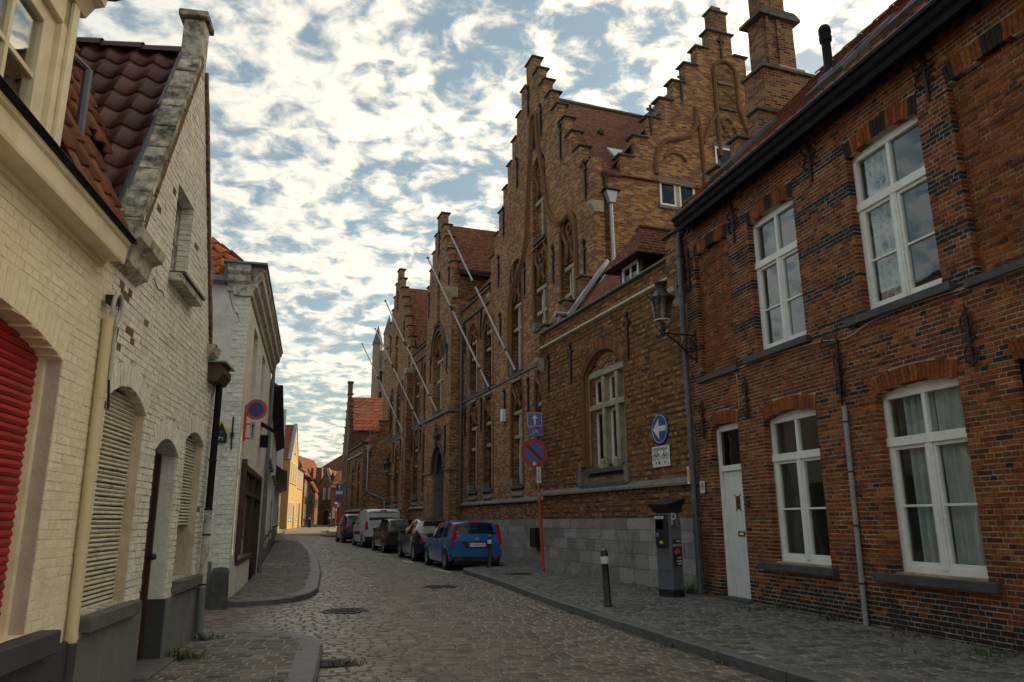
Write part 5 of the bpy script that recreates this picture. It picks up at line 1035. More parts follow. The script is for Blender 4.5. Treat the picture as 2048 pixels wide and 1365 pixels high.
# ---- continuous ledge, string courses, brick base and stone plinth
ledge(MN, -21.42, -7.3, y=Y1, step=1.6); ledge(MN, -39.3, -26.35, y=Y1, step=2.5)
part('base_wall', 'brick_main', MN, lambda b: (b.box(-21.5, -7.22, Y1, Y1 + .3, 1.4, 2.2), b.box(-39.4, -26.3, Y1, Y1 + .3, 0, 2.2)))
plinth(MN, -21.45, -7.3, [.05, .46, .74, 1.0, 1.24, 1.48], y=Y1 + .0, L=(.45, .8))
part('string_course', 'stone_grey', MN, lambda b: (b.box(-21.4, -7.3, Y1 - .05, Y1, 6.86, 6.93), b.box(-39.3, -26.4, Y1 - .05, Y1, 6.82, 6.89)))
boxpart('alarm_box', 'white_paint', MN, -15.65, -15.4, Y1 - .16, Y1, 5.25, 5.75, bevel=.02); boxpart('coal_hatch', 'black', MN, -12.4, -11.9, Y1 - .25, Y1 + .02, .55, 1.2)
# ------------------------------------------------------------------ cream house and white gabled house (left, near)
CH = thing('cream_house', 'cream painted house with a red roller shutter and a dormer in its tiled roof', 'house', FL.w(0, 0), FL.rz)
WH = thing('white_gable_house', 'white painted brick house with a mossy coped gable beside the cream house', 'house', FL.w(0, 0), FL.rz)
XC = -4.5
def painted(parent, ext, z0, z1, ops, mat, mort, top, kindf=None, depth=.12, proud=.0035, jit=.0025):
    wall_slab(parent, 'wall', mort, ext, z0, z1, ops, 0, .30, .0305, inset=.004)
    brick_skin(parent, ext, z0 + .003, z1, ops, mat, .061, .21, .009, proud=proud, jit=jit, depth=depth, top=top, kindf=kindf)
o_sh = dict(x0=-7.35, x1=-5.22, z0=.80, z1=2.50, rise=.16, band=.2)
painted(CH, (-12, XC), .62, 3.32, [o_sh], 'cream_brick', 'cream_render', 300, proud=.003, jit=.003)
boxpart('plinth', 'plinth_dark', CH, -12, XC - .01, -.045, .2, 0, .67); boxpart('wall_above', 'cream_render', CH, -12, XC, .0, .3, 3.32, 3.46)
part('reveal', 'reveal_pink', CH, lambda b: (b.box(-5.225, -5.20, .004, .2, .8, 2.5),))
def shutter(parent, x0, x1, z0, z1, y, mat, pitch, name='roller_shutter', rise=0.0, broken=0):
    t = MB(); t.box(x0, x1, y + .012, y + .03, z0, z1 + rise); so = t.build(name, 'black', parent); n = int((z1 + rise - z0) / pitch); rr = random.Random(5)
    for k in range(n):
        za = z0 + k * pitch; sag = rr.uniform(-.004, .004) if broken else 0
        MB().add([(x0, y + .008, za + .004), (x1, y + .008 + sag, za + .004 + sag), (x1, y - .004, za + pitch * .45), (x0, y - .004, za + pitch * .45), (x1, y + .006, za + pitch - .003 + sag), (x0, y + .006, za + pitch - .003)], [(0, 1, 2, 3), (3, 2, 4, 5)]).build('slat', mat, so, smooth=False)
    return so
shutter(CH, -7.3, -5.27, .80, 2.5, .125, 'shutter_red', .052, rise=.14)
[boxpart('shutter_frame', 'cream_wood', CH, a, a + .055, .09, .2, .8, 2.55) for a in (-5.275, -7.352)]
boxpart('window_sill', 'plinth_dark', CH, -7.6, -5.0, -.13, .2, .66, .80, bevel=.008)
boxpart('dark_behind_shutter', 'black', CH, -7.6, -5.0, .24, .26, .6, 2.9)
# cornice box with gutter
cn = MB(); cn.prism([(.0, 3.30), (-.03, 3.30), (-.035, 3.335), (-.07, 3.345), (-.145, 3.345), (-.15, 3.33), (-.165, 3.33), (-.17, 3.35), (-.172, 3.46), (-.19, 3.475), (-.195, 3.50), (.1, 3.50), (.1, 3.30)], -12, -4.80, axis='x'); cn.build('cornice', 'cream_wood', CH)
part('gutter', 'gutter_black', CH, lambda b: b.prism([(-.18, 3.502), (-.215, 3.502), (-.23, 3.525), (-.22, 3.54), (-.05, 3.54), (-.05, 3.502)], -12, -4.79, axis='x'))
# roof and dormer
CV = np.array([0, .4366, .8997]); sheet = MB(); c0 = (-.10, 3.52)
sheet.add([(-12, c0[0], c0[1]), (-4.62, c0[0], c0[1]), (-4.62, 1.8, c0[1] + 1.9 * 2.06), (-12, 1.8, c0[1] + 1.9 * 2.06), (-4.62, 3.7, 3.6), (-12, 3.7, 3.6), (-4.62, .25, c0[1] + .35 * 2.06), (-2.7, .25, c0[1] + .35 * 2.06), (-2.7, 1.8, c0[1] + 1.9 * 2.06)], [(0, 1, 2, 3), (3, 2, 4, 5), (6, 7, 8, 2)]); sheet.build('roof', 'room_dark', CH)
pantiles(CH, (-5.78, c0[0], c0[1] + .01), (1, 0, 0), CV, 13, 13, .235, .33, 'roof_tile_brown', 200, amp=.03, keep=lambda i, j: -5.78 + i * .235 < -4.75 or (-.10 + j * .144 > .34 and 3.52 + j * .297 > 4.0 + 1.733 * (-5.78 + i * .235 + 4.1) - .35))
dm = MB(); DX0, DX1 = -8.6, -5.80
dm.box(DX1 - .16, DX1, -.02, .12, 3.62, 4.72); dm.box(DX0, DX1, -.02, .12, 4.52, 4.72); dm.box(DX1 - .10, DX1 - .02, -.05, -.02, 3.62, 4.72); dm.box(DX1 - .30, DX1 - .16, .02, .1, 3.62, 4.52); dm.box(DX0, DX1 - .3, .02, .1, 4.42, 4.52); dm.box(DX0, DX1 - .3, .02, .1, 3.60, 3.70)
do_ = dm.build('dormer', 'cream_wood', CH, bevel=.006)
for k in range(4):
    xx = DX1 - .30 - .34 * (k + 1); boxpart('glazing_bar', 'cream_wood', do_, xx - .018, xx + .018, .03, .08, 3.70, 4.42)
    a, b = xx + .018, xx + .34 - .018
    for za, zb in ((3.70, 4.03), (4.06, 4.42)): boxpart('pane', 'glass_sky', do_, a, b, .055, .06, za, zb)
boxpart('glazing_bar', 'cream_wood', do_, DX0, DX1 - .3, .035, .075, 4.03, 4.06)
boxpart('dormer_room', 'room_dark', do_, DX0, DX1 - .2, .3, .32, 3.5, 4.7)
part('dormer_cornice', 'cream_wood', do_, lambda b: b.prism([(.1, 4.72), (-.05, 4.72), (-.10, 4.80), (-.16, 4.82), (-.17, 4.90), (.1, 4.90)], DX0, DX1 + .06, axis='x'))
part('dormer_roof', 'lead', do_, lambda b: b.prism([(1.2, 4.90), (-.20, 4.90), (-.26, 4.93), (-.2, 4.97), (1.2, 5.05)], DX0, DX1 + .10, axis='x'))
part('dormer_cheek', 'lead', do_, lambda b: b.prism([(.1, 3.7), (.1, 4.75), (.75, 4.9), (.45, 4.6)], DX1 - .06, DX1 - .01, axis='x'))
part('vent_pipe', 'pipe_grey', CH, lambda b: b.tube([(-4.97, .20, 4.05), (-4.97, .20, 4.80), (-5.1, .3, 4.86)], .035, 8))
# downpipe between the houses, cables
pp = smoothshade(part('downpipe', 'cream_pvc', CH, lambda b: b.tube([(-4.58, -.05, .66), (-4.62, -.05, 2.2), (-4.64, -.05, 2.95)], .038, 12)))
part('downpipe_foot', 'plinth_dark', CH, lambda b: b.tube([(-4.58, -.05, .66), (-4.58, -.05, .05)], .042, 12))
for z in (.68, 1.25, 1.75, 2.35): MB().lathe([(.039, 0), (.044, 0), (.044, .02), (.039, .02)], 12, (-4.56 - .026 * z, -.05, z)).build('collar', 'cream_pvc', pp)
part('cable_loop', 'cable_white', CH, lambda b: (b.tube([(-4.62 + .10 * math.cos(t), -.10, 3.02 + .13 * math.sin(t)) for t in np.linspace(-1.4, 3.6, 14)] , .016, 6), b.tube([(-4.55, -.08, 2.5), (-4.56, -.08, 2.95), (-4.50, -.09, 3.1)], .014, 6)))
part('cable_box', 'black', CH, lambda b: (b.box(-4.70, -4.58, -.10, -.03, 3.06, 3.12), b.tube([(-4.45 + .04 * math.sin(z * 9), -.05, z) for z in np.linspace(2.3, 3.1, 10)], .010, 5)))
# --- white gabled house
XW = -.40
def wext(z):
    if z < 3.30: return (XC, XW)
    if z < 3.70: return (XC, -.95 - (z - 3.3) * .1)
    l = -4.16 + (z - 3.7) * .577; r = -1.0 - (z - 3.7) * .520
    return (l, r) if r - l > .2 and z < 6.48 else None
o_w1 = dict(x0=-4.33, x1=-3.27, z0=.80, z1=2.40, rise=.17, band=.2); o_dr = dict(x0=-2.86, x1=-1.98, z0=0, z1=2.14, rise=.14, band=.2); o_w2 = dict(x0=-1.70, x1=-.76, z0=.86, z1=2.36, rise=.12, band=.2); o_at = dict(x0=-3.02, x1=-2.36, z0=3.90, z1=4.84)
WOPS = [o_w1, o_dr, o_w2, o_at]
def wk(x, z, h):
    if z > 2.3 and -4.4 < x < -3.5 and random.random() < .10 * max(0, 1 - abs(z - 2.9) / .8): return 1
    return 1 if random.random() < .004 else 0
painted(WH, wext, .66, 6.46, WOPS, 'white_brick', 'white_dirt_shade', 300, kindf=wk, proud=.006, jit=.004)
for o in WOPS[:3]: voussoirs(WH, o, 'white_brick', proud=.006, depth=.16, w=.07)
voussoirs(CH, o_sh, 'cream_brick', proud=.003, depth=.165, w=.07)
for a, b in ((XC + .01, o_dr['x0'] - .0), (o_dr['x1'], XW)): boxpart('plinth', 'plinth_grey', WH, a, b, -.035, .28, 0, .70, bevel=.004)
for o, rv in ((o_w1, 'reveal_beige'), (o_w2, 'reveal_beige'), (o_dr, 'white_render')):
    part('reveal', rv, WH, lambda b: (b.box(o['x1'] - .006, o['x1'] + .02, .012, .3, max(.7, o['z0']), o['z1']), b.box(o['x0'] - .02, o['x0'] + .006, .012, .3, max(.7, o['z0']), o['z1']), b.grid([[(p[0], yy, p[2] - .008) for p in arch_pts(o, .0)] for yy in (.012, .3)])))
shutter(WH, o_w1['x0'] + .03, o_w1['x1'] - .03, .80, 2.40, .085, 'shutter_white', .036, rise=.14, broken=1)
shutter(WH, o_w2['x0'] + .03, o_w2['x1'] - .03, 1.42, 2.36, .085, 'shutter_white', .036, rise=.1, broken=1)
[boxpart('reveal_frame', 'reveal_beige', WH, o['x1'] - .035, o['x1'] - .004, .06, .2, .8, 2.4) for o in (o_w1, o_w2)]
boxpart('pane', 'glass_dark', WH, o_w2['x0'], o_w2['x1'], .20, .205, .86, 1.45); boxpart('dark_room', 'black', WH, -4.4, -.4, .285, .30, .3, 2.7)
for a, b, z in ((-4.36, -3.12, .80), (-1.72, -.58, .85)): boxpart('window_sill', 'sill_grey', WH, a, b, -.10, .2, z - .11, z, bevel=.006)
# door
dw = MB(); dw.box(-2.83, -2.01, .20, .25, .10, 2.24); dd = dw.build('door', 'door_brown', WH)
for k in range(6): boxpart('board', 'door_brown', dd, -2.80 + k * .128, -2.80 + k * .128 + .118, .185, .202, .62, 2.2, bevel=.006)
for za, zb in ((.14, .32), (.36, .58)): boxpart('panel', 'door_brown', dd, -2.76, -2.08, .18, .202, za, zb, bevel=.02)
MB().lathe([(.0, -.05), (.025, -.05), (.035, -.02), (.02, .0), (.012, .05)], 10).build('door_knob', 'iron', dd).matrix_basis = Matrix.Translation((-2.12, .13, 1.12)) @ Matrix.Rotation(-PI / 2, 4, 'X')
part('door_frame', 'door_brown', WH, lambda b: (b.box(-2.86, -2.81, .15, .26, .1, 2.25), b.box(-2.03, -1.98, .15, .26, .1, 2.25)))
boxpart('door_step', 'sill_grey', WH, -2.95, -1.85, -.16, .25, .06, .13, bevel=.01)
boxpart('door_side_plinth', 'plinth_dark', WH, -1.99, -1.97, -.02, .2, .1, .70)
# attic window
aw = MB(); aw.box(-3.0, -2.95, .14, .2, 3.9, 4.84); aw.box(-2.43, -2.38, .14, .2, 3.9, 4.84); aw.box(-2.95, -2.43, .14, .2, 4.30, 4.34); aw.box(-2.71, -2.67, .14, .2, 3.9, 4.8); wo = aw.build('window', 'white_dirt_shade', WH); boxpart('pane', 'glass_dark', wo, -2.96, -2.42, .17, .175, 3.9, 4.84); boxpart('window_back', 'black', wo, -3.1, -2.3, .27, .29, 3.8, 4.95)
part('window_sill', 'white_dirt_shade', WH, lambda b: b.box(-3.06, -2.10, -.13, .15, 3.77, 3.85), bevel=.008); boxpart('sill_capping', 'stone_dark', WH, -3.04, -2.08, -.15, .1, 3.85, 3.875)
# coping of the gable: weathered slabs
def slope_slabs(P, Q, n, w0=-.03, w1=.17, th=.06):
    P, Q = np.array(P), np.array(Q); d = (Q - P); L = np.linalg.norm(d); d /= L; nr = np.array([-d[1], d[0]]); nr = nr if nr[1] > 0 else -nr
    for k in range(n):
        a, b = P + d * (L * k / n + .006), P + d * (L * (k + 1) / n - .006); t = th + random.uniform(-.008, .008)
        MB().prism([tuple(a), tuple(b), tuple(b + nr * t), tuple(a + nr * t)], w0, w1 + random.uniform(-.01, .01), axis='y').build('coping_stone', 'mossy_stone', WH, bevel=.012)
slope_slabs((-4.20, 3.66), (-2.70, 6.45), 9); slope_slabs((-.99, 3.66), (-2.46, 6.45), 9)
part('coping_edge', 'brick_old', WH, lambda b: (b.prism([(-4.22, 3.62), (-4.14, 3.62), (-2.64, 6.42), (-2.72, 6.42)], -.033, .16), b.prism([(-.95, 3.62), (-1.03, 3.62), (-2.50, 6.42), (-2.42, 6.42)], -.033, .16)))
part('pinnacle', 'white_dirt_shade', WH, lambda b: b.box(-2.72, -2.48, -.012, .21, 6.30, 6.95), bevel=.01); boxpart('pinnacle_cap', 'mossy_stone', WH, -2.78, -2.42, -.05, .26, 6.95, 7.03, bevel=.01)
part('kneeler', 'white_dirt_shade', WH, lambda b: b.prism([(-.0, 3.40), (-.10, 3.46), (-.12, 3.58), (-.20, 3.62), (-.22, 3.70), (.3, 3.70), (.3, 3.4)], -4.62, -3.98, axis='x'), bevel=.01)
part('kneeler', 'white_dirt_shade', WH, lambda b: b.prism([(-.0, 3.42), (-.08, 3.48), (-.10, 3.58), (.3, 3.62), (.3, 3.42)], -1.1, -.78, axis='x'), bevel=.01)
WV = np.array([.5, 0, .866])
part('roof', 'room_dark', WH, lambda b: b.add([(-4.25, .15, 3.70), (-2.58, .15, 6.50), (-.6, .15, 3.1), (-4.25, 6, 3.70), (-2.58, 6, 6.50), (-.6, 6, 3.1)], [(0, 1, 4, 3), (1, 2, 5, 4)]))
pantiles(WH, (-4.22, 3.88, 3.76), (0, -1, 0), (.512, 0, .859), 15, 10, .245, .325, 'roof_tile_dark', 150, amp=.032)
V, rn = [], []
for i in range(9):
    y0 = .20 + i * .42; row = []
    for yy, r_ in ((y0, .13), (y0 + .43, .105)): row += [(-2.58 + r_ * 1.1 * math.cos(a), yy, 6.52 + r_ * math.sin(a)) for a in np.linspace(0, PI, 7)]
    V.append(row); rn.append(random.random())
pieces(WH, 'ridge_tile', np.array(V), np.array([(7 + k, 7 + k + 1, k + 1, k) for k in range(6)]), 14, 6, np.array(rn), np.zeros(len(rn)), 'roof_tile_dark')
part('verge_flashing', 'lead', WH, lambda b: b.prism([(-4.25, 3.72), (-4.15, 3.72), (-2.6, 6.5), (-2.7, 6.55)], .16, .22))
gb = part('gutter_box', 'brown_wood', WH, lambda b: b.prism([(-.15, 3.38), (-.19, 3.33), (-.19, 3.26), (-.13, 3.16), (.3, 3.16), (.3, 3.38)], -.95, -.42, axis='x')); part('gutter_lid', 'zinc', WH, lambda b: b.box(-1.0, -.38, -.22, .3, 3.38, 3.40))
rp_ = smoothshade(part('downpipe', 'gutter_black', WH, lambda b: b.tube([(-.60, -.09, 3.2), (-.60, -.09, 1.62)], .042, 12)))
smoothshade(part('downpipe', 'white_dirt_shade', WH, lambda b: b.tube([(-.60, -.09, 1.62), (-.60, -.09, .70)], .046, 12))); smoothshade(part('downpipe', 'plinth_grey', WH, lambda b: b.tube([(-.60, -.09, .70), (-.60, -.10, .2), (-.57, -.20, .12)], .046, 12)))
for z in (.72, 1.3, 1.6, 2.2): MB().lathe([(.047, 0), (.053, 0), (.053, .02), (.047, .02)], 12, (-.60, -.09, z)).build('collar', 'iron_rust', rp_)
for k in range(5): part('crack', 'black', WH, lambda b: b.tube([(-3.55 + t * 1.0 + .02 * math.sin(t * 40 + k), -.0085, 3.62 - t * .1 + .02 * math.sin(t * 23)) for t in np.linspace(0, .45, 14)], .004, 4)) if k == 0 else None
part('side_wall', 'white_render', WH, lambda b: b.box(XW - .3, XW, .3, 6, 0, 3.3))
part('side_wall', 'white_render', WH, lambda b: b.box(XC, XC + .2, .3, 6, 3.0, 3.75))

# ------------------------------------------------------------------ corner shop house
SH = thing('corner_shop_house', 'white and grey painted corner house with orange tiled roof and brown-framed shop window', 'house', FS.w(0, 0), FS.rz)
LS = 7.9
CZ = -.30
sops = [dict(x0=1.15, x1=6.95, z0=.02, z1=2.62), dict(x0=1.5, x1=2.62, z0=3.9, z1=5.5), dict(x0=4.2, x1=5.3, z0=3.9, z1=5.5)]
wall_slab(SH, 'front_wall', 'white_render', (0.0, LS), 0, 5.75, sops, 0, .28, .05)
brick_skin(SH, [(.02, LS)], 2.75, 5.72, [dict(x0=1.5, x1=2.62, z0=3.9, z1=5.5), dict(x0=4.2, x1=5.3, z0=3.9, z1=5.5)], 'white_brick', .062, .21, .008, proud=.004, jit=.002, depth=.05, top=40)
part('side_wall', 'white_render', SH, lambda b: b.box(.0, .26, .28, 6.5, 0, 6.0))
# whitewashed quoin bricks up the corner, on the alley side
V, rn, kd = [], [], []
z = .32; k = 0
while z < 5.62:
    w = .26 if k % 2 else .17; h = .085; V.append([(-.012, .0 - .012, z), (-.012, w, z), (.05, w, z), (.05, -.012, z), (-.012, -.012, z + h - .010), (-.012, w, z + h - .010), (.05, w, z + h - .010), (.05, -.012, z + h - .010)]); rn.append(random.random()); kd.append(0); z += h; k += 1
Vq = np.array(V)[:, [0, 3, 2, 1, 4, 7, 6, 5]]
pieces(SH, 'quoin_brick', Vq, BOXQ, 8, 6, np.array(rn), np.array(kd, float), 'white_brick', 300)
# patches of old courses showing through the render, lower alley wall
V, rn = [], []
for k in range(30):
    z = .95 + k * .062; y = .30
    while y < 1.6:
        L_ = random.uniform(.13, .24)
        if random.random() < .78: V.append([(-.007, y + L_ - .01, z), (-.007, y, z), (.02, y, z), (.02, y + L_ - .01, z), (-.007, y + L_ - .01, z + .052), (-.007, y, z + .052), (.02, y, z + .052), (.02, y + L_ - .01, z + .052)]); rn.append(random.random())
        y += L_
pieces(SH, 'side_brick', np.array(V), BOXQ, 8, 6, np.array(rn), np.zeros(len(rn)), 'white_brick', 200)
boxpart('render_patch', 'plinth_grey', SH, -.012, .02, .28, 1.7, 0, .78)
cs = MB(); cs.prism([(-.02, 5.680), (-.05, 5.700), (-.06, 5.800), (-.13, 5.860), (-.15, 5.960), (-.22, 6.020), (-.23, 6.160), (-.27, 6.200), (-.27, 6.280), (.3, 6.280), (.3, 5.680)], -.06, LS, axis='x'); cs.build('cornice', 'white_dirt_shade', SH)
part('cornice_return', 'white_dirt_shade', SH, lambda b: b.prism([(-.02, 5.750), (-.05, 5.780), (-.06, 5.900), (-.12, 5.960), (-.14, 6.080), (-.19, 6.140), (-.19, 6.280), (.1, 6.280), (.1, 5.750)], .0, .42, axis='y'))
part('gutter', 'zinc', SH, lambda b: b.box(-.24, LS, -.30, .2, 6.280, 6.315)); boxpart('gutter_return', 'zinc', SH, -.24, .1, .2, .5, 6.285, 6.320)
part('side_gutter', 'zinc', SH, lambda b: b.prism([(.02, 5.95), (-.10, 5.90), (-.17, 5.93), (-.18, 6.03), (-.15, 6.03), (-.02, 6.06)], .46, 6.5, axis='y')); part('gutter_upstand', 'lead', SH, lambda b: b.box(-.2, .05, .42, .48, 5.9, 6.35))
part('roof', 'room_dark', SH, lambda b: b.add([(-.05, .05, 6.0), (-.05, 6.5, 6.0), (2.6, 2.7, 8.85), (LS, 2.7, 8.85), (LS, .05, 6.2), (.12, .05, 6.2), (LS, 6.5, 6.0)], [(0, 5, 2), (0, 2, 1), (5, 4, 3, 2), (1, 2, 3, 6)]))
pantiles(SH, (-.08, 4.2, 6.02), (0, -1, 0), (.675, 0, .738), 17, 12, .24, .31, 'roof_tile_orange', 220, keep=lambda i, j: 4.2 - i * .24 - .2 > .10 + j * .31 * .675, amp=.034)
for k in range(11): part('hip_tile', 'roof_tile_orange', SH, lambda b: b.tube([(.02 + k * .235, .10 + k * .235, 6.14 + k * .258), (.02 + (k + 1.1) * .235, .10 + (k + 1.1) * .235, 6.10 + (k + 1.1) * .258)], [.105, .085], 8), rnd=random.random())
pantiles(SH, (.2, .05, 6.28), (1, 0, 0), (0, .72, .69), 30, 10, .25, .31, 'roof_tile_orange', 20, keep=lambda i, j: i * .25 > j * .22, stuff='front_roof_tiles')
for x0, x1 in ((1.5, 2.62), (4.2, 5.3)):
    boxpart('window_back', 'room_dark', SH, x0 - .1, x1 + .1, .22, .24, 3.8, 5.6); f = MB(); f.box(x0, x0 + .06, .12, .18, 3.9, 5.5); f.box(x1 - .06, x1, .12, .18, 3.9, 5.5); f.box(x0 + .06, x1 - .06, .12, .18, 5.42, 5.5); f.box(x0 + .06, x1 - .06, .12, .18, 3.9, 3.98); f.box(x0 + .06, x1 - .06, .12, .18, 4.95, 5.0); wf = f.build('window', 'white_paint', SH); boxpart('pane', 'glass_dark', wf, x0 + .05, x1 - .05, .15, .155, 3.95, 5.45)
# shop front
sf = MB(); sf.box(1.15, 6.95, -.03, .1, 2.50, 2.62); sf.box(1.15, 1.27, -.03, .16, .72, 2.5); sf.box(6.85, 6.95, -.03, .16, .1, 2.5); sf.box(4.5, 4.64, -.02, .16, .1, 2.5); sf.box(1.27, 4.5, -.02, .12, 2.02, 2.10); sf.box(4.64, 6.85, -.02, .12, 2.02, 2.1); sf.box(1.15, 4.64, -.05, .16, .64, .74); sf.box(2.9, 2.97, .0, .12, 2.1, 2.5)
sfo = sf.build('shop_front', 'brown_wood', SH); boxpart('pane', 'glass', sfo, 1.27, 4.5, .06, .066, .74, 2.02); boxpart('pane', 'glass_dark', sfo, 1.27, 4.5, .06, .066, 2.1, 2.5); boxpart('pane', 'glass_dark', sfo, 4.64, 6.85, .3, .306, .1, 2.5)
boxpart('stall_riser', 'white_render', SH, 1.15, 4.55, -.02, .2, .08, .64); boxpart('shop_step', 'bluestone', SH, 1.1, 7.0, -.10, .2, .02, .10); boxpart('shop_back', 'room_dark', SH, 1.1, 7.0, .9, .92, 0, 2.7); boxpart('poster', 'sign_yellow', SH, 3.9, 4.25, .09, .095, 1.25, 1.9)
for k in range(5): boxpart('shop_blind_strip', 'curtain', SH, 1.5 + k * .55, 1.8 + k * .55, .35, .36, .75, 2.0)
boxpart('awning_box', 'brown_wood', SH, 1.0, 1.15, -.10, .0, .85, 2.66, bevel=.01)
smoothshade(part('downpipe', 'zinc', SH, lambda b: b.tube([(7.75, -.08, 6.0), (7.75, -.08, .1)], .05, 10)))
part('wall_lamp', 'gutter_black', SH, lambda b: (b.prism([(-.38, 3.72), (.0, 3.95), (.0, 3.85), (-.38, 3.64)], 5.3, 5.6, axis='x'), b.box(5.3, 5.55, -.2, 0, 3.3, 3.6)))
an = MB(); an.box(-.035, -.013, .10, .125, 2.75, 3.35); an.box(-.04, -.013, .08, .145, 2.98, 3.06); an.build('wall_anchor', 'iron_rust', SH)
part('wire', 'cable_black', SH, lambda b: (b.tube([(-.01, .45 - .3 * t, 5.9 - .75 * t + .05 * math.sin(t * 9)) for t in np.linspace(0, 1, 10)], .006, 4), b.tube([(-.01, .62 + .6 * t, 5.1 - .5 * t) for t in np.linspace(0, 1, 8)], .005, 4)))
# stone guard post at the corner
gpp = MB(); gpp.lathe([(.17, 0), (.165, .3), (.15, .62), (.12, .68), (0, .70)], 9); g_ = gpp.build('guard_stone', 'stone_dark'); g_.location = FS.w(-.20, .10); tag(g_, 'squat dark weathered guard stone against the corner of the shop house', 'guard stone')
# sign with bracket on the corner, small black house-shaped box
ns = thing('no_parking_sign', 'round blue no parking sign with faded red ring on an orange wall bracket', 'traffic sign', FS.w(.75, 0), FS.rz)
part('bracket', 'orange_paint', ns, lambda b: (b.box(-.02, .02, -.05, .0, 2.98, 3.68), b.box(-.015, .015, -.22, -.05, 3.30, 3.33), b.box(-.015, .015, -.22, -.05, 3.02, 3.05), b.box(-.015, .015, -.25, -.05, 3.55, 3.58)), bevel=.003)
def xdisc(b, x0, x1, yc, zc, r, n=28, m=0): b.prism([(yc + r * math.cos(2 * PI * i / n), zc + r * math.sin(2 * PI * i / n)) for i in range(n)], x0, x1, axis='x', m=m)
part('sign_disc', 'sign_pinkred', ns, lambda b: xdisc(b, -.035, -.025, -.22, 3.60, .205)); part('sign_field', 'sign_blue', ns, lambda b: xdisc(b, -.038, -.035, -.22, 3.60, .145))
part('sign_bar', 'sign_pinkred', ns, lambda b: b.add([(-.041, -.22 + u * .7071 - v * .7071, 3.60 + u * .7071 + v * .7071) for u, v in ((-.15, -.022), (.15, -.022), (.15, .022), (-.15, .022))] , [(0, 1, 2, 3), (3, 2, 1, 0)]))
part('arrow_plate', 'zinc_light', ns, lambda b: b.box(-.035, -.025, -.225, -.135, 3.0, 3.36)); part('arrow', 'black', ns, lambda b: (b.box(-.039, -.035, -.188, -.172, 3.04, 3.28), b.prism([(-.21, 3.26), (-.15, 3.26), (-.18, 3.34)], -.039, -.035, axis='x')))
hb = thing('house_shaped_box', 'small black house-shaped letter panel with yellow gable edge and white 7 on the alley wall', 'sign', FS.w(0, 0), FS.rz)
part('panel', 'black', hb, lambda b: b.prism([(.20, 2.87), (.40, 2.87), (.40, 3.02), (.30, 3.24), (.20, 3.02)], -.06, -.013, axis='x')); part('roof_edge', 'sign_yellow', hb, lambda b: (b.prism([(.41, 3.0), (.42, 3.02), (.30, 3.27), (.30, 3.235)], -.08, -.012, axis='x'), b.prism([(.19, 3.0), (.18, 3.02), (.30, 3.27), (.30, 3.235)], -.08, -.012, axis='x')))
part('dot', 'teal', hb, lambda b: (xdisc(b, -.064, -.060, .30, 3.06, .025, 12), xdisc(b, -.064, -.060, .27, 2.93, .035, 12))); text_mesh('digit', '7', .10, 'sign_white', hb, (-.067, .33, 2.93), rot=(PI / 2, 0, -PI / 2))
part('script_line', 'sign_white', hb, lambda b: b.tube([(-.064, .37 - .1 * t, 2.955 + .012 * math.sin(t * 30)) for t in np.linspace(0, 1, 12)], .004, 4))
# planter bag with flowers by the shop door
fb = thing('flower_bag', 'dark red sack of flowers standing at the shop doorway', 'flower bag', FS.w(5.35, .16, .08), FS.rz)
smoothshade(part('sack', 'iron_rust', fb, lambda b: b.lathe([(.05, 0), (.20, .02), (.24, .22), (.20, .42), (.15, .52), (.18, .56)], 12)))
for k in range(14): part('flower', ('sign_yellow', 'sign_white', 'orange_paint', 'leaf')[k % 4], fb, lambda b: b.lathe([(0, 0), (.05, .02), (.04, .05), (0, .06)], 6, (random.uniform(-.14, .14), random.uniform(-.12, .12), .57 + random.uniform(-.03, .09))))
# ------------------------------------------------------------------ wing and gabled house beyond the stepped building (right, far)
def win(parent, F, x0, x1, z0, z1, y=0, frame='white_paint', glass='glass_dark', bars=1, sill='stone_grey', depth=.10, tr=None):
    "small sash in a shallow opening: frame, bars, pane, sill"
    f = MB(); w = .06; f.box(x0, x0 + w, y + .03, y + .08, z0, z1); f.box(x1 - w, x1, y + .03, y + .08, z0, z1); f.box(x0 + w, x1 - w, y + .03, y + .08, z1 - w, z1); f.box(x0 + w, x1 - w, y + .03, y + .08, z0, z0 + w)
    for k in range(bars): xx = x0 + (x1 - x0) * (k + 1) / (bars + 1); f.box(xx - .025, xx + .025, y + .035, y + .08, z0 + w, z1 - w)
    if tr: f.box(x0 + w, x1 - w, y + .035, y + .08, tr - .03, tr + .03)
    o = f.build('window', frame, parent); boxpart('pane', glass, o, x0 + .04, x1 - .04, y + .06, y + .065, z0 + .04, z1 - .04); boxpart('backing', 'room_dark', o, x0, x1, y + .10, y + .11, z0, z1)
    if sill: boxpart('sill', sill, o, x0 - .08, x1 + .08, y - .06, y + .1, z0 - .09, z0)
    return o
FW = thing('far_low_wing', 'low brown brick wing with stepped end and zinc drainpipe beyond the flagpoles', 'building', FB.w(0, 0), FB.rz)
o1 = [dict(x0=x - .55, x1=x + .55, z0=2.5, z1=4.9, rise=.45) for x in (-41.0, -43.6)]
wall_slab(FW, 'wall', 'brick_main', (-46.3, -39.35), .1, 6.6, o1, .12, .4, .065)
for x in (-41.0, -43.6): cross_window(FW, x - .5, x + .5, 2.6, 4.1, 4.8, 2, y=.24); part('tympanum', 'brick_gable', FW, lambda b: b.box(x - .6, x + .6, .28, .4, 4.9, 5.5))
part('end_wall', 'brick_gable', FW, lambda b: b.prism([(.42, .1), (.42, 6.72), (.55, 6.72), (.55, 7.45), (1.15, 7.45), (1.15, 8.22), (1.75, 8.22), (1.75, 9.0), (2.35, 9.0), (2.35, 9.8), (3.0, 9.8), (3.0, .1)], -39.62, -39.36, axis='x'))
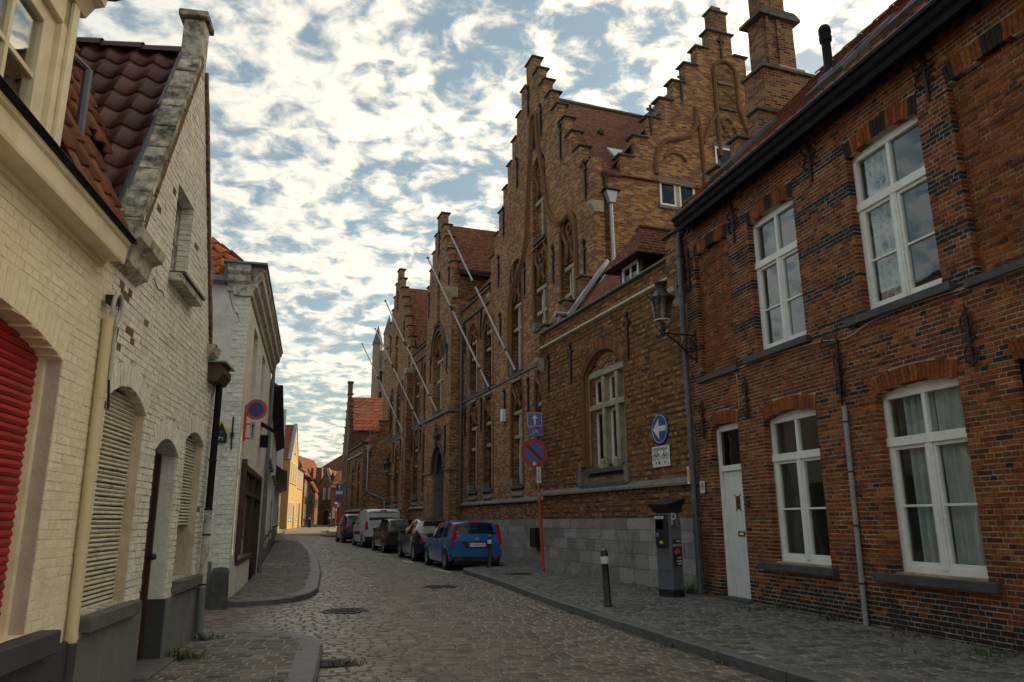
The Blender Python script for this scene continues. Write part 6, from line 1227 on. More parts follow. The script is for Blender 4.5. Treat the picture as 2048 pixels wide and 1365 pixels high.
for a, b, z in ((-.0, .6, 6.72), (.5, 1.2, 7.45), (1.1, 1.8, 8.22), (1.7, 2.4, 9.0)): boxpart('coping_stone', 'coping', FW, -39.7, -39.28, a, b, z, z + .08)
part('band_course', 'stone_buff', FW, lambda b: b.box(-46.3, -39.4, .02, .12, 5.95, 6.06)); ledge(FW, -46.3, -39.3, y=.12, step=2.5); part('parapet_coping', 'coping', FW, lambda b: b.box(-46.3, -39.4, -.0, .45, 6.6, 6.7)); part('side_ledge', 'stone_grey', FW, lambda b: b.box(-39.36, -39.26, .12, 1.9, 2.14, 2.26))
part('roof', 'tile_far_pan', FW, lambda b: b.add([(-39.5, .4, 6.6), (-46.4, .4, 6.6), (-46.4, 3.2, 9.9), (-39.5, 3.2, 9.9)], [(0, 1, 2, 3), (3, 2, 1, 0)]))
zp2 = MB(); zp2.prism([(.22, 6.5), (.62, 6.5), (.50, 6.1), (.34, 6.1)], -39.32, -39.12, axis='x'); zp2.tube([(-39.24, .42, 6.15), (-39.24, .45, 3.5), (-39.24, .62, 3.3), (-39.24, 1.5, 2.95), (-39.24, 1.66, 2.8), (-39.24, 1.68, 2.2)], .06, 8); zp2.build('drainpipe', 'zinc_light', FW)
for x in (-42.3, -45.2): a = MB(); a.box(x - .04, x + .04, .06, .1, 4.9, 5.8); a.build('wall_anchor', 'iron', FW)
FD2 = Fr(*FB.w(-46.3, .12)[:2], -15.5, 'R')
DH = thing('stepped_brick_house', 'narrow old brick house with stepped gable and orange pantiles beyond the low wing', 'house', FD2.w(0, 0), FD2.rz)
GD = dict(cx=-4.7, ztop=11.9, n=6, w0=.4, dx=.72, dz=.62)
ed = gable_ext(GD['cx'], GD['ztop'], GD['n'], GD['w0'], GD['dx'], GD['dz'], 8.2, -9.6, .05)
dops = [dict(x0=x - .42, x1=x + .42, z0=z0, z1=z1, rise=.12) for x in (-1.5, -3.6, -5.7, -7.8) for z0, z1 in ((1.5, 3.4), (5.0, 6.6))] + [dict(x0=-5.1, x1=-4.3, z0=8.0, z1=9.2, rise=.2)]
wall_slab(DH, 'wall', 'brick_old', lambda z: ed(z), .2, 11.9, dops, 0, .3, .062)
for o in dops: win(DH, None, o['x0'], o['x1'], o['z0'], o['z1'] + .1, y=.04)
step_copings(DH, GD['cx'], GD['ztop'], GD['n'], GD['w0'], GD['dx'], GD['dz'], 0, .4, -9.6, .05)
part('pinnacle', 'brick_old', DH, lambda b: b.box(GD['cx'] - .3, GD['cx'] + .3, -.03, .35, 11.95, 12.9)); boxpart('pinnacle_cap', 'coping', DH, GD['cx'] - .38, GD['cx'] + .38, -.1, .42, 12.9, 13.0)
part('roof', 'tile_far_pan', DH, lambda b: b.add([(.2, .3, 8.3), (GD['cx'], .3, 11.7), (-9.7, .3, 8.3), (.2, 12, 8.3), (GD['cx'], 12, 11.7), (-9.7, 12, 8.3)], [(0, 3, 4, 1), (1, 4, 5, 2)])); part('side_wall', 'brick_old', DH, lambda b: (b.box(-.28, .02, .3, 12, .2, 8.35), b.box(-9.6, -9.3, .3, 12, .2, 8.3)))
part('string_course', 'stone_grey', DH, lambda b: b.box(-9.6, .05, -.07, 0, 4.5, 4.62)); part('roof_flashing', 'lead', DH, lambda b: b.add([(.25, .2, 6.6), (.25, 1.0, 6.6), (.25, 5.2, 10.1), (.25, 4.4, 10.1), (.4, .2, 6.6), (.4, 4.4, 10.1)], [(0, 1, 2, 3), (0, 3, 5, 4)]))
part('downpipe', 'zinc', DH, lambda b: b.tube([(.0, -.06, 8.2), (.0, -.06, .3)], .05, 8))
# ------------------------------------------------------------------ row of houses on the left, receding
def rowhouse(name, label, x, y, az, L, eave, ridge, wallmat, roofmat, wins, z0, depth=7, side='L', gutter='gutter_black', door=None, gable=False, plinth='plinth_grey', frame='white_paint', chim=None, over=.28, side_walls=True, eavecol=None):
    F = Fr(x, y, az, side); h = thing(name, label, 'house', F.w(0, 0, z0), F.rz)
    ops = [dict(x0=a, x1=b, z0=c, z1=d) for a, b, c, d in wins] + ([dict(x0=door[0], x1=door[1], z0=.05, z1=door[2])] if door else [])
    if gable:
        ext = lambda z: (0, L) if z < eave else ((z - eave) / (ridge - eave) * L / 2, L - (z - eave) / (ridge - eave) * L / 2)
        wall_slab(h, 'wall', wallmat, ext, 0, ridge - .05, ops, 0, .25, .1)
        part('roof', roofmat, h, lambda b: b.add([(-.1, .2, eave - .05), (L / 2, .2, ridge), (L + .1, .2, eave - .05), (-.1, depth, eave - .05), (L / 2, depth, ridge), (L + .1, depth, eave - .05)], [(0, 1, 4, 3), (1, 2, 5, 4)]))
        part('coping', 'zinc', h, lambda b: (b.prism([(-.05, eave), (L / 2, ridge + .12), (L / 2, ridge - .05), (.05, eave - .1)], -.08, .32), b.prism([(L + .05, eave), (L / 2, ridge + .12), (L / 2, ridge - .05), (L - .05, eave - .1)], -.08, .32)))
    else:
        wall_slab(h, 'wall', wallmat, (0, L), 0, eave, ops, 0, .25, .1)
        part('roof', roofmat, h, lambda b: b.add([(-.05, -over, eave - .02), (L + .05, -over, eave - .02), (L + .05, depth / 2, ridge), (-.05, depth / 2, ridge), (-.05, depth, eave), (L + .05, depth, eave)], [(0, 1, 2, 3), (3, 2, 5, 4), (0, 3, 4), (1, 5, 2)]))
        part('gutter', gutter, h, lambda b: b.prism([(.0, eave - .28), (-over, eave - .12), (-over - .08, eave - .1), (-over - .08, eave + .03), (.0, eave + .03)], -.05, L + .05, axis='x'))
    if side_walls: part('side_wall', wallmat, h, lambda b: (b.box(0, .22, .25, depth, 0, eave), b.box(L - .22, L, .25, depth, 0, eave)))
    for a, b, c, d in wins: win(h, None, a, b, c, d, y=-.07, frame=frame)
    if door: dd_ = boxpart('door', 'door_brown', h, door[0], door[1], -.01, .05, .05, door[2]); boxpart('handle', 'brass', dd_, door[1] - .12, door[1] - .08, -.04, -.01, 1.05, 1.15)
    boxpart('plinth', plinth, h, 0, L, -.03, .02, 0, .55) if not door else [boxpart('plinth', plinth, h, a, b, -.03, .02, 0, .55) for a, b in ((0, door[0]), (door[1], L))]
    if chim: part('chimney', 'brick_old', h, lambda b: b.box(chim[0], chim[0] + .7, depth / 2 - .4, depth / 2 + .3, ridge - .6, ridge + chim[1]))
    return h
e = FS.w(7.95, 0); u17 = np.array([math.sin(R(-16.6)), math.cos(R(-16.6))]); p0 = np.array(e[:2])
def along(d): q = p0 + u17 * d; return float(q[0]), float(q[1])
def zat(d): return float(zg(along(d)[1])) + .02
rowhouse('row_house', 'beige rendered house with dark tiled eaves next to the corner shop', *along(0), -16.6, 8.5, 5.3, 8.3, 'render_beige', 'tile_far_pan', [(1.2, 2.2, 1.0, 2.6), (5.6, 6.6, 1.0, 2.6), (1.2, 2.2, 3.3, 4.7), (3.6, 4.5, 3.3, 4.7), (5.6, 6.6, 3.3, 4.7)], zat(0), door=(3.5, 4.5, 2.3), gutter='gutter_black')
rowhouse('row_house', 'whitewashed brick house with three tall windows past the beige house', *along(8.5), -16.6, 10, 5.2, 8.4, 'white_render', 'tile_far', [(1.4, 2.4, 1.0, 2.6), (7.2, 8.2, 1.0, 2.6), (1.4, 2.4, 3.2, 4.6), (4.3, 5.3, 3.2, 4.6), (7.2, 8.2, 3.2, 4.6)], zat(9), door=(4.3, 5.3, 2.3))
rowhouse('row_house', 'low house with brown wooden eaves and dark tiled roof before the yellow house', *along(18.5), -16.6, 24, 3.7, 6.6, 'render_beige', 'tile_far', [(2, 3, .9, 2.3), (5.5, 6.5, .9, 2.3), (11, 12, .9, 2.3), (15, 16, .9, 2.3), (20, 21, .9, 2.3)], zat(24), door=(8.2, 9.2, 2.2), gutter='brown_wood', over=.5, chim=(2.5, 1.2))
part('white_flue', 'render_white', bpy.data.objects['row_house.002'], lambda b: b.box(6.0, 7.2, -.25, .3, 3.6, 5.4))
rowhouse('row_house', 'taller house with purple-red roof and grey verge standing behind the low eaves', *along(42.5), -16.6, 16, 5.8, 11.2, 'brick_old', 'tile_far', [(2, 3, .9, 2.3), (6, 7, .9, 2.3), (11, 12, .9, 2.3), (3, 4, 3.4, 5.0), (9, 10, 3.4, 5.0)], zat(48), gable=True, depth=12)
YH = rowhouse('yellow_house', 'yellow painted gabled house lit by the low sun at the bend', -24.39 + .3, 81.0, -10.4, 8.4, 7.4, 11.6, 'yellow_house', 'tile_far', [(1.0, 2.0, .9, 2.9), (3.1, 4.1, .9, 2.9), (1.0, 2.0, 4.9, 7.2), (3.4, 4.4, 4.9, 7.2), (5.8, 6.8, 4.9, 7.2), (3.8, 4.6, 8.3, 9.8)], .66, gable=True, door=(5.6, 6.8, 2.6), plinth='yellow_house')
rowhouse('yellow_annex', 'lower yellow two-storey part with orange tiles joined to the sunlit gable', -24.09 - .1805 * 8.4, 81.0 + .9836 * 8.4, -10.4, 7.5, 7.0, 8.9, 'yellow_house', 'tile_far_pan', [(.8, 1.7, .9, 2.9), (.8, 1.7, 4.6, 6.8), (3.0, 3.9, 4.6, 6.8), (5.2, 6.1, 4.6, 6.8)], .74, door=(3.5, 5.2, 2.9), plinth='yellow_house', gutter='brown_wood')
rowhouse('brown_brick_house', 'narrow dark brick house with deep black gutter past the yellow annex', -26.9, 97.2, -12, 8, 6.2, 8.6, 'brick_old', 'tile_far', [(1, 2, 1, 2.8), (4, 5, 1, 2.8), (1, 2, 3.8, 5.4), (4, 5, 3.8, 5.4)], .84, over=.6)
# houses closing the view at the bend
def facing(name, label, x0, x1, y, z0, eave, ridge, wallmat, roofmat, wins, depth=9, gable=False, door=None, apex=None, arched=False, rz=0.0):
    h = thing(name, label, 'house', (x0, y, z0), rz); L = x1 - x0; ops = [dict(x0=a, x1=b, z0=c, z1=d) for a, b, c, d in wins] + ([dict(x0=door[0], x1=door[1], z0=0, z1=door[2], rise=.5 if arched else 0)] if door else [])
    ax = L / 2 if apex is None else apex
    ext = (lambda z: (0, L) if z < eave else ((z - eave) / (ridge - eave) * ax, L - (z - eave) / (ridge - eave) * (L - ax))) if gable else (0, L)
    wall_slab(h, 'wall', wallmat, ext, 0, (ridge - .05) if gable else eave, ops, 0, .25, .12)
    if gable: part('roof', roofmat, h, lambda b: b.add([(-.2, .05, eave), (ax, .05, ridge + .12), (L + .2, .05, eave), (-.2, depth, eave), (ax, depth, ridge + .12), (L + .2, depth, eave)], [(0, 1, 4, 3), (1, 2, 5, 4)]))
    else: part('roof', roofmat, h, lambda b: b.add([(-.2, -.3, eave), (L + .2, -.3, eave), (L + .2, depth / 2, ridge), (-.2, depth / 2, ridge), (-.2, depth, eave), (L + .2, depth, eave)], [(0, 1, 2, 3), (3, 2, 5, 4), (0, 3, 4), (1, 5, 2)]))
    part('side_wall', wallmat, h, lambda b: (b.box(0, .25, .25, depth, 0, eave), b.box(L - .25, L, .25, depth, 0, eave)))
    for a, b, c, d in wins: win(h, None, a, b, c, d, y=-.06)
    if door: boxpart('door', 'black', h, door[0], door[1], .15, .2, 0, door[2] + (.45 if arched else 0))
    return h
facing('brick_gable_house', 'broad old brick gable wall with chimneys closing the view behind the yellow house', -36.5, -30.0, 113, 1.0, 4.8, 10.1, 'brick_old', 'tile_far', [(5.2, 5.8, 3.6, 4.8)], gable=True, apex=3.8, depth=10)
BG = bpy.data.objects['brick_gable_house']
part('chimney', 'brick_old', BG, lambda b: b.box(6.0, 6.9, 3.2, 4.0, 4.5, 8.6)); part('chimney', 'brick_old', BG, lambda b: b.box(5.2, 5.5, 3.2, 3.6, 5, 8.5))
facing('white_house', 'tall white rendered house with red-brown roof at the bend', -31.4, -29.0, 117, 1.0, 6.8, 8.0, 'render_white', 'tile_far_pan', [], depth=8)
facing('big_roofed_house', 'house with a high red-brown tiled roof behind the white house', -35.5, -27.0, 128, 1.0, 7.6, 11.6, 'brick_old', 'tile_far_pan', [], depth=12, gable=True, apex=6.5)
SB = facing('small_brick_house', 'small brown brick house with stone gablet and arched black door facing the bend', -27.7, -25.3, 108, .9, 5.6, 7.8, 'brick_old', 'tile_far', [(.55, .85, 3.6, 5.2), (1.25, 1.55, 3.6, 5.2)], gable=True, door=(.75, 1.45, 1.7), arched=True, depth=8, apex=.9)
part('gablet_stone', 'stone_buff', SB, lambda b: b.prism([(.8, 8.0), (1.25, 8.0), (2.1, 5.8), (1.5, 5.8)], -.1, .2)); part('door_surround', 'stone_buff', SB, lambda b: b.tube([(1.1 + .42 * math.cos(t), -.03, 1.7 + .5 * math.sin(t)) for t in np.linspace(0, PI, 9)], .07, 6))
facing('brick_cottage', 'brown brick cottage with dark doorway partly behind the stepped house', -24.8, -20, 103, .85, 5.0, 7.6, 'brick_old', 'tile_far_pan', [(.3, .6, 1, 2.4), (3, 3.8, 1, 2.4)], door=(.8, 1.2, 2.4), depth=8)
hd = MB(); rr = random.Random(4)
for k in range(260):
    c = Vector((rr.gauss(0, .75), rr.gauss(0, .3), rr.gauss(0, .38))); s = rr.uniform(.06, .14); d = Vector((rr.gauss(0, 1), rr.gauss(0, 1), rr.gauss(0, 1))).normalized(); t = d.orthogonal().normalized(); hd.add([c + d * s, c + t * s * .5, c - d * s, c - t * s * .5], [(0, 1, 2, 3)])
hh = hd.build('hanging_shrub', 'leaf'); hh.location = (-28.4, 107.6, 3.9); tag(hh, 'green shrub hanging over the wall beside the arched black door', 'shrub')
# church tower far behind the gables
CT = thing('church_tower', 'distant pale stone church tower with pointed corner turrets behind the far gable', 'tower', (-25.6, 165, 0), R(-12))
part('shaft', 'church_stone', CT, lambda b: b.box(-4.5, 5.5, -4, 6, 0, 37)); part('parapet', 'church_stone', CT, lambda b: b.box(-4.8, 5.8, -4.3, 6.3, 37, 38.5))
for sx, sy in ((-4, -3.6), (5, -3.6), (-4, 5.6), (5, 5.6), (-1.2, -4.2)):
    hgt = 42 if sx > -2 else 40
    tt = part('turret', 'church_stone', CT, lambda b: b.lathe([(1.2, 0), (1.2, hgt)], 8, (sx, sy, 0))); part('spire', 'slate', CT, lambda b: b.lathe([(1.35, 0), (.05, 4.5)], 8, (sx, sy, hgt)))
for k in range(3):
    for q in range(3): part('window', 'room_dark', CT, lambda b: b.box(-3 + k * 2.8, -1.6 + k * 2.8, -4.1, -3.9, 22 + q * 4.5, 25.2 + q * 4.5))
for k in range(4): part('string_course', 'church_stone', CT, lambda b: b.box(-4.9, 5.9, -4.4, 6.4, 20 + k * 4.6, 20.5 + k * 4.6))
# ------------------------------------------------------------------ street furniture
def lantern(label, F, x, z, y0, out, s=1.0, group=None):
    "wall lantern on a scrolled bracket; F frame, x z = foot of the lantern, y0 = wall face"
    t = thing('wall_lantern', label, 'street lamp', F.w(x, y0, 0), F.rz, group); yl = -out
    b = MB(); b.tube([(0, 0, z - .02), (0, yl - .06, z)], .018 * s, 8)
    b.tube([(0, 0, z - .5 * s), (0, -.12 * s, z - .46 * s), (0, yl * .62, z - .16 * s), (0, yl * .9, z - .03)], .016 * s, 6)
    b.torus((0, -.16 * s, z - .22 * s), .13 * s, .014 * s, 'x', 14, 5); b.torus((0, -.16 * s, z - .22 * s), .07 * s, .012 * s, 'x', 10, 5); b.torus((0, -.40 * s, z - .11 * s), .07 * s, .010 * s, 'x', 10, 5); b.box(-.03, .03, -.02, .0, z - .55 * s, z + .08 * s)
    b.build('bracket', 'iron', t)
    c = MB(); c.lathe([(.0, -.08), (.03, -.07), (.05, -.02), (.035, .02), (.03, .16), (.04, .20)], 10, (0, yl, z))
    for k in range(4): a = PI / 4 + k * PI / 2; c.tube([(.03 * math.cos(a), yl + .03 * math.sin(a), z + .03), (.13 * s * math.cos(a), yl + .13 * s * math.sin(a), z + .12), (.16 * s * math.cos(a), yl + .16 * s * math.sin(a), z + .24 * s)], .008, 5)
    c.build('stem', 'iron', t)
    z0, z1 = z + .24 * s, z + .66 * s; n = 16
    g = MB(); g.lathe([(.155 * s, 0), (.215 * s, z1 - z0)], n, (0, yl, z0), cap=False); g.build('glass_shade', 'glass_lamp', t, smooth=True)
    MB().torus((0, yl, z0), .157 * s, .012, 'z', n, 5).build('rim', 'sign_white', t); MB().torus((0, yl, z1), .218 * s, .012, 'z', n, 5).build('rim', 'sign_white', t)
    MB().lathe([(.03, 0), (.045, .05), (.045, .1), (.02, .2), (.02, .35 * s)], 8, (0, yl, z0 + .05)).build('lamp_bulb', 'light_white', t)
    r = MB(); r.lathe([(.235 * s, -.02), (.245 * s, .03), (.20 * s, .08), (.14 * s, .12), (.12 * s, .18), (.075 * s, .21), (.075 * s, .25), (.13 * s, .33), (.12 * s, .35), (.0, .35)], n, (0, yl, z1)); 
    for k in range(10): a = k * 2 * PI / 10; r.tube([(.245 * s * math.cos(a), yl + .245 * s * math.sin(a), z1 + .02), (.265 * s * math.cos(a), yl + .265 * s * math.sin(a), z1 + .09)], [.02, .004], 5)
    smoothshade(r.build('hood', 'bollard_green', t)); return t
FLn = Fr(*FR.w(.0, 0)[:2], -14.87, 'R')
lantern('black wall lantern with clear glass on a scrolled bracket beside the red house downpipe', FLn, .26, 4.92, 0, .68, 1.0)
lantern('small wall lantern on the brick facade below the far flagpoles', FB, -35.6, 4.3, Y1, .75, 1.05)
lantern('tiny wall lantern on the far house beyond the parked cars', FD2, -9.0, 4.6, 0, .8, 1.0)
# flagpoles
def flagpole(i, x, y, z, label):
    t = thing('flagpole', label, 'flagpole', FB.w(x, y, 0), FB.rz, 'bare white flagpoles leaning out from the stepped-gable building'); L0 = np.array([0, 0, z]); d = np.array([0, -2.85, 5.62])
    b = MB(); b.tube([tuple(L0 + d * q) for q in (.03, .45, 1.0)], [.042, .04, .034], 8); smoothshade(b.build('pole', 'flag_white', t))
    MB().tube([tuple(L0 + d * q) for q in (.60, .64)], .048, 8).build('sleeve', 'black', t); MB().tube([tuple(L0 + d * q) for q in (.16, .175)], .046, 8).build('clamp', 'black', t); MB().tube([tuple(L0 + d * q) for q in (0, .03)], .05, 8).build('socket', 'iron', t)
    MB().box(-.09, .09, d[1] - .05, d[1] + .05, z + d[2] - .01, z + d[2] + .03).build('finial', 'zinc', t); MB().tube([tuple(L0 + d * q + np.array([.02, 0, -.05])) for q in (.15, .5, .97)], .004, 4).build('halyard', 'cable_white', t)
for i, (x, y, z, lb) in enumerate(((-14.15, Y1, 6.93, 'white flagpole rising from the first-floor sill of the big gable'), (-17.32, Y1, 6.8, 'white flagpole between the big gable and the porch, above the balustraded bay'), (-23.6, YP, 6.6, 'white flagpole rising from the string course over the arched porch'), (-29.71, Y1, 6.7, 'white flagpole just past the arched porch'), (-34.24, Y1, 6.8, 'farthest white flagpole, on the far stepped gable'))): flagpole(i, x, y, z, lb)
# post with parking signs
SP = thing('sign_post', 'leaning orange post with one-way, parking and no parking signs at the pavement edge', 'sign post', (.80, 20.73, PZ), R(5))
pl = MB(); pl.tube([(.0, 0, 0), (-.18, .0, 4.35)], .045, 12); smoothshade(pl.build('post', 'orange_paint', SP)); MB().tube([(-.083, 0, 1.98), (-.086, 0, 2.06)], .05, 12).build('band', 'zinc_light', SP)
def plate(parent, name, mat, x0, x1, z0, z1, y, th=.01, r=.03, **k):
    pts = [(cx_ + r * math.cos(a), cz + r * math.sin(a)) for cx_, cz, a0 in ((x1 - r, z1 - r, 0), (x0 + r, z1 - r, PI / 2), (x0 + r, z0 + r, PI), (x1 - r, z0 + r, 1.5 * PI)) for a in np.linspace(a0, a0 + PI / 2, 5)]
    return MB().prism(pts, y - th, y, axis='y').build(name, mat, parent, **k)
def disc(parent, name, mat, xc, zc, r, y, th=.004, n=36): return MB().prism([(xc + r * math.cos(2 * PI * i / n), zc + r * math.sin(2 * PI * i / n)) for i in range(n)], y - th, y, axis='y').build(name, mat, parent)
s1 = plate(SP, 'one_way_sign', 'sign_blue', -.40, .03, 3.86, 4.28, -.05); 
b_ = MB(); b_.box(-.385, .015, -.062, -.0605, 4.25, 4.262); b_.box(-.385, .015, -.062, -.0605, 3.878, 3.89); b_.box(-.385, -.373, -.062, -.0605, 3.89, 4.25); b_.box(.003, .015, -.062, -.0605, 3.89, 4.25); b_.build('border', 'sign_white', s1)
MB().prism([(-.21, 3.92), (-.16, 3.92), (-.16, 4.10), (-.10, 4.10), (-.185, 4.215), (-.27, 4.10), (-.21, 4.10)], -.063, -.0602, axis='y').build('arrow', 'sign_white', s1)
s2 = plate(SP, 'parking_plate', 'sign_blue', -.38, .05, 3.60, 3.82, -.05); text_mesh('lettering', '2 PL', .10, 'sign_white', s2, (-.165, -.062, 3.735)); [boxpart('dash', 'sign_white', s2, -.33 + q * .22, -.20 + q * .22, -.062, -.0602, 3.652, 3.66) for q in range(2)]
s3 = disc(SP, 'no_parking_sign', 'sign_red', -.21, 3.16, .375, -.05, .012); disc(s3, 'blue_field', 'sign_blue', -.21, 3.16, .265, -.062, .002)
MB().add([(-.21 + u * .7071 + v * .7071, -.066, 3.16 - u * .7071 + v * .7071) for u, v in ((-.275, -.04), (.275, -.04), (.275, .04), (-.275, .04))], [(0, 1, 2, 3), (3, 2, 1, 0)]).build('red_bar', 'sign_red', s3)
MB().prism([(-.21, 2.78), (-.15, 2.845), (-.21, 2.91), (-.27, 2.845)], -.067, -.0645, axis='y').build('sticker', 'sign_white', s3)
s4 = plate(SP, 'arrow_plate', 'sign_white', -.15, -.03, 2.32, 2.76, -.05, r=.015); MB().prism([(-.097, 2.42), (-.115, 2.42), (-.09, 2.36), (-.065, 2.42), (-.083, 2.42), (-.083, 2.72), (-.097, 2.72)], -.0625, -.0602, axis='y').build('arrow', 'black', s4)
# wall signs on the low wing
w1 = thing('one_way_disc', 'round blue sign with white left arrow on the yellow-brown brick wall', 'traffic sign', FB.w(0, 0), FB.rz)
disc(w1, 'disc', 'sign_blue', -1.14, 3.27, .31, -.03, .012, 40); 
rg = MB(); rg.torus((-1.14, -.043, 3.27), .285, .007, 'y', 36, 4); rg.build('ring', 'sign_white', w1)
MB().prism([(-1.40, 3.27), (-1.17, 3.48), (-1.17, 3.325), (-.90, 3.325), (-.90, 3.215), (-1.17, 3.215), (-1.17, 3.06)], -.046, -.0422, axis='y').build('arrow', 'sign_white', w1)
w2 = thing('exception_plate', 'white plate reading UITGEZONDERD with bicycle and moped symbols below the round blue sign', 'sign', FB.w(0, 0), FB.rz)
plate(w2, 'board', 'sign_white', -1.49, -.82, 2.50, 2.92, -.03, .008, .03); text_mesh('lettering', 'UITGEZONDERD', .083, 'black', w2, (-1.155, -.040, 2.855), sx=.86)
bk = MB(); yb = -.041
for cx_, rr_ in ((-1.40, .055), (-1.24, .055), (-1.06, .045), (-.915, .045)): bk.torus((cx_, yb, 2.70), rr_, .005, 'y', 16, 4)
bk.tube([(-1.40, yb, 2.70), (-1.37, yb, 2.79), (-1.28, yb, 2.79), (-1.31, yb, 2.70), (-1.37, yb, 2.77)], .0045, 4); bk.tube([(-1.24, yb, 2.70), (-1.28, yb, 2.79), (-1.275, yb, 2.82)], .0045, 4); bk.tube([(-1.37, yb, 2.79), (-1.38, yb, 2.82)], .0045, 4)
bk.tube([(-1.06, yb, 2.70), (-1.02, yb, 2.80), (-1.0, yb, 2.84)], .006, 4); bk.tube([(-1.03, yb, 2.77), (-1.0, yb, 2.70), (-.94, yb, 2.72), (-.93, yb, 2.78)], .009, 4); bk.build('vehicle_symbols', 'black', w2)
text_mesh('lettering', 'A', .09, 'black', w2, (-1.01, -.040, 2.58)); disc(w2, 'symbol', 'black', -1.22, 2.58, .035, -.0385, .002, 16); disc(w2, 'symbol', 'black', -1.33, 2.58, .022, -.0385, .002, 12); [disc(w2, 'screw', 'iron_rust', xx, zz, .010, -.0385, .003, 8) for xx, zz in ((-1.45, 2.88), (-.87, 2.56), (-1.45, 2.54))]
# parking meter
PM = thing('parking_meter', 'grey parking ticket machine with black sloped hood beside the stone plinth', 'parking meter', (2.82, 13.90, PZ), R(-56))
b_ = MB(); b_.box(-.19, .19, -.15, .15, .10, 1.46); b_.build('cabinet', 'meter_grey', PM, bevel=.025); boxpart('base', 'black', PM, -.18, .18, -.14, .14, 0, .10)
hd_ = MB(); lo = [(-.20, -.16), (.20, -.16), (.20, .16), (-.20, .16)]; up_ = [(-.255, -.24), (.255, -.24), (.255, .22), (-.255, .22)]
hd_.add([(x, y, 1.46) for x, y in lo] + [(x * .78, y * .78, 1.51 + (.0 if y < 0 else .03)) for x, y in up_] + [(x, y, 1.585 + (.0 if y < 0 else .11)) for x, y in up_] + [(x, y, 1.605 + (.0 if y < 0 else .11)) for x, y in up_], [(0, 1, 5, 4), (1, 2, 6, 5), (2, 3, 7, 6), (3, 0, 4, 7), (4, 5, 9, 8), (5, 6, 10, 9), (6, 7, 11, 10), (7, 4, 8, 11), (8, 9, 13, 12), (9, 10, 14, 13), (10, 11, 15, 14), (11, 8, 12, 15), (12, 13, 14, 15)]); hd_.build('hood', 'black', PM)
pn = boxpart('front_panel', 'black', PM, -.15, .15, -.205, -.148, .84, 1.42, bevel=.03); boxpart('screen', 'glass_dark', pn, -.10, .08, -.210, -.206, 1.16, 1.32); boxpart('label', 'sign_white', pn, -.12, .10, -.210, -.206, 1.345, 1.39); boxpart('card_slot', 'sign_yellow', pn, -.02, .06, -.212, -.206, .91, .96); boxpart('coin_tray', 'zinc', pn, -.10, -.04, -.212, -.206, 1.03, 1.10)
text_mesh('lettering', 'Tickets', .04, 'black', pn, (-.01, -.2112, 1.367))
part('door_seam', 'black', PM, lambda b: (b.box(-.185, .185, -.1535, -.151, .735, .740), b.box(-.185, .185, -.1535, -.151, .435, .440))); part('lock', 'zinc', PM, lambda b: b.lathe([(0, 0), (.018, 0), (.018, .01), (0, .01)], 10)).matrix_basis = Matrix.Translation((.0, -.152, .37)) @ Matrix.Rotation(PI / 2, 4, 'X')
text_mesh('lettering', 'P', .30, 'sign_white', PM, (.191, -.05, 1.33), rot=(PI / 2, 0, PI / 2)); [part('wave_mark', 'zinc_light', PM, lambda b: b.tube([(.191, .05 + .04 * k + .03 * math.cos(a), 1.36 + (.06 + .02 * k) * math.sin(a)) for a in np.linspace(-1.1, 1.1, 8)], .006, 4)) for k in range(2)]
text_mesh('lettering', '2', .11, 'sign_yellow', PM, (.1915, .045, 1.245), rot=(PI / 2, 0, PI / 2)); boxpart('info_plate', 'plinth_grey', PM, .189, .192, -.10, .11, 1.0, 1.15)
ip = boxpart('instruction_panel', 'bollard_green', PM, .189, .1925, -.10, .12, .52, .98); text_mesh('lettering', 'BRG910', .062, 'sign_white', ip, (.1935, .01, .88), rot=(PI / 2, 0, PI / 2)); [boxpart('text_line', 'sign_white', ip, .1925, .1935, -.02 + .02 * (k % 2), .10, z, z + .018) for k, z in enumerate((.945, .66, .60, .555))]
part('car_symbol', 'sign_pinkred', PM, lambda b: b.prism([(-.06, .74), (.08, .74), (.08, .78), (.05, .80), (.03, .83), (-.02, .83), (-.04, .80), (-.06, .78)], .1925, .1940, axis='x'))
# bollards
def bollard(x, y, z, label, tilt=0, s=1.0):
    t = thing('bollard', label, 'bollard', (x, y, z), 0, 'dark green iron bollards on the right pavement'); t.rotation_euler = (0, tilt, 0)
    smoothshade(MB().lathe([(.072, 0), (.072, .03), (.058, .05), (.056, .70 * s), (.062, .72 * s), (.062, .85 * s), (.056, .90 * s), (.034, .955 * s), (0, .965 * s)], 16).build('shaft', 'bollard_green', t), 50); smoothshade(MB().lathe([(.063, .70 * s), (.0645, .71 * s), (.0645, .81 * s), (.063, .82 * s)], 16, cap=False).build('reflective_band', 'sign_white', t), 50)
    MB().lathe([(.048, .925 * s), (.037, .955 * s), (0, .970 * s)], 12).build('worn_cap', 'zinc', t)
bollard(1.50, 12.41, PZ, 'dark green bollard with worn white band on the pavement before the parking meter', R(-2.5), .93); bollard(*pB(-9.35, -.95), PZ, 'dark green bollard with white band behind the blue hatchback', R(0), .95)
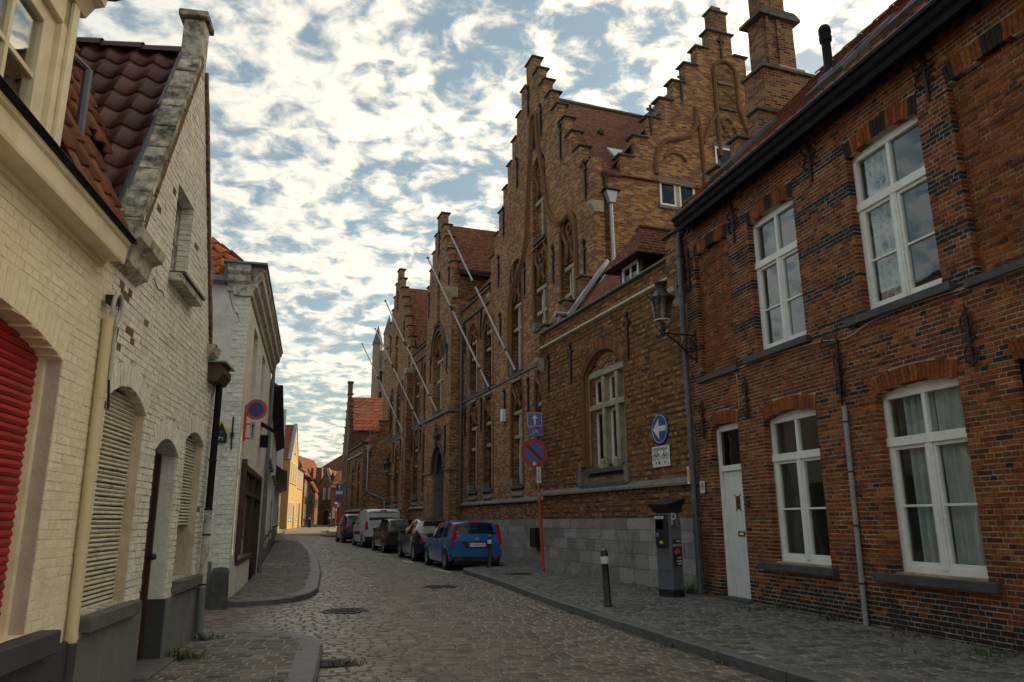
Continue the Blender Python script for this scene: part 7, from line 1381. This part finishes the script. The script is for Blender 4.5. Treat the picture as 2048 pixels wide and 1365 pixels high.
# distant signs
def farsign(label, x, y, kind):
    t = thing('sign_post', label, 'sign post', (x, y, float(zg(y)) + .1), R(12)); MB().tube([(0, 0, 0), (0, 0, 3.2)], .035, 8).build('post', 'orange_paint' if kind else 'zinc', t)
    if kind == 1: q = plate(t, 'one_way_sign', 'sign_blue', -.24, .24, 3.1, 3.58, -.04); MB().prism([(-.03, 3.17), (.03, 3.17), (.03, 3.36), (.1, 3.36), (0, 3.5), (-.1, 3.36), (-.03, 3.36)], -.054, -.051, axis='y').build('arrow', 'sign_white', q); plate(t, 'sub_plate', 'sign_white', -.24, .24, 2.85, 3.06, -.04); d = disc(t, 'no_parking_sign', 'sign_red', 0, 2.52, .27, -.04, .01); disc(d, 'blue_field', 'sign_blue', 0, 2.52, .19, -.05, .003); plate(t, 'arrow_plate', 'sign_white', -.1, .05, 1.95, 2.22, -.04)
    elif kind == 0: d = disc(t, 'sign_back', 'zinc', 0, 2.9, .45, -.04, .01); d = disc(t, 'sign_back', 'black', 0, 2.9, .44, -.051, .005); plate(t, 'sub_plate', 'black', -.2, .2, 2.0, 2.35, -.04)
    else: d = disc(t, 'no_parking_sign', 'sign_red', 0, 2.7, .36, -.04, .01); disc(d, 'blue_field', 'sign_blue', 0, 2.7, .25, -.05, .003)
    return t
farsign('orange post with one-way and no parking signs in front of the far low wing', *pB(-42.2, -1.0), 1); farsign('small sign post with blue one-way and no parking signs beyond the stepped house', -23.3, 100, 1); farsign('grey post with a dark round sign seen from behind at the bend', -30.4, 110, 0); farsign('no parking sign on an orange post beside the brown brick house', -28.6, 102, 2)
# weeds
def tuft(x, y, z, n, h, spread, mat, label, seed):
    r = random.Random(seed); b = MB()
    for k in range(n):
        a = r.uniform(0, 2 * PI); o = Vector((r.gauss(0, spread), r.gauss(0, spread * .45), 0)); L = h * r.uniform(.25, .85); lean = r.uniform(.2, 1.1); d = Vector((math.cos(a) * lean, math.sin(a) * lean, 1)).normalized(); s = d.cross(Vector((0, 0, 1))).normalized() * r.uniform(.003, .012)
        m = o + d * L * .6; e_ = o + d * L + Vector((math.cos(a), math.sin(a), -.6)) * L * .25; b.add([o - s, o + s, m + s * .8, m - s * .8, e_], [(0, 1, 2, 3), (3, 2, 4)])
    ob = b.build('weed_clump', mat); ob.location = (x, y, z); tag(ob, label, 'weeds', 'weeds along the foot of the walls', kind='stuff'); return ob
seeds = 0
for F, x, y, n, h, sp, mt, lb in ((FR, -.35, -.10, 120, .42, .13, 'leaf', 'tall weeds between the parking meter and the downpipe'), (FR, 2.35, -.1, 150, .16, .28, 'leaf', 'low green and yellow weeds under the window next to the white door'), (FR, 3.65, -.09, 90, .20, .16, 'leaf', 'clump of weeds at the wall foot left of the grey conduit'), (FR, 5.0, -.1, 140, .12, .38, 'leaf_dry', 'dry grass along the wall right of the grey conduit'), (FR, 6.35, -.12, 160, .2, .4, 'leaf', 'dark green weeds at the wall foot by the black doorway'), (FB, -2.4, -.07, 60, .12, .2, 'leaf_dry', 'thin grass at the foot of the grey stone plinth'), (FB, -1.1, -.08, 90, .2, .16, 'leaf', 'weeds behind the parking meter'), (FL, -.5, -.16, 70, .16, .1, 'leaf', 'small weeds at the foot of the white house downpipe'), (FL, -1.85, -.2, 110, .22, .1, 'leaf', 'leafy weed beside the brown door step')):
    seeds += 1; q = F.w(x, y); tuft(q[0], q[1], PZ - .02 if F is not FL else .09, n, h, sp, mt, lb, seeds)
tuft(-1.72, 8.3, 0, 70, .10, .10, 'leaf', 'weeds beside the rusty square street drain', 31)
for k, (x, y) in enumerate(((.95, 12.6), (.30, 15.3), (1.9, 9.35), (2.2, 8.2))): tuft(x - .03, y, 0, 45, .08, .12, 'leaf', ('weeds at the kerb in front of the bollard', 'weeds at the kerb beyond the bollard', 'weeds at the kerb below the parking meter', 'weeds at the near end of the right kerb')[k], 40 + k)
q = FL.w(-3.98, -.03); tuft(q[0], q[1], 3.68, 60, .14, .05, 'leaf', 'small plant sprouting from the mossy gable kneeler', 77)
# ------------------------------------------------------------------ people and pigeon
def person(x, y, label, skirt, seed, arm=0, turn=0.0):
    t = thing('person', label, 'person', (x, y, float(zg(y))), turn); r = random.Random(seed)
    me = bpy.data.meshes.new('body'); P = [(0, 0, .93), (0, 0, 1.15), (0, .01, 1.36), (0, 0, 1.46), (0, -.01, 1.52), (0, -.02, 1.62), (.09, 0, .88), (.10, -.05, .50), (.10, .06, .08), (.11, -.06, .03), (-.09, 0, .88), (-.10, .09, .50), (-.09, .02, .08), (-.09, -.10, .03), (.19, 0, 1.38), (.25, .02, 1.12), (.24, -.06, .88), (-.19, 0, 1.38), (-.26, .02, 1.12), (-.25 - arm * .1, -.12 - arm * .1, .90 + arm * .2), (.24, -.08, .80), (-.25 - arm * .14, -.16 - arm * .12, .84 + arm * .24)]
    E_ = [(0, 1), (1, 2), (2, 3), (3, 4), (4, 5), (0, 6), (6, 7), (7, 8), (8, 9), (0, 10), (10, 11), (11, 12), (12, 13), (2, 14), (14, 15), (15, 16), (2, 17), (17, 18), (18, 19), (16, 20), (19, 21)]
    me.from_pydata(P, E_, []); o = link('body', me, ['person_black'], t); sk = o.modifiers.new('skin', 'SKIN')
    rad = [.15, .14, .155, .07, .062, .10, .095, .07, .05, .045, .095, .07, .05, .045, .065, .05, .04, .065, .05, .04, .035, .035]
    for v, rr_ in zip(me.skin_vertices[0].data, rad): v.radius = (rr_, rr_ * .85)
    me.skin_vertices[0].data[0].use_root = True; ss = o.modifiers.new('sub', 'SUBSURF'); ss.levels = 1; ss.render_levels = 2
    smoothshade(MB().lathe([(.0, 1.73), (.07, 1.715), (.105, 1.66), (.11, 1.58), (.095, 1.50), (.06, 1.46)], 12, (0, .015, 0)).build('hair', 'brown_wood' if seed % 2 else 'person_black', t)); smoothshade(MB().lathe([(0, 1.50), (.06, 1.51), (.078, 1.57), (.075, 1.64), (0, 1.68)], 10, (0, -.05, 0)).build('face', 'skin', t))
    if skirt: smoothshade(MB().lathe([(.17, 1.05), (.20, .85), (.25, .5), (.30, .18), (.29, .17)], 16, cap=False).build('skirt', 'person_black', t))
    smoothshade(MB().lathe([(.12, 1.42), (.20, 1.36), (.22, 1.15), (.21, .9), (.235, .72), (.22, .71)], 14, cap=False).build('coat', 'person_black', t)); boxpart('bag', 'zinc', t, -.12, .12, .16, .24, 1.0, 1.3, bevel=.03)
person(-23.6, 88.5, 'person in a long black coat and skirt walking away at the end of the street', True, 2, 1, R(170)); person(-22.8, 94.5, 'person in dark jacket and trousers walking beside the one in the long coat', False, 3, 0, R(185))
pg = thing('pigeon', 'small dark pigeon on the cobbles at the bend', 'pigeon', (-21.4, 92, float(zg(92))), R(60)); smoothshade(MB().tube([(-.19, 0, .10), (-.08, 0, .12), (.02, 0, .14), (.09, 0, .17), (.12, 0, .22), (.14, 0, .24), (.18, 0, .235)], [.01, .05, .07, .055, .035, .03, .004], 10).build('body', 'zinc', pg)); [MB().tube([(.0, s * .03, .09), (.01, s * .03, 0), (.05, s * .03, .003)], .008, 5).build('leg', 'sign_pinkred', pg) for s in (-1, 1)]
# ------------------------------------------------------------------ parked cars
def spl(xs, ys, q):
    "smooth monotone-ish interpolation (Catmull-Rom on uneven knots)"
    xs, ys = np.array(xs, float), np.array(ys, float); m = np.gradient(ys, xs); q = np.clip(q, xs[0], xs[-1]); i = np.clip(np.searchsorted(xs, q) - 1, 0, len(xs) - 2)
    d = (ys[1:] - ys[:-1]) / (xs[1:] - xs[:-1])
    for k in range(len(m)):
        lo = d[max(0, k - 1)]; hi = d[min(len(d) - 1, k)]
        if lo * hi <= 0: m[k] = 0
        else: m[k] = np.sign(m[k]) * min(abs(m[k]), 3 * min(abs(lo), abs(hi)))
    h = xs[i + 1] - xs[i]; t = (q - xs[i]) / h
    return (2 * t ** 3 - 3 * t ** 2 + 1) * ys[i] + (t ** 3 - 2 * t ** 2 + t) * h * m[i] + (-2 * t ** 3 + 3 * t ** 2) * ys[i + 1] + (t ** 3 - t ** 2) * h * m[i + 1]
def car(name, label, x_rear, y_c, spec, paint, plate_text=None, z=0.0, yaw=0):
    """car frame: +x forward (away from the viewer), y left, z up, origin under the rear axle.
    belt = shoulder height along the car, top = roof outline, half = half width; the body is one lofted shell"""
    q = FB.w(x_rear, y_c); t = thing(name, label, 'car', (q[0], q[1], float(zg(q[1])) + z), FB.rz + PI + yaw, 'cars parked along the right kerb')
    S = spec; xr, xf = S['rear'], S['front']; n = 56; xs = np.linspace(xr, xf, n)
    belt = spl(*zip(*S['belt']), xs); top = np.maximum(spl(*zip(*S['top']), xs), belt + .004); half = spl(*zip(*S['half']), xs); bot = spl(*zip(*S['bot']), xs); tum = S.get('tumble', .16)
    wb, wr = S['wheelbase'], S['wr']; rows = []
    for i, x in enumerate(xs):
        b, tp, h, bo = belt[i], top[i], half[i], bot[i]; gh = tp - b; k = min(1, gh / .25); rw = h - tum * k * min(1, gh / .45 + .2) - .01
        lower = bo
        for cx_ in (0, wb):
            dx = abs(x - cx_)
            if dx < wr + .055: lower = max(lower, math.sqrt(max(0, (wr + .055) ** 2 - dx * dx)) + wr * .98)
        lower = min(lower, b - .12)
        side = [(h - .04, lower), (h - .004, lower + (b - lower) * .18), (h, lower + (b - lower) * .45), (h - .012, lower + (b - lower) * .8), (h - .035, b), (h - .035 - (h - .035 - rw) * .5, b + gh * .55), (rw, b + gh * .90), (rw * .82, b + gh * .985), (rw * .45, tp + .004 * k), (0, tp + .008 * k)]
        rows.append([(x, yy, zz) for yy, zz in side] + [(x, -yy, zz) for yy, zz in side[-2::-1]])
    m = len(rows[0]); B = MB(); B.grid(rows)
    B.F += [tuple(range(m))[::-1], tuple(range((n - 1) * m, n * m))]; B.M += [0, 0]; body = B.build('body', paint, t); smoothshade(body, 38)
    part('underbody', 'black', t, lambda b: (b.box(xr + .12, xf - .12, -half[n // 2] + .16, half[n // 2] - .16, .16, .55)))
    def skin(name_, mat, cond, js, off=.006, mirror=True, shrink=.0):
        for sgn in ((1, -1) if mirror else (1,)):
            V, Fq = [], []; ii = [i for i in range(n) if cond(xs[i])]
            if len(ii) < 2: return
            for i in ii:
                for j in js: p = rows[i][j]; V.append((p[0], sgn * p[1] + sgn * off, p[2] + (off * .5 if j > 5 else 0)))
            k = len(js); Fq = [(a * k + c, a * k + c + 1, (a + 1) * k + c + 1, (a + 1) * k + c) for a in range(len(ii) - 1) for c in range(k - 1)]
            smoothshade(MB().add(V, Fq).build(name_, mat, t), 60)
    for a, b_ in S['side_glass']: skin('side_window', 'glass_car', lambda x: a <= x <= b_, (4, 5, 6))
    # rear and front screens: quads laid on the sloping ends of the cabin
    def screen(x0, x1, name_, w=.86, lift=.012):
        V = []
        for xx in np.linspace(x0, x1, 7):
            rw = float(np.interp(xx, xs, [r[6][1] for r in rows])); zz = float(np.maximum(spl(*zip(*S['top']), np.array([xx]))[0], 0)); V.append([(xx + (-lift if x0 < wb / 2 else lift), yy * rw * w, zz + lift - .03 * abs(yy) ** 3) for yy in np.linspace(-1, 1, 7)])
        smoothshade(MB().grid(V).build(name_, 'glass_car', t), 60)
    screen(*S['rear_glass'], 'rear_window'); screen(*S['wind'], 'windscreen')
    for sx, cx_ in ((1, 0), (-1, 0), (1, wb), (-1, wb)):
        hw = S['track']; w = MB(); yo = sx * hw
        wl_ = thing_part = None
        tyre = MB().lathe([(wr * .62, -.095), (wr * .93, -.10), (wr, -.07), (wr, .07), (wr * .93, .10), (wr * .62, .095)], 24, cap=False).build('wheel', 'rubber', t); tyre.matrix_basis = Matrix.Translation((cx_, yo - sx * .08, wr)) @ Matrix.Rotation(PI / 2 * -sx, 4, 'X'); smoothshade(tyre, 50)
        rim = MB(); rim.lathe([(wr * .64, .06), (wr * .66, .095), (wr * .58, .09), (wr * .5, .06), (wr * .2, .07), (0, .075)], 20, cap=False)
        for k in range(7): a = k * 2 * PI / 7; rim.tube([(wr * .15 * math.cos(a), wr * .15 * math.sin(a), .078), (wr * .56 * math.cos(a), wr * .56 * math.sin(a), .082)], .022, 5)
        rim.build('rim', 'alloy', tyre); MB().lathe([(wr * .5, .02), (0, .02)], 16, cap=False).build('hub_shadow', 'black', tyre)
    for nm, mat, pts, d in S['decals']:            # flat parts on the tail: polygons in (y, z) pushed onto the body
        for sgn in ((1, -1) if d.get('mirror', True) else (1,)):
            x = d['x']; poly = [(sgn * a, c) for a, c in pts]; poly = poly if sgn > 0 else poly[::-1]; MB().prism(poly, x - d.get('th', .02), x + .05, axis='x').build(nm, mat, t, bevel=.006)
    for s in (1, -1):
        mi = MB(); mxx, mz = S['mirror']; hw = half[int((mxx - xr) / (xf - xr) * (n - 1))]; mi.box(mxx - .05, mxx + .07, s * (hw - .02) if s > 0 else -(hw + .18), s * (hw + .18) if s > 0 else -(hw - .02), mz, mz + .14); mi.build('wing_mirror', S.get('mirror_mat', paint), t, bevel=.03)
        skin_y = s * (half[n // 2] + .002)
    if S.get('seams'):
        for sx_ in S['seams']:
            i = int((sx_ - xr) / (xf - xr) * (n - 1))
            for sgn in (1, -1): MB().tube([(rows[i][j][0], sgn * (rows[i][j][1] + .001), rows[i][j][2]) for j in (1, 2, 3, 4)], .005, 4).build('door_seam', 'black', t); MB().box(sx_ + .10, sx_ + .26, sgn * (half[i] - .005) if sgn > 0 else -(half[i] + .025), sgn * (half[i] + .025) if sgn > 0 else -(half[i] - .005), belt[i] - .12, belt[i] - .085).build('door_handle', S.get('handle', paint), t, bevel=.008)
    if plate_text is not None:
        px_, pz = S['plate']; pb = boxpart('number_plate', 'plate_white', t, px_ - .012, px_ + .02, -.26, .26, pz - .055, pz + .055); boxpart('plate_band', 'sign_blue', pb, px_ - .0145, px_ - .012, .215, .255, pz - .05, pz + .05)
        if plate_text: text_mesh('plate_text', plate_text, .10, 'sign_red', pb, (px_ - .0145, -.02, pz), rot=(PI / 2, 0, -PI / 2), sx=.95)
    return t
MATS['glass_car'] = M_glass('glass_car', (.30, .33, .33), .55, .04)
HATCH = dict(rear=-.68, front=3.24, wheelbase=2.49, wr=.295, track=.83, tumble=.17,
    belt=[(-.68, .80), (-.6, .94), (0, .96), (1.2, .93), (2.0, .90), (2.5, .86), (3.0, .72), (3.24, .52)], top=[(-.68, .82), (-.60, 1.02), (-.47, 1.18), (-.34, 1.37), (-.2, 1.42), (.5, 1.465), (1.2, 1.44), (1.6, 1.30), (2.1, .99), (2.4, .92), (3.0, .76), (3.24, .54)],
    half=[(-.68, .70), (-.55, .80), (0, .84), (1.5, .845), (2.6, .83), (3.0, .74), (3.24, .58)], bot=[(-.68, .36), (-.4, .26), (0, .22), (2.5, .22), (3.0, .24), (3.24, .36)],
    side_glass=[(-.22, .32), (.40, 1.0), (1.06, 1.72)], rear_glass=(-.58, -.33), wind=(1.3, 2.05), mirror=(1.62, .93), mirror_mat='car_trim', seams=(.36, 1.03), handle='car_blue', plate=(-.715, .74),
    decals=[('tail_light', 'light_red', [(.62, .72), (.80, .74), (.76, 1.10), (.68, 1.33), (.60, 1.33), (.64, 1.02)], dict(x=-.62, th=.03)), ('bumper', 'car_blue', [(-.76, .40), (.76, .40), (.78, .58), (-.78, .58)], dict(x=-.70, th=.05, mirror=False)), ('bumper_trim', 'car_trim', [(-.70, .26), (.70, .26), (.74, .40), (-.74, .40)], dict(x=-.69, th=.04, mirror=False)), ('reflector', 'light_red', [(.48, .34), (.64, .34), (.64, .375), (.48, .375)], dict(x=-.73, th=.012)), ('plate_recess', 'car_trim', [(-.34, .66), (.34, .66), (.46, .83), (-.46, .83)], dict(x=-.69, th=.012, mirror=False)), ('brake_light', 'light_red', [(-.2, 1.37), (.2, 1.37), (.2, 1.41), (-.2, 1.41)], dict(x=-.33, th=.05, mirror=False)), ('badge', 'zinc_light', [(-.06, .89), (.06, .89), (.06, .935), (-.06, .935)], dict(x=-.645, th=.02, mirror=False))])
c1 = car('blue_hatchback', 'bright blue hatchback with tall red tail lights parked first behind the bollard', -10.65, -1.12, HATCH, 'car_blue', '1-FSV-543', yaw=R(-1.5))
part('cushion', 'curtain', c1, lambda b: b.lathe([(0, 0), (.18, .02), (.24, .12), (.2, .24), (.08, .30), (0, .31)], 9, (-.18, .22, .93)))
BEET = dict(rear=-.72, front=3.36, wheelbase=2.51, wr=.32, track=.80, tumble=.22,
    belt=[(-.72, .60), (-.6, .80), (-.2, .93), (.4, .97), (1.2, .96), (2.0, .94), (2.6, .90), (3.1, .74), (3.36, .5)], top=[(-.72, .62), (-.6, .86), (-.35, 1.08), (.1, 1.34), (.6, 1.47), (1.0, 1.50), (1.4, 1.44), (1.8, 1.25), (2.2, 1.0), (2.7, .92), (3.1, .78), (3.36, .52)],
    half=[(-.72, .58), (-.55, .72), (-.1, .86), (.45, .80), (1.3, .77), (2.0, .79), (2.55, .86), (3.0, .76), (3.36, .5)], bot=[(-.72, .36), (-.4, .26), (0, .22), (2.5, .22), (3.36, .36)],
    side_glass=[(.12, .78), (.86, 1.75)], rear_glass=(-.42, .22), wind=(1.35, 2.15), mirror=(1.7, .95), mirror_mat='car_trim', seams=(.84,), handle='car_navy', plate=(-.76, .62),
    decals=[('tail_light', 'light_red', [(.60 + .115 * math.cos(a), .70 + .10 * math.sin(a)) for a in np.linspace(0, 2 * PI, 14)[:-1]], dict(x=-.60, th=.05)), ('bumper', 'car_navy', [(-.70, .30), (.70, .30), (.74, .46), (-.74, .46)], dict(x=-.70, th=.07, mirror=False))])
car('beetle_car', 'dark blue rounded two-door car with round red tail lights in front of the blue hatchback', -15.05, -1.10, BEET, 'car_navy', '', yaw=R(-1))
POLO = dict(rear=-.62, front=3.1, wheelbase=2.40, wr=.28, track=.79, tumble=.15,
    belt=[(-.62, .82), (-.55, .92), (0, .93), (1.2, .90), (2.0, .88), (2.6, .82), (3.1, .55)], top=[(-.62, .84), (-.56, 1.0), (-.42, 1.18), (-.26, 1.36), (0, 1.41), (.7, 1.43), (1.2, 1.40), (1.5, 1.28), (1.95, .97), (2.3, .90), (2.8, .78), (3.1, .57)],
    half=[(-.62, .72), (-.45, .79), (0, .815), (2.4, .81), (2.8, .74), (3.1, .6)], bot=[(-.62, .34), (-.3, .26), (2.6, .24), (3.1, .36)],
    side_glass=[(-.15, .55), (.62, 1.55)], rear_glass=(-.52, -.27), wind=(1.25, 1.92), mirror=(1.45, .90), seams=(.6,), plate=(-.66, .78),
    decals=[('tail_light', 'light_red', [(.52, .70), (.76, .70), (.76, .88), (.54, .88)], dict(x=-.58, th=.03)), ('bumper', 'car_trim', [(-.78, .34), (.78, .34), (.80, .56), (-.80, .56)], dict(x=-.62, th=.12, mirror=False))])
car('black_hatchback', 'black three-door hatchback parked behind the white van', -20.75, -1.10, POLO, 'car_black', '')
VAN = dict(rear=-.95, front=3.45, wheelbase=2.73, wr=.31, track=.86, tumble=.10,
    belt=[(-.95, .98), (-.8, 1.08), (0, 1.10), (1.5, 1.08), (2.3, 1.02), (3.0, .90), (3.45, .6)], top=[(-.95, 1.0), (-.93, 1.5), (-.85, 1.74), (-.6, 1.82), (.5, 1.84), (1.3, 1.80), (1.7, 1.66), (2.3, 1.22), (2.6, 1.08), (3.1, .94), (3.45, .62)],
    half=[(-.95, .84), (-.8, .89), (0, .905), (2.5, .90), (3.1, .80), (3.45, .6)], bot=[(-.95, .36), (-.6, .28), (2.8, .26), (3.45, .36)],
    side_glass=[(1.22, 2.05)], rear_glass=(-.94, -.90), wind=(1.55, 2.4), mirror=(1.95, 1.1), mirror_mat='car_trim', seams=(1.1,), handle='car_trim', plate=(-.99, .80),
    decals=[('tail_light', 'light_red', [(.74, .86), (.87, .86), (.87, 1.22), (.78, 1.22)], dict(x=-.93, th=.04)), ('bumper', 'car_trim', [(-.86, .30), (.86, .30), (.88, .52), (-.88, .52)], dict(x=-.94, th=.10, mirror=False)), ('rear_door_panel', 'car_white', [(-.70, 1.12), (.70, 1.12), (.66, 1.62), (-.66, 1.62)], dict(x=-.935, th=.012, mirror=False)), ('brake_light', 'light_red', [(-.15, 1.74), (.15, 1.74), (.15, 1.77), (-.15, 1.77)], dict(x=-.89, th=.02, mirror=False))])
v_ = car('white_van', 'white delivery van with red tail lights parked before the black hatchback', -25.6, -1.15, VAN, 'car_white', '')
[boxpart('side_strip', 'car_trim', v_, .4, 2.2, s * .905 - .012, s * .905 + .012, .62, .76) for s in (1, -1)]
SUVS = dict(POLO); SUVS['top'] = [(a, b * 1.1 if b > .9 else b) for a, b in POLO['top']]
car('dark_car', 'dark brown car at the far end of the parked row beyond the white van', -31.5, -1.35, SUVS, 'car_dark', '')
# dashed white bay line
for k in range(4): q = FB.w(-10.2 - k * 4.6, -2.15); ob = boxpart('bay_marking', 'sign_white', ROAD, -.9, .9, -.05, .05, 0, .006); ob.location = (q[0], q[1], float(zg(q[1])) + .006); ob.rotation_euler = (0, 0, FB.rz)
